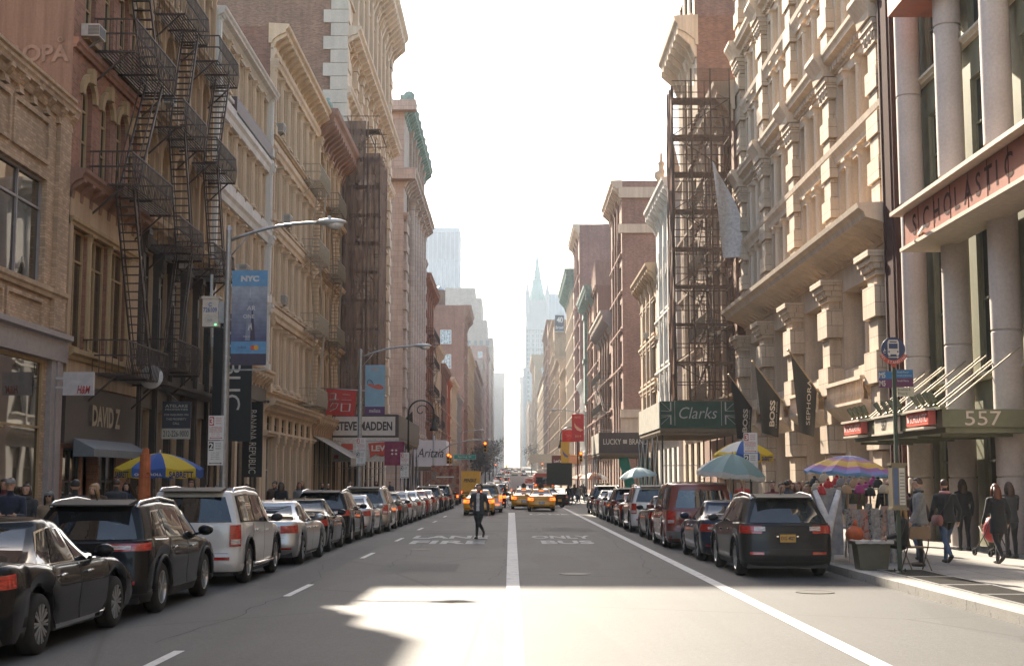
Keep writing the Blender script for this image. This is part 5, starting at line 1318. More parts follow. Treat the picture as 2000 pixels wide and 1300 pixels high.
    def gend(s,a,b,off=0,front=False):
        w=s.ghw(b)*.94; y=s.ghy(b,front); c=.1*abs(a)**2.6; y=y-c-0 if front else y+c
        return (a*w,y+(off if front else -off),s.ghz(y,b)+off*.4)
    def body(s):
        b=MB(); F=[0,.07,.16,.28,.42,.56,.68,.78,.87,.94,1.0]
        O=[s.outline(f) for f in F]; n=len(O[0])
        for sg in (1,-1):
            vs=[(sg*x,y,z) for o in O for x,y,z in o]; fs=[]; 
            for k in range(len(F)-1):
                q=[(k*n+i,k*n+i+1,(k+1)*n+i+1,(k+1)*n+i) for i in range(n-1)]
                b.add(vs if k==0 else [],[],0) if False else None
                b.add([vs[j] for j in range(k*n,(k+2)*n)],[(i,i+1,n+i+1,n+i) for i in range(n-1)],1 if F[k+1]<=s.clad+1e-6 else 0)
            o=O[-1]; top=[]; 
            for u in (1,.93,.8,.55,.28,0):
                top+= [(sg*x*u,y,z+s.crown*(1-u**2.2)*min(1,max(0,min(y+.02,s.L-y)/.35))) for x,y,z in o]
            b.add(top,[(k*n+i,k*n+i+1,(k+1)*n+i+1,(k+1)*n+i) for k in range(5) for i in range(n-1)],0)
            # greenhouse
            B=[0,.12,.3,.5,.7,.85,.95,1.0]; rows=[]
            for bb in B:
                ya,yb=s.ghy(bb,0),s.ghy(bb,1); row=[]
                for a in (0,.35,.65,.85,.95,1): row.append(tuple(sg*c if i==0 else c for i,c in enumerate(s.gend(a,bb))))
                for k in range(13): row.append(s.gside(lerp(ya+.16,yb-.16,k/12),bb,0,sg))
                for a in (1,.95,.85,.65,.35,0): row.append(tuple(sg*c if i==0 else c for i,c in enumerate(s.gend(a,bb,0,True))))
                rows.append(row)
            base=rows[-1]; cx=(s.gh['yr1']+s.gh['yf1'])/2
            for u,dz in ((.95,.028),(.86,.043),(.6,.055),(.3,.06),(0,.062)): rows.append([(x*u,cx+(y-cx)*(u*.5+.5 if u>.5 else .75),z+dz) for x,y,z in base])
            m=len(base); b.add([p for r_ in rows for p in r_],[(k*m+i,k*m+i+1,(k+1)*m+i+1,(k+1)*m+i) for k in range(len(rows)-1) for i in range(m-1)],0)
        me=b.mesh('body',[s.p,C_TRIM],True)
        bm=bmesh.new(); bm.from_mesh(me); bmesh.ops.remove_doubles(bm,verts=bm.verts,dist=.002); bmesh.ops.recalc_face_normals(bm,faces=bm.faces); bm.to_mesh(me); bm.free()
        me.polygons.foreach_set('use_smooth',[True]*len(me.polygons)); me.set_sharp_from_angle(angle=R(48))
        s.bodyo=inst(me,'body',s.root)
        b=MB(); b.box(-s.W*.86,s.W*.86,.12,s.L-.15,.19,.44); 
        for yc in (s.ya,s.yb): b.box(-s.W*.8,s.W*.8,yc-s.r-.05,yc+s.r+.05,.25,s.r*2+.02)
        b.build('underbody',C_TRIM,s.root)
    def patch(s,name,m,t0,t1,f0,f1,off=.006,nt_=8,nf=4,slant=0,parent=None,both=False,mats=None):
        for sg in ((1,-1) if both else (1,)):
            b=MB(); vs=[]
            for j in range(nf+1):
                f=lerp(f0,f1,j/nf); 
                for i in range(nt_+1): vs.append(s.surf(sg*(lerp(t0,t1,i/nt_)+slant*(j/nf-.5)),f,off))
            b.add(vs,[(j*(nt_+1)+i,j*(nt_+1)+i+1,(j+1)*(nt_+1)+i+1,(j+1)*(nt_+1)+i) for j in range(nf) for i in range(nt_)])
            e=MB(); o=b.build(name,m,parent or s.root,True)
        return o
    def gpoly(s,name,m,ends,off,side,parent=None,nb=5,ny=6):
        "side glass: ends=(y_rear_bottom,y_rear_top,y_front_bottom,y_front_top,b0,b1)"
        a0,a1,c0,c1,b0,b1=ends; b=MB(); vs=[]
        for j in range(nb+1):
            t=j/nb; bb=lerp(b0,b1,t)
            for i in range(ny+1): vs.append(s.gside(lerp(lerp(a0,a1,t),lerp(c0,c1,t),i/ny),bb,off,side))
        b.add(vs,[(j*(ny+1)+i,j*(ny+1)+i+1,(j+1)*(ny+1)+i+1,(j+1)*(ny+1)+i) for j in range(nb) for i in range(ny)])
        return b.build(name,m,parent or s.root,True)
    def gendp(s,name,m,a,b0,b1,off,front=False,parent=None,atop=None):
        b=MB(); vs=[]; n=10; nb=5; atop=a if atop is None else atop
        for j in range(nb+1):
            bb=lerp(b0,b1,j/nb); aa=lerp(a,atop,j/nb)
            for i in range(n+1): vs.append(s.gend(lerp(-aa,aa,i/n),bb,off,front))
        b.add(vs,[(j*(n+1)+i,j*(n+1)+i+1,(j+1)*(n+1)+i+1,(j+1)*(n+1)+i) for j in range(nb) for i in range(n)])
        return b.build(name,m,parent or s.root,True)
    def glass(s,side_ends,rear=(.86,.1,.88),chrome=True,rtop=None):
        for sg in (1,-1):
            if chrome:
                e0=side_ends[0]; e1=side_ends[-1]
                s.gpoly('window_trim',C_CHROME if chrome==1 else C_TRIM,(e0[0]-.03,e0[1]-.03,e1[2]+.03,e1[3]+.02,e0[4]-.035,e0[5]+.04),.004,sg)
            for e in side_ends: s.gpoly('side_window',C_GLASS,e,.009,sg)
        s.gendp('rear_window',C_GLASS,rear[0],rear[1],rear[2],.008,atop=rtop); s.gendp('windscreen',C_GLASS,.93,.06,.93,.008,True)
    def wheels(s,sp=7,rimr=.66,rimm=None):
        key=(round(s.r,3),sp,rimr)
        if key not in _wh:
            r=s.r; w=.215; b=MB()
            b.lathe([(r*.62,-w/2),(r*.9,-w/2),(r*.985,-w*.36),(r,-w*.2),(r,w*.2),(r*.985,w*.36),(r*.9,w/2),(r*.66,w/2),(r*.62,w*.3)],28,axis='x'); ty=b.mesh('tyre',C_TYRE,True,50)
            b=MB(); R_=r*rimr
            b.lathe([(R_*1.02,w*.47),(R_*.95,w*.5),(R_*.9,w*.42),(R_*.88,-w*.3)],28,axis='x'); b.lathe([(0,w*.44),(R_*.16,w*.44),(R_*.2,w*.38),(R_*.2,w*.2)],14,axis='x')
            for k in range(sp):
                a=2*PI*k/sp
                for da in (-.11,.11): b.bar((w*.4,R_*.14*math.cos(a),R_*.14*math.sin(a)),(w*.43,R_*.95*math.cos(a+da),R_*.95*math.sin(a+da)),R_*.12,w*.12)
            ri=b.mesh('rim',C_RIM,True,35)
            b=MB(); b.lathe([(0,-.02),(R_*.7,-.02),(R_*.7,0),(0,0)],18,axis='x'); dc=b.mesh('brake_disc',M_IRON)
            _wh[key]=(ty,ri,dc)
        ty,ri,dc=_wh[key]
        for y in (s.ya,s.yb):
            for sg in (1,-1):
                e=inst(None,'wheel',s.root,(sg*(s.W-.125),y,s.r),(0,0,0 if sg>0 else PI)); e.empty_display_size=.2
                inst(ty,'tyre',e); inst(ri,'rim',e); inst(dc,'brake_disc',e)
    def doors(s,segs,f0=.1,handle=True):
        for sg in (1,-1):
            for a,c in segs:
                ta,tc=s.tside(a),s.tside(c); b=MB(); 
                def P(o0,m,g,nm,par,smooth=True):
                    bb=MB(); vs=[]; nt_,nf=8,9
                    for j in range(nf+1):
                        f=lerp(f0-g*.3,.985,j/nf)
                        for i in range(nt_+1): vs.append(s.surf(sg*lerp(ta-g,tc+g,i/nt_),f,o0))
                    bb.add(vs,[(j*(nt_+1)+i,j*(nt_+1)+i+1,(j+1)*(nt_+1)+i+1,(j+1)*(nt_+1)+i) for j in range(nf) for i in range(nt_)])
                    return bb.build(nm,m,par,True)
                d=P(.006,s.p,0,'door',s.root); P(.003,C_TRIM,.012,'door_seam',d)
                if handle:
                    p=s.surf(sg*(ta+.16),.83,.03); b.tube([(p[0],p[1],p[2]),(p[0],p[1]+.2,p[2]+.01)],[.018,.014],6); b.build('handle',C_CHROME if handle==1 else s.p,d,True)
    def mirrors(s,y,m=None):
        for sg in (1,-1):
            b=MB(); z=s.deck(y)+.1; x=sg*(s.ghw(.1)+.14); b.ell((x,y,z),.125,.085,.085,10,8); b.bar((sg*(s.ghw(.1)-.02),y+.03,z-.06),(x,y,z-.04),.05,.04)
            b.build('mirror',m or s.p,s.root,True)
    def plate(s,z=.62,m=None,txt='EXG 4827',w=.31,h=.155):
        f=clamp((z-s.zr)/(s.deck(.02)-s.zr),0,1); p=s.surf(0.001,f,.0); b=MB(); y=p[1]-.03
        b.box(-w/2-.02,w/2+.02,y,y+.05,z-h/2-.02,z+h/2+.02,1); b.box(-w/2,w/2,y-.006,y,z-h/2,z+h/2,0); b.mi=2; b.text(txt,.07,(0,y-.0075,z),fit=w*.86,ext=0,bold=.02)
        b.build('licence_plate',[m or C_PLATE,C_TRIM,C_PTXT],s.root)
    def rails(s,ya,yb,m=None,h=.06):
        for sg in (1,-1):
            b=MB(); w=s.ghw(1)*.93
            pts=[(sg*w,ya,s.ghz(ya,1)-.0),(sg*w,ya+.14,s.ghz(ya+.14,1)+h),(sg*w,(ya+yb)/2,s.ghz((ya+yb)/2,1)+h+.02),(sg*w,yb-.2,s.ghz(yb-.2,1)+h),(sg*w,yb,s.ghz(yb,1))]
            b.tube(pts,.026,8,sx=1.1); b.build('roof_rail',m or C_CHROME,s.root,True)
    def headlights(s):
        T=sum(math.hypot(q[0]-p[0],q[1]-p[1]) for p,q in zip(s.outline(.8),s.outline(.8)[1:]))
        s.patch('headlight',C_HEAD,T-.98,T-.45,.7,.88,.008,both=True); s.patch('grille',C_TRIM,T-.42,T,.35,.8,.006,both=False)
_wh={}
def sedan(name,label,p,cat='car',L=4.82,W=1.865,H=1.475,wb=2.8,ro=1.05,r=.335,plate=C_PLATE,lit=None,chrome=1,sp=10,lights='wide',brk=None):
    k=L/4.82
    deck=[(0,.985),(.35,1.02),(.95,1.0),(1.6,.95),(3.1*k,.935),(3.7*k,.93),(4.3*k,.82),(4.7*k,.68),(L,.62)]
    rings=[(0,.93,.16,-.12),(.12,.965,.05,-.04),(.3,.985,.0,0),(.46,.995,.03,-.02),(.6,1.0,.05,-.05),(.7,1.0,.055,-.07),(.76,.982,.05,-.1),(.82,.978,.05,-.12),(.93,.95,.05,-.16),(1,.90,.09,-.2)]
    gh=dict(yr0=.62,yr1=1.62,yf1=2.55*k,yf0=3.62*k,w0=.9,w1=.62)
    c=Car(name,label,p,L,W,H,wb,ro,r,deck,rings,gh,cat)
    c.glass([(1.12,1.62,1.5,1.86,.1,.84),(1.54,1.9,2.3*k,2.24*k,.1,.86),(2.4*k,2.34*k,3.3*k,2.62*k,.1,.86)],(.9,.12,.93),chrome,.88)
    c.doors([(1.42,2.32*k),(2.36*k,3.42*k)]); c.mirrors(3.1*k); c.wheels(sp,.72)
    if lights=='wide': c.patch('taillight',lit or C_RED,.36,1.0,.72,.9,.012,both=True,slant=.0); c.patch('reversing_light',C_WHITEL,.4,.62,.76,.84,.018,both=True)
    elif lights=='round':
        c.patch('taillight',lit or C_RED,.52,.98,.68,.9,.012,both=True)
    else: c.patch('taillight',lit or C_RED,.55,.98,.66,.88,.012,both=True); c.patch('reversing_light',C_WHITEL,.58,.72,.72,.8,.018,both=True)
    c.patch('reflector',C_RED,.5,.78,.22,.27,.008,both=True); c.patch('bumper_insert',C_TRIM,-.55,.55,.04,.16,.008); c.plate(.8 if lights!='low' else .55,plate)
    c.patch('sill_trim',C_CHROME if chrome==1 else C_TRIM,c.tside(1.5),c.tside(3.35*k),.03,.1,.008,both=True)
    b=MB(); b.ext([(1.72,H-.02),(1.98,H+.055),(2.02,H-.0)],-.015,.015,'yz'); b.build('aerial_fin',p,c.root)
    c.patch('boot_seam',C_TRIM,-.62,.62,.55,.556,.004); c.headlights()
    return c
def suv(name,label,p,L=4.62,W=1.86,H=1.66,wb=2.7,ro=.98,r=.365,kind='smooth',plate=C_PLATE,rails=True,clad=.16,chrome=1,lit=None,brk=1.06,lights='wide',sp=5):
    bz=1.08 if kind!='boxy' else 1.14
    if kind=='van': bz=1.1
    deck=[(0,bz-.02),(.5,bz),(1.5,bz-.02),(L*.66,bz-.06),(L*.78,bz-.1),(L*.9,bz-.2),(L*.97,bz-.34),(L,bz-.42)]
    if kind=='van': deck=[(0,bz),(1,bz),(L*.74,bz-.04),(L*.86,bz-.14),(L*.97,bz-.28),(L,bz-.36)]
    rings=[(0,.93,.16,-.14),(.1,.97,.04,-.05),(.25,.99,.0,0),(.4,.99,.015,-.0),(.55,.996,.05,-.04),(.7,1.0,.06,-.08),(.76,.985,.06,-.09),(.92,.975,.08,-.14),(1,.95,.1,-.18)]
    if kind in('boxy','van'): rings=[(0,.94,.1,-.12),(.1,.98,.02,-.04),(.25,1.0,.0,0),(.36,1.0,.0,0),(.42,1.0,.06,-.04),(.75,1.0,.06,-.06),(.92,.985,.07,-.1),(1,.97,.08,-.14)]
    gh=dict(yr0=.07,yr1=.5,yf1=L*.63,yf0=L*.78,w0=.95,w1=.72)
    if kind=='boxy': gh=dict(yr0=.08,yr1=.3,yf1=L*.64,yf0=L*.76,w0=.97,w1=.78)
    if kind=='van': gh=dict(yr0=.08,yr1=.2,yf1=L*.7,yf0=L*.83,w0=.98,w1=.82)
    if kind=='mini': gh=dict(yr0=.06,yr1=.42,yf1=L*.62,yf0=L*.84,w0=.96,w1=.74)
    c=Car(name,label,p,L,W,H,wb,ro,r,deck,rings,gh,'van' if kind in('van','mini') else 'car',clad)
    k=L/4.62; y0=gh['yr1']
    if kind in('boxy','van','mini'): segs=[(.42,y0+.22,1.5*k,1.5*k,.1,.86),(1.6*k,1.6*k,2.45*k,2.42*k,.1,.87),(2.56*k,2.53*k,L*.73,L*.645,.1,.87)]
    else: segs=[(.62,y0+.45,1.25*k,1.3*k,.12,.8),(1.3*k,1.36*k,2.35*k,2.3*k,.1,.84),(2.45*k,2.4*k,L*.745,L*.64,.1,.86)]
    c.glass(segs,(.9,.1,.88) if kind!='van' else (.8,.12,.8),chrome,.84 if kind!='van' else .78)
    c.doors([(1.35*k,2.4*k),(2.44*k,3.45*k)],.14,1 if chrome==1 else 2); c.mirrors(L*.7,C_TRIM if kind in('boxy',) else None); c.wheels(sp,.66)
    if lights=='tall':
        c.patch('taillight',lit or C_RED,.74,.98,.56,.98,.014,both=True); c.patch('reversing_light',C_WHITEL,.77,.95,.6,.7,.02,both=True)
    elif lights=='slim': c.patch('taillight',lit or C_RED,.36,1.02,.84,.96,.014,both=True); c.patch('reversing_light',C_WHITEL,.4,.68,.87,.93,.02,both=True)
    else: c.patch('taillight',lit or C_RED,.5,1.05,.78,.96,.014,both=True); c.patch('reversing_light',C_WHITEL,.44,.66,.84,.94,.02,both=True)
    c.patch('reflector',C_RED,.48,.76,.3,.36,.01,both=True); c.plate(.78 if kind!='van' else .66,plate)
    if kind!='van': 
        b=MB(); y=gh['yr1']; b.ext([(y-.2,c.H-.075),(y-.2,c.H-.055),(y+.3,c.H+.012),(y+.3,c.H-.07)],-c.W*.6,c.W*.6,'yz'); b.build('roof_spoiler',C_TRIM,c.root)
    else:
        b=MB(); q=c.gend(0,.5,.012); b.add([c.gend(a,bb,.012) for bb in (.08,.85) for a in (-.03,.03)],[(0,1,3,2)]); b.build('door_split',C_TRIM,c.root)
        c.patch('door_split',C_TRIM,-.012,.012,.42,1,.006); c.patch('bumper',flat('bumper_grey',(.2,.19,.18),.5,.4),-1.0,1.0,.12,.36,.03)
    if rails: c.rails(.55,L*.6)
    b=MB(); b.tube([(c.W*.0,gh['yr1']+.2,c.H),(0,gh['yr1']+.05,c.H+.16)],.008,5); b.build('aerial',C_TRIM,c.root)
    c.patch('tailgate_seam',C_TRIM,-.72,.72,.425,.432,.004); c.patch('tailgate_handle',C_CHROME,-.22,.22,.7,.73,.016); c.headlights()
    if kind=='boxy':
        b=MB(); 
        for sg in (1,-1): b.tube([(sg*(c.W-.02),c.ya+c.r+.12,.34),(sg*(c.W+.04),c.ya+c.r+.2,.33),(sg*(c.W+.04),c.yb-c.r-.2,.33),(sg*(c.W-.02),c.yb-c.r-.12,.34)],.035,8)
        b.build('running_board',C_CHROME,c.root,True)
    for yc in (c.ya,c.yb):      # wheel arch lips
        for sg in (1,-1):
            b=MB(); pts=[(sg*(c.W*.995),yc+math.cos(PI*q/10)*(r+.085),r+math.sin(PI*q/10)*(r+.085)) for q in range(11)]; b.tube(pts,.03,6); b.build('wheel_arch',C_TRIM if clad else p,c.root,True)
    return c
def place(c,xr,y,side,rz=0):
    "xr: outer flank on the street side"
    x=xr-c.W if side=='L' else xr+c.W
    c.root.location=(x,y,gz(y+c.L/2)+.0); c.root.rotation_euler=(math.atan((gz(y+4)-gz(y))/4),0,R(rz))
CARS={}
def cars():
    GL='cars parked along the left kerb'; GR='cars parked along the right kerb'
    a=sedan('sedan','glossy black sedan parked nearest on the left',P_BLACK); place(a,-5.16,13.85,'L'); a.root['group']=GL
    j=suv('sport_utility','black sport utility with silver roof rails parked behind the nearest black sedan',P_BLACK,lights='slim',H=1.62); place(j,-5.1,18.8,'L'); j.root['group']=GL
    p=suv('sport_utility','boxy white sport utility with tall red tail lights parked on the left',P_WHITE,L=4.76,W=1.87,H=1.78,wb=2.85,ro=1.06,r=.385,kind='boxy',lights='tall',chrome=2,clad=.1,sp=6); place(p,-4.97,24.5,'L'); p.root['group']=GL
    s=sedan('sedan','silver sedan with round red tail lights ahead of the boxy white vehicle',P_SILVER,H=1.46,L=4.75,W=1.82,lights='round',chrome=2,sp=7); place(s,-4.86,30.4,'L',-.6); s.root['group']=GL
    v=suv('minivan','champagne minivan with tall tail lights parked farther along the left',P_GOLD,L=4.98,W=1.96,H=1.72,wb=3.0,ro=1.0,r=.34,kind='mini',lights='tall',chrome=2,clad=0); place(v,-4.72,51.2,'L'); v.root['group']=GL
    ra=suv('sport_utility','dark grey sport utility with gold licence plate parked nearest on the right',P_GREY,L=4.57,W=1.845,H=1.64,wb=2.66,ro=.95,chrome=2); ra.root['group']=GR; place(ra,4.56,26.7,'R')
    rs=sedan('sedan','dark blue small sedan parked between the dark grey vehicle and the maroon van',P_NAVY,H=1.44,L=4.45,W=1.76,wb=2.6,ro=.98,r=.31,lights='low',chrome=2,sp=5); rs.root['group']=GR; place(rs,4.5,31.9,'R')
    va=suv('van','maroon van with two rear door windows parked on the right',P_MAROON,L=4.85,W=1.98,H=1.9,wb=2.82,ro=1.1,r=.345,kind='van',lights='tall',rails=False,chrome=2,clad=0,plate=C_PLATEW); va.root['group']=GR; place(va,4.38,38.0,'R')
    def cp(src,lab,pm,xr,y,side,g,rz=0,old=None,sc_=None):
        o=copy_tree(src.root,(0,0,0),0,lab,g,{src.p.name:pm}); x=xr-src.W if side=='L' else xr+src.W
        o.location=(x,y,gz(y+2.3)); o.rotation_euler=(math.atan((gz(y+4)-gz(y))/4),0,R(rz))
        return o
    cp(rs,'black compact car tucked behind the silver sedan with round tail lights',P_BLACK,-4.95,35.9,'L',GL)
    o=cp(ra,'black sport utility with silver roof rails ahead of the black compact car',P_BLACK,-4.97,41.0,'L',GL)
    cp(s,'silver sedan parked just before the champagne minivan',P_SILVER,-4.86,46.1,'L',GL)
    L=[(rs,P_GREY,57.0,'grey small sedan just beyond the champagne minivan'),(s,P_WHITE,62.0,'white sedan second beyond the champagne minivan'),(s,P_SILVER,67.5,'silver sedan third beyond the champagne minivan'),(rs,P_RED,73.0,'dark red small sedan fourth beyond the champagne minivan'),
       (s,P_GOLD,78.3,'champagne sedan fifth beyond the champagne minivan'),(ra,P_NAVY,83.8,'dark blue sport utility sixth beyond the champagne minivan'),(s,P_GREY,89.2,'grey sedan next to last of the left row'),(v,P_DKGRN,95.0,'dark green minivan at the far end of the left row')]
    for i,(src,pm,y,l) in enumerate(L): cp(src,l,pm,-4.7+i*.06,y,'L',GL)
    Rr=[(rs,P_GREY,43.6,'grey small sedan directly ahead of the maroon van'),(p,P_WHITE,50.4,'boxy white sport utility parked on the right beyond the maroon van'),(rs,P_MAROON,56.2,'maroon small sedan ahead of the right hand white vehicle'),(ra,P_BLACK,61.2,'black sport utility second ahead of the right hand white vehicle'),
        (s,P_WHITE,67,'white sedan third ahead of the right hand white vehicle'),(s,P_BLACK,72.8,'black sedan last but one in the right row'),(v,P_NAVY,78.6,'dark blue minivan at the far end of the right row')]
    for i,(src,pm,y,l) in enumerate(Rr): cp(src,l,pm,4.46+i*.03,y,'R',GR)
    # taxis in the traffic lanes
    t=sedan('taxi','yellow taxi in the bus lane, closest of the pair ahead',P_YEL,'taxi',L=4.8,W=1.83,H=1.46,lights='low',chrome=2,plate=C_PLATEW,lit=C_LIT,sp=8); t.root['group']='yellow taxis in the traffic'
    b=MB(); b.ext([(-.17,1.5),(.17,1.5),(.19,1.62),(.13,1.78),(0,1.86),(-.13,1.78),(-.19,1.62)],1.85,2.9,'xz') ; b.build('roof_advert',C_TRIM,t.root)
    b=MB(); b.ext([(-.16,1.5),(.16,1.5),(.12,1.62),(-.12,1.62)],2.3,2.5,'xz'); b.build('roof_lamp',flat('roof_lamp_cream',(.7,.6,.4),.4),t.root)
    c=MB(); c.tube([(-.14,1.35,1.36),(.14,1.35,1.36)],.03,6); c.build('brake_light',C_LIT,t.root)
    t.root.location=(1.95,88,gz(90)); t.root.rotation_euler=(-.0027,0,0)
    copy_tree(t.root,(.85,95,gz(97)),0,'yellow taxi half hidden behind the closest bus lane taxi')
    copy_tree(t.root,(-1.92,77.6,gz(80)),0,'yellow taxi in the left lane behind the man crossing')
    copy_tree(t.root,(-3.0,128,gz(128)),0,'yellow taxi far off near the signal post')
    o=copy_tree(p.root,(-1.55,84.5,gz(86)),0,'white sport utility with lit tail lights beside the left lane taxi','cars in the traffic lanes',{C_RED.name:C_LIT})
    copy_tree(ra.root,(-1.9,92,gz(94)),0,'dark sport utility in the left lane behind the white one','cars in the traffic lanes',{P_GREY.name:P_BLACK})
    copy_tree(s.root,(-1.35,100,gz(100)),0,'grey sedan in the left lane nearest the cross street','cars in the traffic lanes',{P_SILVER.name:P_GREY,C_RED.name:C_LIT})
    copy_tree(rs.root,(3.6,101,gz(101)),R(28),'black sedan turning at the right of the taxis','cars in the traffic lanes',{P_NAVY.name:P_BLACK})
cars()
# ------------------------------------------------------------------ street furniture, signs, stalls
def cobra_lamp(label,px,py,h=8.35,arm=3.1,group='street lamps with long curved arms',side=1,headz=8.7):
    r=thing('street_lamp',label,'street lamp',(px,py,gz(py)+.15),0,group)
    b=MB(); b.lathe([(.2,0),(.2,.5),(.13,.62)],12); b.tube([(0,0,.6),(0,0,h)],[.115,.075],12); b.lathe([(.09,h),(.06,h+.12),(0,h+.14)],10); b.build('post',M_STEEL,r,True,ang=40)
    b=MB(); pts=[]
    for k in range(9): t=k/8; pts.append((side*(.05+arm*t),0,h-.25+(headz-h+.12)*(1-(1-t)**2.2)))
    b.tube(pts,.042,8); b.bar((0,0,h-.75),(side*arm*.25,0,h-.02),.03); b.build('arm',M_STEEL,r,True)
    b=MB(); x=side*(arm+.3); z=headz-.12
    b.ell((x,0,z),.42,.16,.105,14,8,fn=lambda d:1 if d.z>-.2 else .9); b.lathe([(.05,0),(.05,.07),(0,.08)],8,(x-.05,0,z+.1)); b.build('lamp_head',flat('lamp_head_grey',(.5,.49,.47),.4,.3),r,True)
    b=MB(); b.ell((x+side*.12,0,z-.07),.22,.13,.12,12,8); b.build('lamp_lens',glassmat('lamp_lens',(.45,.42,.38),.15,.3,9),r,True)
    return r
L1p=cobra_lamp('tall steel street lamp on the left carrying the skyline banner',-7.5,34.8,arm=2.4)
b=MB()
for z in (7.32,4.86): b.bar((0,0,z-.2),(1.05,0,z-.2),.035)
b.build('banner_bracket',M_STEEL,L1p)
L2p=cobra_lamp('second steel street lamp on the left carrying the shoe banner',-6.85,60,h=7.6,arm=2.5,headz=8.0)
cobra_lamp('distant street lamp leaning out over the road on the left',-6.9,175,h=8.4,arm=2.6)
cobra_lamp('farther street lamp on the left just past the signal arm',-6.9,215,h=8.6,arm=2.8)
cobra_lamp('street lamp on the right with its arm curving left over the red banner',7.1,128,h=8.4,arm=2.7,side=-1,headz=8.8)
def cloth_sheet(w,h,m,nx=10,nz=10,amp=.03,sx=0,mi=0,b=None,top=0):
    "hanging sheet with folds, local x across, z down from 0, about 8 mm thick"
    b=b or MB()
    for off in (0,.008):
        vs=[]
        for j in range(nz+1):
            for i in range(nx+1):
                u,v=i/nx,j/nz; vs.append((u*w+sx*v,off+amp*math.sin(u*9+v*2.5)*(.2+v)+amp*.4*math.sin(v*7),-v*h))
        b.add(vs,[(j*(nx+1)+i,j*(nx+1)+i+1,(j+1)*(nx+1)+i+1,(j+1)*(nx+1)+i) for j in range(nz) for i in range(nx)],mi)
    return b
def banners():
    r=thing('banner','blue street banner of a glass skyscraper hung on the nearest left lamp','banner',(-7.36,34.66,gz(35)+7.42),0)
    b=MB(); W,Hh=.93,2.5
    b.box(0,W,0,.012,-Hh,0,0)
    y=-.004
    def R_(x0,x1,z0,z1,mi,yy=y): b.quad((x0,yy,z0),(x1,yy,z0),(x1,yy,z1),(x0,yy,z1),mi)
    R_(0,W,-.42,0,1)
    n=14   # the printed sky of the picture itself: pale cloud at the top to dusk at the foot
    for k in range(n): R_(0,W,-.42-1.46*(k+1)/n,-.42-1.46*k/n,5+k)
    R_(0,W,-2.2,-1.88,1); R_(0,W,-2.5,-2.2,2)
    yy=-.008
    b.add([(.37,yy,-1.85),(.64,yy,-1.85),(.54,yy,-.82),(.43,yy,-.82)],[(0,1,2,3)],3); b.add([(.5,yy-.003,-1.85),(.64,yy-.003,-1.85),(.54,yy-.003,-.82)],[(0,1,2)],2); b.add([(.44,yy-.003,-.8),(.485,yy-.003,-.72),(.53,yy-.003,-.8)],[(0,1,2)],3); R_(.48,.49,-.72,-.48,4,yy)
    b.text('NYC',.16,(.47,yy,-.22),fit=.48,ext=.002,bold=.06,mi=4)
    b.text('AR',.12,(.52,yy-.004,-1.0),ext=.002,mi=4); b.text('ONE',.1,(.46,yy-.004,-1.22),ext=.002,mi=4); b.add([(.44,yy-.006,-1.6),(.47,yy-.006,-1.4),(.49,yy-.006,-1.5),(.53,yy-.006,-1.38),(.55,yy-.006,-1.6),(.51,yy-.006,-1.5),(.47,yy-.006,-1.58)],[(0,1,2,6),(2,3,4,5)],4)
    b.text('ONE WORLD',.04,(.47,yy,-1.75),fit=.3,ext=.002,mi=4); b.text('jetBlue',.07,(.3,yy,-2.04),fit=.22,ext=.002,mi=2)
    for x,mi in ((.58,19),(.67,20)): b.add([(x+.065*math.cos(a),yy-.002*(mi-18),-2.04+.065*math.sin(a)) for a in [2*PI*q/18 for q in range(18)]],[tuple(range(18))],mi)
    sky=[flat(f'banner_sky_{k}',(lerp(.34,.1,k/13),lerp(.38,.11,k/13),lerp(.44,.2,k/13)),.7,0,.25,3) for k in range(14)]
    b.build('panel',[flat('banner_edge',(.2,.3,.42),.7),flat('banner_blue',(.13,.3,.5),.7),flat('banner_plum',(.07,.06,.09),.7),flat('banner_tower',(.22,.25,.32),.6),flat('banner_white',(.6,.58,.57),.6)]+sky+[flat('banner_dot_red',(.6,.1,.05),.6),flat('banner_dot_amber',(.7,.35,.05),.6)],r)
    r=thing('banner','pale blue street banner showing a red slingback shoe on the second left lamp','banner',(-6.62,59.9,gz(60)+7.15),0); b=MB(); W,Hh=.9,2.25
    b.box(0,W,0,.012,-Hh,0,0); y=-.004; b.quad((0,y,-Hh),(W,y,-Hh),(W,y,-1.88),(0,y,-1.88),1); b.text('NYC',.13,(.45,y,-.2),fit=.34,ext=.002,bold=.05,mi=3); b.text('melissa',.17,(.45,y-.004,-2.06),fit=.5,ext=.002,mi=4)
    sh=[(.1,-.86),(.24,-.84),(.42,-.92),(.6,-.86),(.76,-.93),(.84,-1.03),(.78,-1.1),(.56,-1.1),(.36,-1.04),(.12,-.92)]
    b.add([(x,y-.004,z) for x,z in sh],[tuple(range(10))],2); b.tube([(.1,y-.006,-.88),(.1,y-.006,-.74),(.19,y-.006,-.66),(.3,y-.006,-.72),(.38,y-.006,-.9)],.014,6,mi=5)
    b.build('panel',[flat('banner_pale_blue',(.24,.38,.47),.7,0,.12,2),flat('banner_violet',(.1,.04,.12),.7),flat('shoe_red',(.5,.1,.06),.5),flat('banner_pinkish',(.5,.3,.28),.7),M_WHITE,flat('strap_dark',(.06,.02,.02),.5)],r)
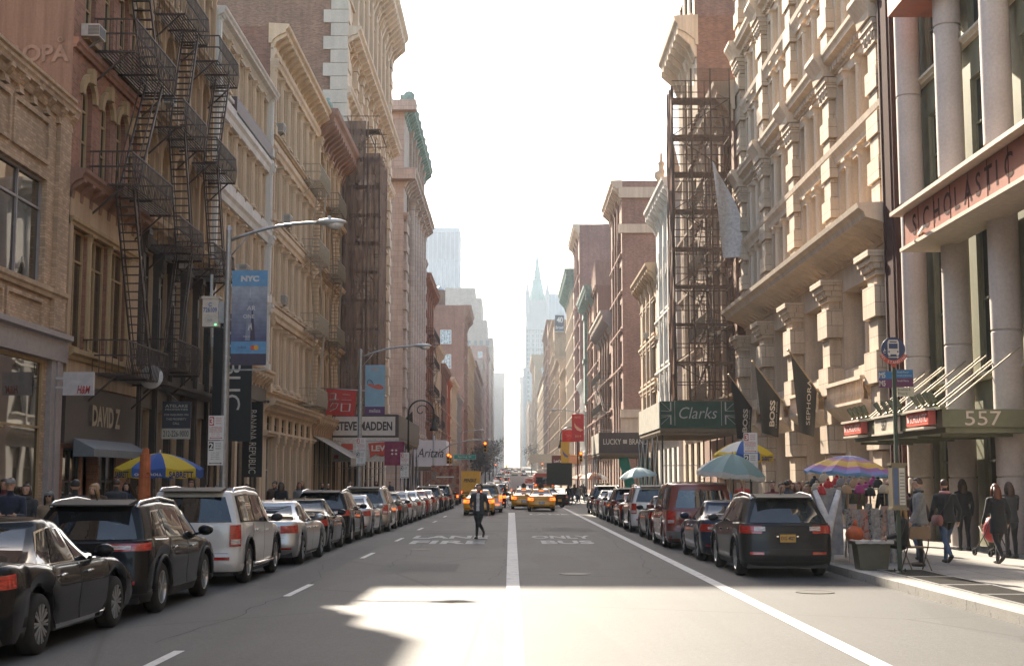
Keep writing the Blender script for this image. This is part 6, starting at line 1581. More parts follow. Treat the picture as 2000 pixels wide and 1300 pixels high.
    for i,(lab,c,c2,x,y0,z,w,h,txt) in enumerate((('red street banner with a pale leaf on the right lamp',(.5,.05,.05),(.7,.4,.3),5.75,127.9,8.4,1.15,2.6,'NYC'),('yellow street banner with a blue shoe by the right signal',(.5,.33,.05),(.1,.1,.25),5.05,138,6.1,.85,2.6,''))):
        r=thing('banner',lab,'banner',(x,y0,gz(y0)+z)); b=MB(); b.box(0,w,0,.012,-h,0,0)
        cs=[(.2,-.8),(.35,-1.1),(.65,-1.35),(.95,-1.5),(.7,-1.65),(.4,-1.5),(.22,-1.2)]
        b.add([(q*w,-.005,s_) for q,s_ in cs],[tuple(range(7))],1)
        if txt: b.text(txt,.22,(w/2,-.005,-.3),fit=.6,ext=.002,mi=1); b.text('2014',.2,(w/2,-.005,-2.1),fit=.6,ext=.002,mi=1)
        else: b.quad((0,-.005,-h),(w,-.005,-h),(w,-.005,-h+.35),(0,-.005,-h+.35),2)
        b.build('panel',[flat('banner_c%d'%i,c,.7),flat('banner_d%d'%i,c2,.7),flat('banner_e%d'%i,(.5,.1,.06),.7)],r)
banners()
def power_box():
    r=thing('utility_box','pale utility cabinet numbered in blue on a bracket by the left lamp','utility box',(-7.95,34.9,gz(35)+5.95)); b=MB()
    b.box(-.2,.22,-.12,.16,0,.78,0); b.box(-.23,.25,-.15,.19,.74,.8,0); b.box(.22,.42,-.06,.06,.1,.66,1); b.bar((.3,0,.2),(.55,0,.2),.05,mi=1); b.bar((.3,0,.62),(.55,0,.62),.05,mi=1); b.bar((0,0,.8),(0,0,1.4),.06,mi=1)
    b.tube([(.3,0,0),(.45,0,-.12),(.5,0,.15)],.02,6,mi=1); b.mi=2; b.text('C',.1,(.0,-.125,.58),ext=.002,bold=.02); b.text('726109',.13,(0,-.125,.44),fit=.36,ext=.002,bold=.02); b.mi=1; b.box(-.06,.06,-.15,-.12,.14,.2); b.mi=3; b.ell((.15,-.13,.05),.018,.01,.018,6,4)
    b.build('cabinet',[flat('cabinet_cream',(.55,.5,.43),.5,0,.2,5),M_STEEL,flat('stencil_blue',(.05,.1,.3),.6),emis('pilot_green',(.1,1,.25),1.5)],r)
power_box()
def parking_sign(name,label,x,y,ztop,w,h,group,post=None):
    r=thing('parking_sign',label,'sign',(x,y,gz(y)),0,group); b=MB(); 
    Wm,Rd,Bk=0,1,2; hh=h/2-.01
    b.box(-w/2,w/2,0,.006,ztop-hh,ztop,Wm); b.box(-w/2,w/2,0,.006,ztop-h,ztop-hh-.02,Wm)
    yy=-.003
    for k,(zt,m,t) in enumerate(((ztop,Rd,'3'),(ztop-hh-.02,Bk,'2'))):
        b.quad((-w/2+.02,yy,zt-.22*h/1.1),(-w/2+.15*w/.42,yy,zt-.22*h/1.1),(-w/2+.15*w/.42,yy,zt-.03),(-w/2+.02,yy,zt-.03),m); b.text(t,.15*h/1.1,(-w/2+.085*w/.42,yy-.003,zt-.125*h/1.1),ext=.002,bold=.03,mi=Wm)
        ls=('HOUR','METERED','PARKING') ; q=h/1.1
        for i,s in enumerate(ls): b.text(s,.032*q,(.06,yy,zt-(.06+.055*i)*q),fit=.15*w/.42,ext=.002,mi=m)
        body=('COMMERCIAL','VEHICLES ONLY','OTHERS NO STANDING','Monday - Friday','7am - 7pm') if k==0 else ('Monday - Friday','7pm - 10pm','Saturday','8am - 10pm')
        for i,s in enumerate(body): b.text(s,(.042 if k==0 and i<2 else .03)*q,(-.01,yy,zt-(.265+.047*i)*q),fit=w*(.82 if k==0 and i<3 else .55),ext=.002,mi=m if k==0 else Bk)
        b.quad((-w*.36,yy,zt-hh+.04),(w*.36,yy,zt-hh+.04),(w*.36,yy,zt-hh+.055),(-w*.36,yy,zt-hh+.055),m)
        for sg in (1,-1): b.add([(sg*w*.42,yy,zt-hh+.0475),(sg*w*.33,yy,zt-hh+.07),(sg*w*.33,yy,zt-hh+.025)],[(0,1,2)],m)
    b.build('panel',[flat('sign_white',(.68,.66,.63),.5,0,.08),flat('sign_red',(.45,.04,.035),.5),M_BLACK],r)
    if post: b=MB(); b.box(-.03,.03,.008,.05,.15,post); b.build('post',flat('post_green',(.03,.05,.035),.5),r)
    return r
parking_sign('p','red and black parking rules sign on the nearest left lamp',-7.32,33.0,3.52,.38,1.22,'parking rules signs')
parking_sign('p','parking rules sign on the second left lamp before the jeans banner',-6.72,59.4,3.85,.42,1.2,'parking rules signs')
parking_sign('p','parking rules sign beside the plum flag on the left',-5.3,66,3.35,.42,1.25,'parking rules signs',3.4)
parking_sign('p','parking rules sign on its own green post by the hot dog umbrella on the right',6.95,38.9,3.32,.40,1.2,'parking rules signs',3.4)
def bus_stop():
    x,y=7.42,25.8; r=thing('bus_stop','bus stop post with round blue bus sign and route plates on the right pavement','bus stop',(x,y,gz(y)+.15))
    G=flat('post_green',(.03,.05,.035),.5); b=MB(); b.lathe([(.13,0),(.13,.02),(.05,.05)],12); b.box(-.035,.035,-.03,.03,0,3.95)
    for a in (0,PI/2,PI,-PI/2): b.lathe([(.015,0),(.015,.09),(0,.1)],6,(.1*math.cos(a),.1*math.sin(a),0))
    b.build('post',G,r)
    b=MB(); zc=4.3; rad=.235
    def disc(R_,yy,mi,zc=zc,n=32): b.add([(R_*math.cos(2*PI*k/n),yy,zc+R_*math.sin(2*PI*k/n)) for k in range(n)],[tuple(range(n))],mi)
    b.lathe([(rad,-.008),(rad,.008),(0,.008)],32,(0,0,zc),axis='y',mi=0); disc(rad,-.009,0)
    # red ribbon below
    n=12; o=[]; 
    for k in range(n): 
        a0=PI*1.13+k*(PI*.74)/n; a1=a0+PI*.74/n
        b.add([(q*math.cos(a),-.012,zc+q*math.sin(a)) for a,q in ((a0,.215),(a1,.215),(a1,.3),(a0,.3))],[(0,1,2,3)],1)
    b.add([(-.05,-.012,zc-.29),(.05,-.012,zc-.29),(.03,-.012,zc-.4),(-.03,-.012,zc-.4)],[(0,1,2,3)],1)
    # bus pictogram
    W=2; yy=-.016
    b.add([(p,yy,zc+q) for p,q in ((-.11,-.1),(.11,-.1),(.11,.13),(.09,.18),(-.09,.18),(-.11,.13))],[(0,1,2,3,4,5)],W)
    for x0,x1,z0,z1 in ((-.085,.085,.01,.11),(-.07,.07,.13,.155)): b.quad((x0,yy-.003,zc+z0),(x1,yy-.003,zc+z0),(x1,yy-.003,zc+z1),(x0,yy-.003,zc+z1),0)
    for sx in (-.085,.085): b.add([(sx+.017*math.cos(a),yy-.003,zc-.05+.017*math.sin(a)) for a in [2*PI*k/10 for k in range(10)]],[tuple(range(10))],0)
    for sx in (-.08,.08): b.quad((sx-.02,yy,zc-.13),(sx+.02,yy,zc-.13),(sx+.02,yy,zc-.1),(sx-.02,yy,zc-.1),W)
    b.quad((-.1,yy,zc-.165),(.07,yy,zc-.165),(.07,yy,zc-.15),(-.1,yy,zc-.15),W); b.add([(.11,yy,zc-.157),(.07,yy,zc-.135),(.07,yy,zc-.18)],[(0,1,2)],W)
    for k in range(12):
        a0,a1=2*PI*k/16+.6,2*PI*(k+1)/16+.6; b.add([(-.165+q*math.cos(a),yy,zc-.05+q*math.sin(a)) for a,q in ((a0,.022),(a1,.022),(a1,.03),(a0,.03))],[(0,1,2,3)],W)
    b.quad((-.175,yy,zc-.04),(-.165,yy,zc-.04),(-.165,yy,zc+.01),(-.175,yy,zc+.01),W)
    for i,ch in enumerate('NO STANDING'):
        a=PI*1.17+i*(PI*.66)/10
        if ch!=' ': b.text(ch,.05,(.257*math.cos(a),-.016,zc+.257*math.sin(a)),xd=(-math.sin(a),0,math.cos(a)),yd=(-math.cos(a),0,-math.sin(a)),ext=.002,mi=W,bold=.01)
    b.build('bus_roundel',[flat('sign_navy',(.03,.05,.12),.4),flat('sign_red_ribbon',(.5,.07,.04),.45),flat('sign_cream',(.62,.56,.5),.5)],r)
    B_,V_,C_,T_=flat('plate_blue',(.03,.16,.34),.45),flat('plate_violet',(.12,.03,.09),.45),flat('plate_cream',(.52,.48,.36),.5),flat('plate_text',(.6,.55,.52),.5)
    b=MB(); b.box(-.3,-.04,-.01,0,3.72,3.87,0); b.box(-.3,-.04,-.01,0,3.55,3.72,1); b.text('M5',.11,(-.23,-.011,3.795),fit=.12,ext=.002,bold=.02,mi=2); b.text('M5',.11,(-.23,-.011,3.635),fit=.12,ext=.002,bold=.02,mi=2); b.build('route_plate',[B_,V_,T_],r)
    b=MB(); b.box(.04,.37,-.01,0,3.74,3.9,0); b.box(.04,.37,-.01,0,3.57,3.74,1); b.text('South Ferry',.05,(.17,-.011,3.85),fit=.22,ext=.002,mi=2); b.text('Limited via Broadway',.03,(.2,-.011,3.785),fit=.29,ext=.002,mi=2); b.text('South Ferry',.05,(.17,-.011,3.68),fit=.22,ext=.002,mi=2); b.build('route_plate',[B_,V_,T_],r)
    b=MB(); b.box(.05,.38,-.01,0,3.38,3.56,0); b.text('Broadway &',.05,(.19,-.011,3.51),fit=.24,ext=.002,mi=1); b.text('Prince St',.05,(.16,-.011,3.44),fit=.18,ext=.002,mi=1); b.build('street_plate',[C_,M_BLACK],r)
    b=MB(); b.box(-.13,.13,-.13,.13,1.25,2.05,0); b.box(-.16,.16,-.16,.16,1.2,1.25,0); b.box(-.15,.15,-.15,.15,2.05,2.1,0)
    b.box(-.0,.11,-.134,-.13,1.3,2.0,1); b.box(-.11,-.02,-.134,-.13,1.3,2.0,2)
    for k in range(10): b.box(.01,.1,-.137,-.134,1.34+k*.062,1.35+k*.062,3)
    b.build('timetable_box',[flat('box_bronze',(.2,.17,.12),.4,.5),flat('paper_cream',(.6,.56,.48),.6),flat('map_blue',(.1,.14,.24),.5),M_BLACK],r)
bus_stop()
def umbrella(name,label,x,y,zt,R_,drop,mats,pattern,n=8,group=None,valance=.12,tilt=0,pole=True,text=None,z0=None):
    "canopy of n panels between ribs; pattern(i,j,rows)->material index"
    r=thing(name,label,'umbrella',(x,y,z0 if z0 is not None else gz(y)+.15),0,group); r.rotation_euler=(0,R(tilt),0)
    rows=9; cn=MB()
    for i in range(n):
        for j in range(rows):
            for s_ in range(2):
                def P(k,u): 
                    t=k/rows; a=2*PI*(i+u)/n+PI/n; sag=.93+.07*abs(2*u-1)**1.4
                    return (R_*t*math.cos(a)*sag,R_*t*math.sin(a)*sag,zt-drop*(t**1.75)-.05*t*(1-abs(2*u-1)))
                a,c=s_/2,(s_+1)/2; cn.quad(P(j,a),P(j,c),P(j+1,c),P(j+1,a),pattern(i,j,rows))
        if valance:
            for s_ in range(2):
                def Q(u,d): a=2*PI*(i+u)/n+PI/n; sag=.93+.07*abs(2*u-1)**1.4; return (R_*math.cos(a)*sag,R_*math.sin(a)*sag,zt-drop-.05*(1-abs(2*u-1))-d)
                a,c=s_/2,(s_+1)/2; cn.quad(Q(a,0),Q(c,0),Q(c,valance),Q(a,valance),pattern(i,rows,rows))
    c=cn.build('canopy',mats,r,True)
    b=MB()
    for i in range(n):
        a=2*PI*i/n+PI/n; b.tube([(R_*t*math.cos(a),R_*t*math.sin(a),zt-drop*(t**1.75)-.015) for t in (0,.33,.66,1)],.008,5)
    b.build('ribs',M_STEEL,r)
    if pole: b=MB(); b.tube([(0,0,0),(0,0,zt+.05)],.022,8); b.lathe([(.03,zt),(.02,zt+.07),(0,zt+.09)],8); b.build('pole',flat('pole_pale',(.5,.42,.3),.5),r,True)
    if text:
        b=MB()
        for i,body,size,col_,vz in text:
            a=2*PI*(i+.5)/n+PI/n; k=R_*.932*math.cos(0); px,py=k*math.cos(a),k*math.sin(a)
            b.text(body,size,(px*1.012,py*1.012,zt-drop-.05-vz),xd=(-math.sin(a),math.cos(a),0),fit=R_*.62,ext=.004,bold=.03,mi=col_)
        b.build('lettering',[flat('ink_navy',(.03,.045,.16),.6),flat('ink_white',(.6,.6,.62),.6)],r)
    return r
def thincloth(name,c,tr=.35):
    k=('tc',name)
    m,nt,b=newmat(name); b.inputs['Base Color'].default_value=(*c,1); b.inputs['Roughness'].default_value=.7
    t=nt.nodes.new('ShaderNodeBsdfTranslucent'); t.inputs[0].default_value=(*c,1); mx=nt.nodes.new('ShaderNodeMixShader'); mx.inputs[0].default_value=tr
    nt.links.new(b.outputs[0],mx.inputs[1]); nt.links.new(t.outputs[0],mx.inputs[2]); nt.links.new(mx.outputs[0],nt.nodes['Material Output'].inputs[0]); return m
U_Y=thincloth('umbrella_yellow',(.7,.5,.03)); U_B=thincloth('umbrella_blue',(.05,.13,.42)); U_T=thincloth('umbrella_teal',(.27,.4,.39)); U_W=thincloth('umbrella_white',(.75,.74,.7))
def umbrellas():
    HG='hot dog cart umbrellas'
    umbrella('umbrella','yellow and blue hot dog cart umbrella on the left pavement','',0,0,0,0,[],None) if False else None
    umbrella('cart_umbrella','yellow and blue hot dog cart umbrella on the left pavement',-8.35,31.7,2.42,1.03,.36,[U_Y,U_B],lambda i,j,r:i%2,8,HG,.2,text=[(4,'SABRETT',.15,0,.1),(6,'SABRETT',.15,0,.1),(5,'ON A ROLL',.06,1,.1)])
    umbrella('cart_umbrella','yellow white and blue hot dog cart umbrella on the right behind the parking sign',7.0,40.5,2.98,.92,.4,[U_Y,U_B,U_W],lambda i,j,r:(1 if i==5 else (2 if i==4 and j<8 else 0)),8,HG,.2,text=[(4,'SABRETT',.14,0,.1),(6,'SABRETT',.14,0,.1)])
    umbrella('umbrella','teal patterned umbrella with white valance below the hot dog umbrella on the right',6.05,38.3,2.55,1.0,.55,[U_T,U_W],lambda i,j,r:1 if (j>=r) or i==3 else 0,8,None,.12,tilt=6)
    cols_=[(.75,.7,.72),(.75,.62,.68),(.25,.33,.58),(.38,.3,.55),(.62,.3,.3),(.8,.55,.15),(.8,.5,.12),(.45,.2,.42),(.3,.3,.6),(.2,.42,.6)]
    ms=[thincloth('rainbow_%d'%k,c,.3) for k,c in enumerate(cols_)]
    umbrella('umbrella','rainbow striped umbrella over the hat stall on the right','0' and 7.75,31.3,2.36,1.05,.4,ms,lambda i,j,r:0 if i in(3,) else min(j,9),10,None,.05,tilt=4)
    umbrella('umbrella','pale blue umbrella over the parked cars on the right',7.0,72,2.55,1.05,.45,[thincloth('umbrella_sky',(.34,.46,.52))],lambda i,j,r:0,8,None,.06,tilt=-6)
    umbrella('umbrella','white and orange umbrella at the far right corner',8.0,131,2.75,1.5,.6,[U_W,thincloth('umbrella_orange',(.7,.3,.15))],lambda i,j,r:i%2,8)
    umbrella('umbrella','faint orange umbrella farthest along the right pavement',7.9,152,2.7,1.3,.5,[thincloth('umbrella_peach',(.6,.35,.25))],lambda i,j,r:0,8)
umbrellas()
def cart(name,label,x,y,rz=0):
    r=thing('food_cart',label,'food cart',(x,y,gz(y)+.15),R(rz),'steel food carts'); S=flat('cart_steel',(.5,.49,.47),.3,.8,.1)
    b=MB(); b.box(-.55,.55,-.8,.8,.38,1.0); b.box(-.6,.6,-.86,.86,1.0,1.04); b.box(.2,.55,-.75,.75,1.04,1.3); b.build('body',S,r)
    for sy in (-.5,.5):
        for sx in (-.57,.57): b=MB(); b.lathe([(.16,-.05),(.25,-.05),(.25,.05),(.16,.05),(0,.03)],16,axis='x'); b.build('wheel',C_TYRE,r,loc=(sx,sy,.25))
    b=MB()
    for k in range(14): b.lathe([(.032,0),(.032,.15),(.012,.2),(.012,.23),(0,.23)],8,(-.45+.07*(k%2),-.7+k*.1,1.04))
    b.build('bottles',glassmat('bottle_plastic',(.2,.3,.36),.1,.0),r)
    b=MB(); b.box(-.3,.3,-.84,-.8,.5,.9); b.build('menu_panel',flat('menu_yellow',(.6,.42,.05),.5),r)
cart('c','steel food cart with bottles under the left hot dog umbrella',-8.4,31.9); cart('c','steel food cart under the hot dog umbrella on the right',7.35,40.6)
b=MB(); b.tube([(0,0,0),(0,0,1.1)],[.2,.15],12); b.tube([(0,0,1.1),(0,0,2.35)],[.15,.115],12); b.tube([(0,0,2.35),(.02,0,2.48)],[.09,.06],10)
for k in range(3): b.lathe([(.05,0),(.03,.02),(.05,.02)],8,(.1,-.13,.9+.5*k),axis='y')
o=b.build('steam_stack',[flat('stack_orange',(.42,.12,.04),.7,0,.3,4)],loc=(-8.12,29.6,gz(30)+.15)); tag(o,'weathered orange street chimney beside the left hot dog umbrella','chimney')
def stall():
    y0=29.2; base=gz(y0)+.15; r=thing('clothes_stall','street stall of hats, scarves and printed cloth under the rainbow umbrella','market stall',(6.95,y0,base))
    b=MB(); 
    for x in (0,1.25):
        for y in (0,1.5): b.bar((x,y,0),(x,y,1.62),.035)
    for z in (.75,1.58):
        for y in (0,1.5): b.bar((0,y,z),(1.25,y,z),.03)
        for x in (0,1.25): b.bar((x,0,z),(x,1.5,z),.03)
    b.box(-.02,1.27,-.02,1.52,.74,.77); b.build('rack',M_STEEL,r)
    sh=cloth_sheet(.62,1.42,None,12,12,.05); sh.build('grey_sheet',cloth('sheet_grey',(.34,.31,.3)),r,True,loc=(-.42,-.12,1.6))
    b=MB()   # a white cloth knotted into a V over it
    for sg,x0 in ((1,-.4),(-1,.12)):
        b.tube([(x0,-.2,1.56),(x0+sg*.12,-.25,1.2),(-.12-sg*.02,-.24,.85),(-.16,-.22,.45),(-.17,-.2,.28)],[.05,.075,.09,.07,.05],10,sy=.35)
    b.build('white_cloth',cloth('sheet_white',(.68,.66,.66)),r,True)
    cols_=[(.03,.03,.035),(.4,.2,.12),(.25,.25,.24),(.4,.1,.05),(.05,.06,.06),(.3,.28,.25)]
    for k in range(9):
        w_=rnd(.12,.2); m,nt,bs=newmat('scarf_print_%d'%k); v=objco(nt); n=noise(nt,v,5+k*.7,3,.6)
        c=cols_[k%6]; nt.links.new(ramp(nt,n,[(.42,c),(.5,(.36,.33,.3)),(.6,sc3(c,1.6))]),bs.inputs['Base Color']); bs.inputs['Roughness'].default_value=.8
        cloth_sheet(w_,rnd(.95,1.3),m,5,8,.03,sx=rnd(-.1,.1)).build('hanging_scarf',m,r,True,loc=(.24+k*.115,-.1-rnd(0,.06),1.2+rnd(-.1,.12)))
    hc=[('hat_red',(.42,.03,.03)),('hat_cream',(.45,.36,.25)),('hat_black',(.02,.02,.02)),('hat_magenta',(.3,.03,.14)),('hat_tan',(.35,.22,.12)),('hat_grey',(.2,.18,.17))]
    for k in range(18):
        x=-.2+(k%6)*.27+rnd(-.03,.03); y=.0+(k//6)*.42+rnd(-.05,.05); z=1.52+(k//6)*.1+rnd(-.08,.06); nm,c=hc[(k*5+k//6)%6]
        b=MB(); b.lathe([(.115,-.05),(.13,-.02),(.12,.0),(.115,.05),(.08,.12),(.03,.145),(0,.147)],12); b.ell((0,0,.165),.038,.038,.035,8,6); b.bar((0,0,-.3),(0,0,0),.02); b.build('knit_hat',cloth(nm,c),r,True,loc=(x,y,z))
    b=MB(); b.ell((0,0,0),.2,.2,.19,14,10,fn=lambda d:1+.04*math.sin(5*d.x+3*d.z)); b.tube([(0,0,.17),(.03,0,.3)],[.06,.03],8); b.build('orange_bag',cloth('bag_orange',(.6,.12,.03),.5),r,True,loc=(.42,-.28,.62))
    b=MB(); b.box(.3,.5,-.25,-.2,0,.75); b.build('table_leg',flat('grey_board',(.4,.37,.34),.7),r)
    r2=thing('plastic_tub','olive plastic storage tub on the pavement in front of the stall','tub',(7.17,26.9,gz(27)+.15)); b=MB()
    b.ext([(-.27,0),(.27,0),(.33,.5),(-.33,.5)],-.22,.22,'xz',0); b.box(-.37,.37,-.26,.26,.5,.55,0); b.build('tub',flat('tub_olive',(.1,.095,.065),.5),r2)
    b=MB(); pts=[(-.38+.76*k/10,-.05+.02*math.sin(k*1.3),.575+.015*math.sin(k*2)) for k in range(11)]
    b.add([(p[0],-.28,p[2]) for p in pts]+[(p[0],.28,p[2]) for p in pts],[(k,k+1,k+12,k+11) for k in range(10)]); b.add([(p[0],-.285,p[2]) for p in pts]+[(p[0],-.3,p[2]-.05-.02*math.sin(q*2)) for q,p in enumerate(pts)],[(k,k+1,k+12,k+11) for k in range(10)]); b.build('liner',flat('liner_grey',(.42,.4,.38),.3),r2,True)
    r3=thing('folding_chair','brown metal folding chair beside the stall','chair',(8.02,26.72,gz(27)+.15),R(8)); m=flat('chair_brown',(.2,.14,.09),.45,.3)
    for sg in (1,-1):
        b=MB(); b.tube([(sg*.22,.22,0),(sg*.21,-.08,.46),(sg*.2,-.2,.86)],.013,7); b.build('leg',m,r3,True); b=MB(); b.tube([(sg*.2,-.24,0),(sg*.2,.16,.44)],.013,7); b.build('leg',m,r3,True)
    b=MB(); b.box(-.2,.2,-.16,.2,.44,.465); b.build('seat',m,r3); b=MB(); b.ext([(-.21,.62),(.21,.62),(.215,.78),(.18,.86),(-.18,.86),(-.215,.78)],-.205,-.185,'xz'); b.build('backrest',m,r3)
    for z,w_ in ((.12,.2),): b=MB(); b.bar((-.2,.17,z),(.2,.17,z),.018); b.build('stretcher',m,r3)
    r4=thing('stroller','folding stroller with a red seat at the right edge','stroller',(11.35,31.8,gz(32)+.15),R(10))
    b=MB(); 
    for sg in (1,-1): b.tube([(sg*.22,-.42,1.02),(sg*.22,-.1,.55),(sg*.22,.42,.1)],.013,6); b.tube([(sg*.22,.2,.7),(sg*.22,-.3,.1)],.013,6)
    b.bar((-.22,-.42,1.02),(.22,-.42,1.02),.03); b.bar((-.22,-.3,.12),(.22,-.3,.12),.02); b.build('frame',C_TRIM,r4,True)
    for sg in (1,-1):
        for y in (-.3,.42):
            b=MB(); b.lathe([(.05,-.02),(.09,-.02),(.09,.02),(.05,.02),(0,.01)],12,axis='x'); b.build('wheel',C_TYRE,r4,loc=(sg*.23,y,.09))
    b=MB(); b.ell((0,.02,.62),.22,.26,.3,12,10,fn=lambda d:1 if d.y<.5 else .6); b.build('seat',cloth('stroller_red',(.42,.03,.03),.5),r4,True)
stall()
def flags():
    G='black shop flags on slanted poles'
    F=[('SEPHORA','black shop flag with white lettering running up it, nearest of the three on the right',(12.15,52.4,5.15),(10.55,50.6,6.75),1.35,2.75),('BOSS','middle black shop flag on the right, before the blocky piers',(12.15,59.4,5.2),(10.5,57.9,6.95),1.5,2.5),('BOSS','farthest black shop flag on the right, beside the green shed',(12.15,66.5,5.2),(10.65,65.2,6.95),1.4,2.5)]
    for i,(t,l,base,tip,w_,h) in enumerate(F):
        r=thing('shop_flag',l,'flag',base,0,G); a=Vector((0,0,0)); c=Vector(tip)-Vector(base)
        b=MB(); b.tube([a,c],.028,8); b.ell(c,.06,.06,.06,8,6); b.bar((0,0,-.25),(.0,0,.15),.12); b.build('pole',flat('flagpole_tan',(.45,.34,.2),.4,.4),r,True)
        b=MB(); n=10; p0=c*.92; p1=c*.12; zb=min(p0.z,p1.z)-h*.62
        for off in (0,.008):
            vs=[]
            for j in range(n+1):
                v=j/n
                for q in range(n+1):
                    u=q/n; top=p0.lerp(p1,u); bot=Vector((lerp(p0.x+.25,p1.x-.12,u),lerp(p0.y,p1.y,u),zb-.15*u)); p=top.lerp(bot,v); p.y+=off+.07*math.sin(u*7+i)*v; vs.append(p)
            b.add(vs,[(j*(n+1)+q,j*(n+1)+q+1,(j+1)*(n+1)+q+1,(j+1)*(n+1)+q) for j in range(n) for q in range(n)],0)
        b.build('cloth',cloth('flag_black',(.014,.014,.014)),r,True)
        # lettering reads upward along the flag
        b=MB(); mx=(p0+p1)/2; cx=lerp(p0.x,p1.x,.6); cyy=lerp(p0.y,p1.y,.6)-.26
        d=(p1-p0); d.z=0; d.normalize(); tl=1.75 if t=='SEPHORA' else 1.15
        b.text(t,.3 if t=='SEPHORA' else .38,(cx,cyy,zb+.25+tl/2+(0.05)),xd=(.06,0,1),yd=(-d.x,-d.y,.0),fit=tl,ext=.004,bold=0 if t=='SEPHORA' else .03)
        if t=='BOSS': b.text('HUGO BOSS',.07,(cx+.3*d.x,cyy+.3*d.y-.02,zb+.25+tl/2),xd=(.06,0,1),yd=(-d.x,-d.y,0),fit=tl,ext=.004)
        b.build('lettering',flat('flag_white',(.62,.58,.52),.7),r)
    # left: red square flag, plum flag, dark triangular flag, blade signs
    r=thing('shop_flag','red square flag with white characters on the left','flag',(-12.0,86,gz(86)+7.95)); b=MB(); b.tube([(-.4,0,0),(2.6,0,-.18)],.03,8); b.ell((2.62,0,-.18),.05,.05,.05,8,6); b.build('pole',M_STEEL,r,True)
    b=MB()
    for off in (0,.01):
        vs=[(lerp(0,1.95-.12*v,u),off+.05*math.sin(u*6)*v,-.03-.12*u-v*1.68) for v in [j/8 for j in range(9)] for u in [q/8 for q in range(9)]]; b.add(vs,[(j*9+q,j*9+q+1,(j+1)*9+q+1,(j+1)*9+q) for j in range(8) for q in range(8)])
    cl=b.build('cloth',cloth('flag_red',(.46,.035,.03)),r,True); b=MB()
    def k_(pts,w=.085):
        for p,q in zip(pts,pts[1:]): b.bar((p[0],-.07,p[1]),(q[0],-.07,q[1]),w,.02)
    k_([(.3,-.35),(.62,-.35),(.58,-.72)]); k_([(.2,-.74),(.82,-.74)]); k_([(1.05,-.42),(1.55,-.44)]); k_([(.98,-.76),(1.62,-.78)])
    k_([(.42,-.95),(.28,-1.2)]); k_([(.36,-1.0),(.78,-1.0),(.66,-1.3),(.25,-1.5)]); k_([(1.0,-1.02),(1.55,-1.02),(1.5,-1.5),(.98,-1.5),(1.0,-.98)])
    b.build('lettering',flat('flag_white',(.62,.58,.52),.7),cl)
    r=thing('shop_flag','plum hanging flag with a small white crest below the jeans banner on the left','flag',(-7.25,76,gz(76)+4.2)); b=MB(); cloth_sheet(1.1,1.35,None,8,8,.04,b=b); b.mi=1; 
    for a in range(2):
        for c in range(2): b.add([(.55+(a+c-1)*.0+(a-.5)*.22+(c-.5)*.0,-.06,-.6+(c-.5)*.2+.07),(.55+(a-.5)*.22+.08,-.06,-.6+(c-.5)*.2),(.55+(a-.5)*.22,-.06,-.6+(c-.5)*.2-.07),(.55+(a-.5)*.22-.08,-.06,-.6+(c-.5)*.2)],[(0,1,2,3)])
    b.text('SHOP',.12,(.55,-.07,-1.0),fit=.5,ext=.003) if False else None
    b.build('cloth',[cloth('flag_plum',(.25,.04,.09)),M_WHITE],r,True); b=MB(); b.tube([(-1.6,0,.02),(1.2,0,.02)],.025,6); b.build('pole',M_STEEL,r)
    r=thing('shop_flag','dark pennant flag jutting over the left pavement near the signal','flag',(-12.2,118,gz(118)+4.6)); b=MB(); b.tube([(0,0,0),(3.4,-.2,3.6)],.05,6); b.build('pole',M_STEEL,r)
    b=MB(); b.ext([(2.0,2.0),(3.4,3.55),(3.5,1.0),(2.5,.55)],-.22,-.2,'xz'); b.build('cloth',cloth('flag_dark',(.03,.028,.026)),r)
    for l,x,y,z0,z1,w,t,m in (('tall black hanging sign with pale vertical lettering on the iron front','-',52.6,3.35,8.4,1.55,'PUBLIC',None),('narrow black vertical shop sign at the end of the iron front','-',57.0,1.95,5.15,.85,'BANANA REPUBLIC',None)):
        r=thing('blade_sign',l,'sign',(-12.2,y,0)); b=MB(); xo=.35 if w>1 else .7
        b.box(xo,xo+w,-.06,.06,z0,z1); b.bar((0,0,z1-.1),(xo+w+.15,0,z1+.02),.05); b.ell((xo+w+.2,0,z1+.02),.07,.07,.07,8,6); b.build('panel',M_BLACK,r)
        b=MB(); b.text(t,.62 if w>1 else .3,(xo+w*.52,-.065,(z0+z1)/2+(.25 if w>1 else -.1)),xd=(0,0,-1),yd=(1,0,0),fit=(3.1 if w>1 else 2.7),ext=.01); b.build('lettering',flat('sign_gold_white',(.6,.55,.47),.5),r)
    r=thing('blade_sign','small white blade sign with red slanted letters on the grey shop pier','sign',(-12.3,36.0,0)); b=MB(); b.box(.15,.98,-.05,.05,4.12,4.75); b.box(-.2,.15,-.03,.03,4.3,4.36);b.box(-.2,.15,-.03,.03,4.55,4.61); b.mi=1; b.text('H&M',.22,(.72,-.055,4.27),fit=.36,ext=.004,shear=.25,bold=.02); b.build('panel',[flat('sign_pinkwhite',(.55,.5,.49),.5),flat('sign_red2',(.45,.05,.04),.5)],r)
    r=thing('rental_sign','dark property sign with a phone number hung on the iron front','sign',(-12.2,44.6,0)); b=MB(); b.box(.5,1.45,-.04,.04,3.2,4.45,0); b.box(.5,1.45,-.05,-.04,3.2,3.55,1); b.bar((.97,0,4.45),(.2,0,5.2),.03); yy=-.052
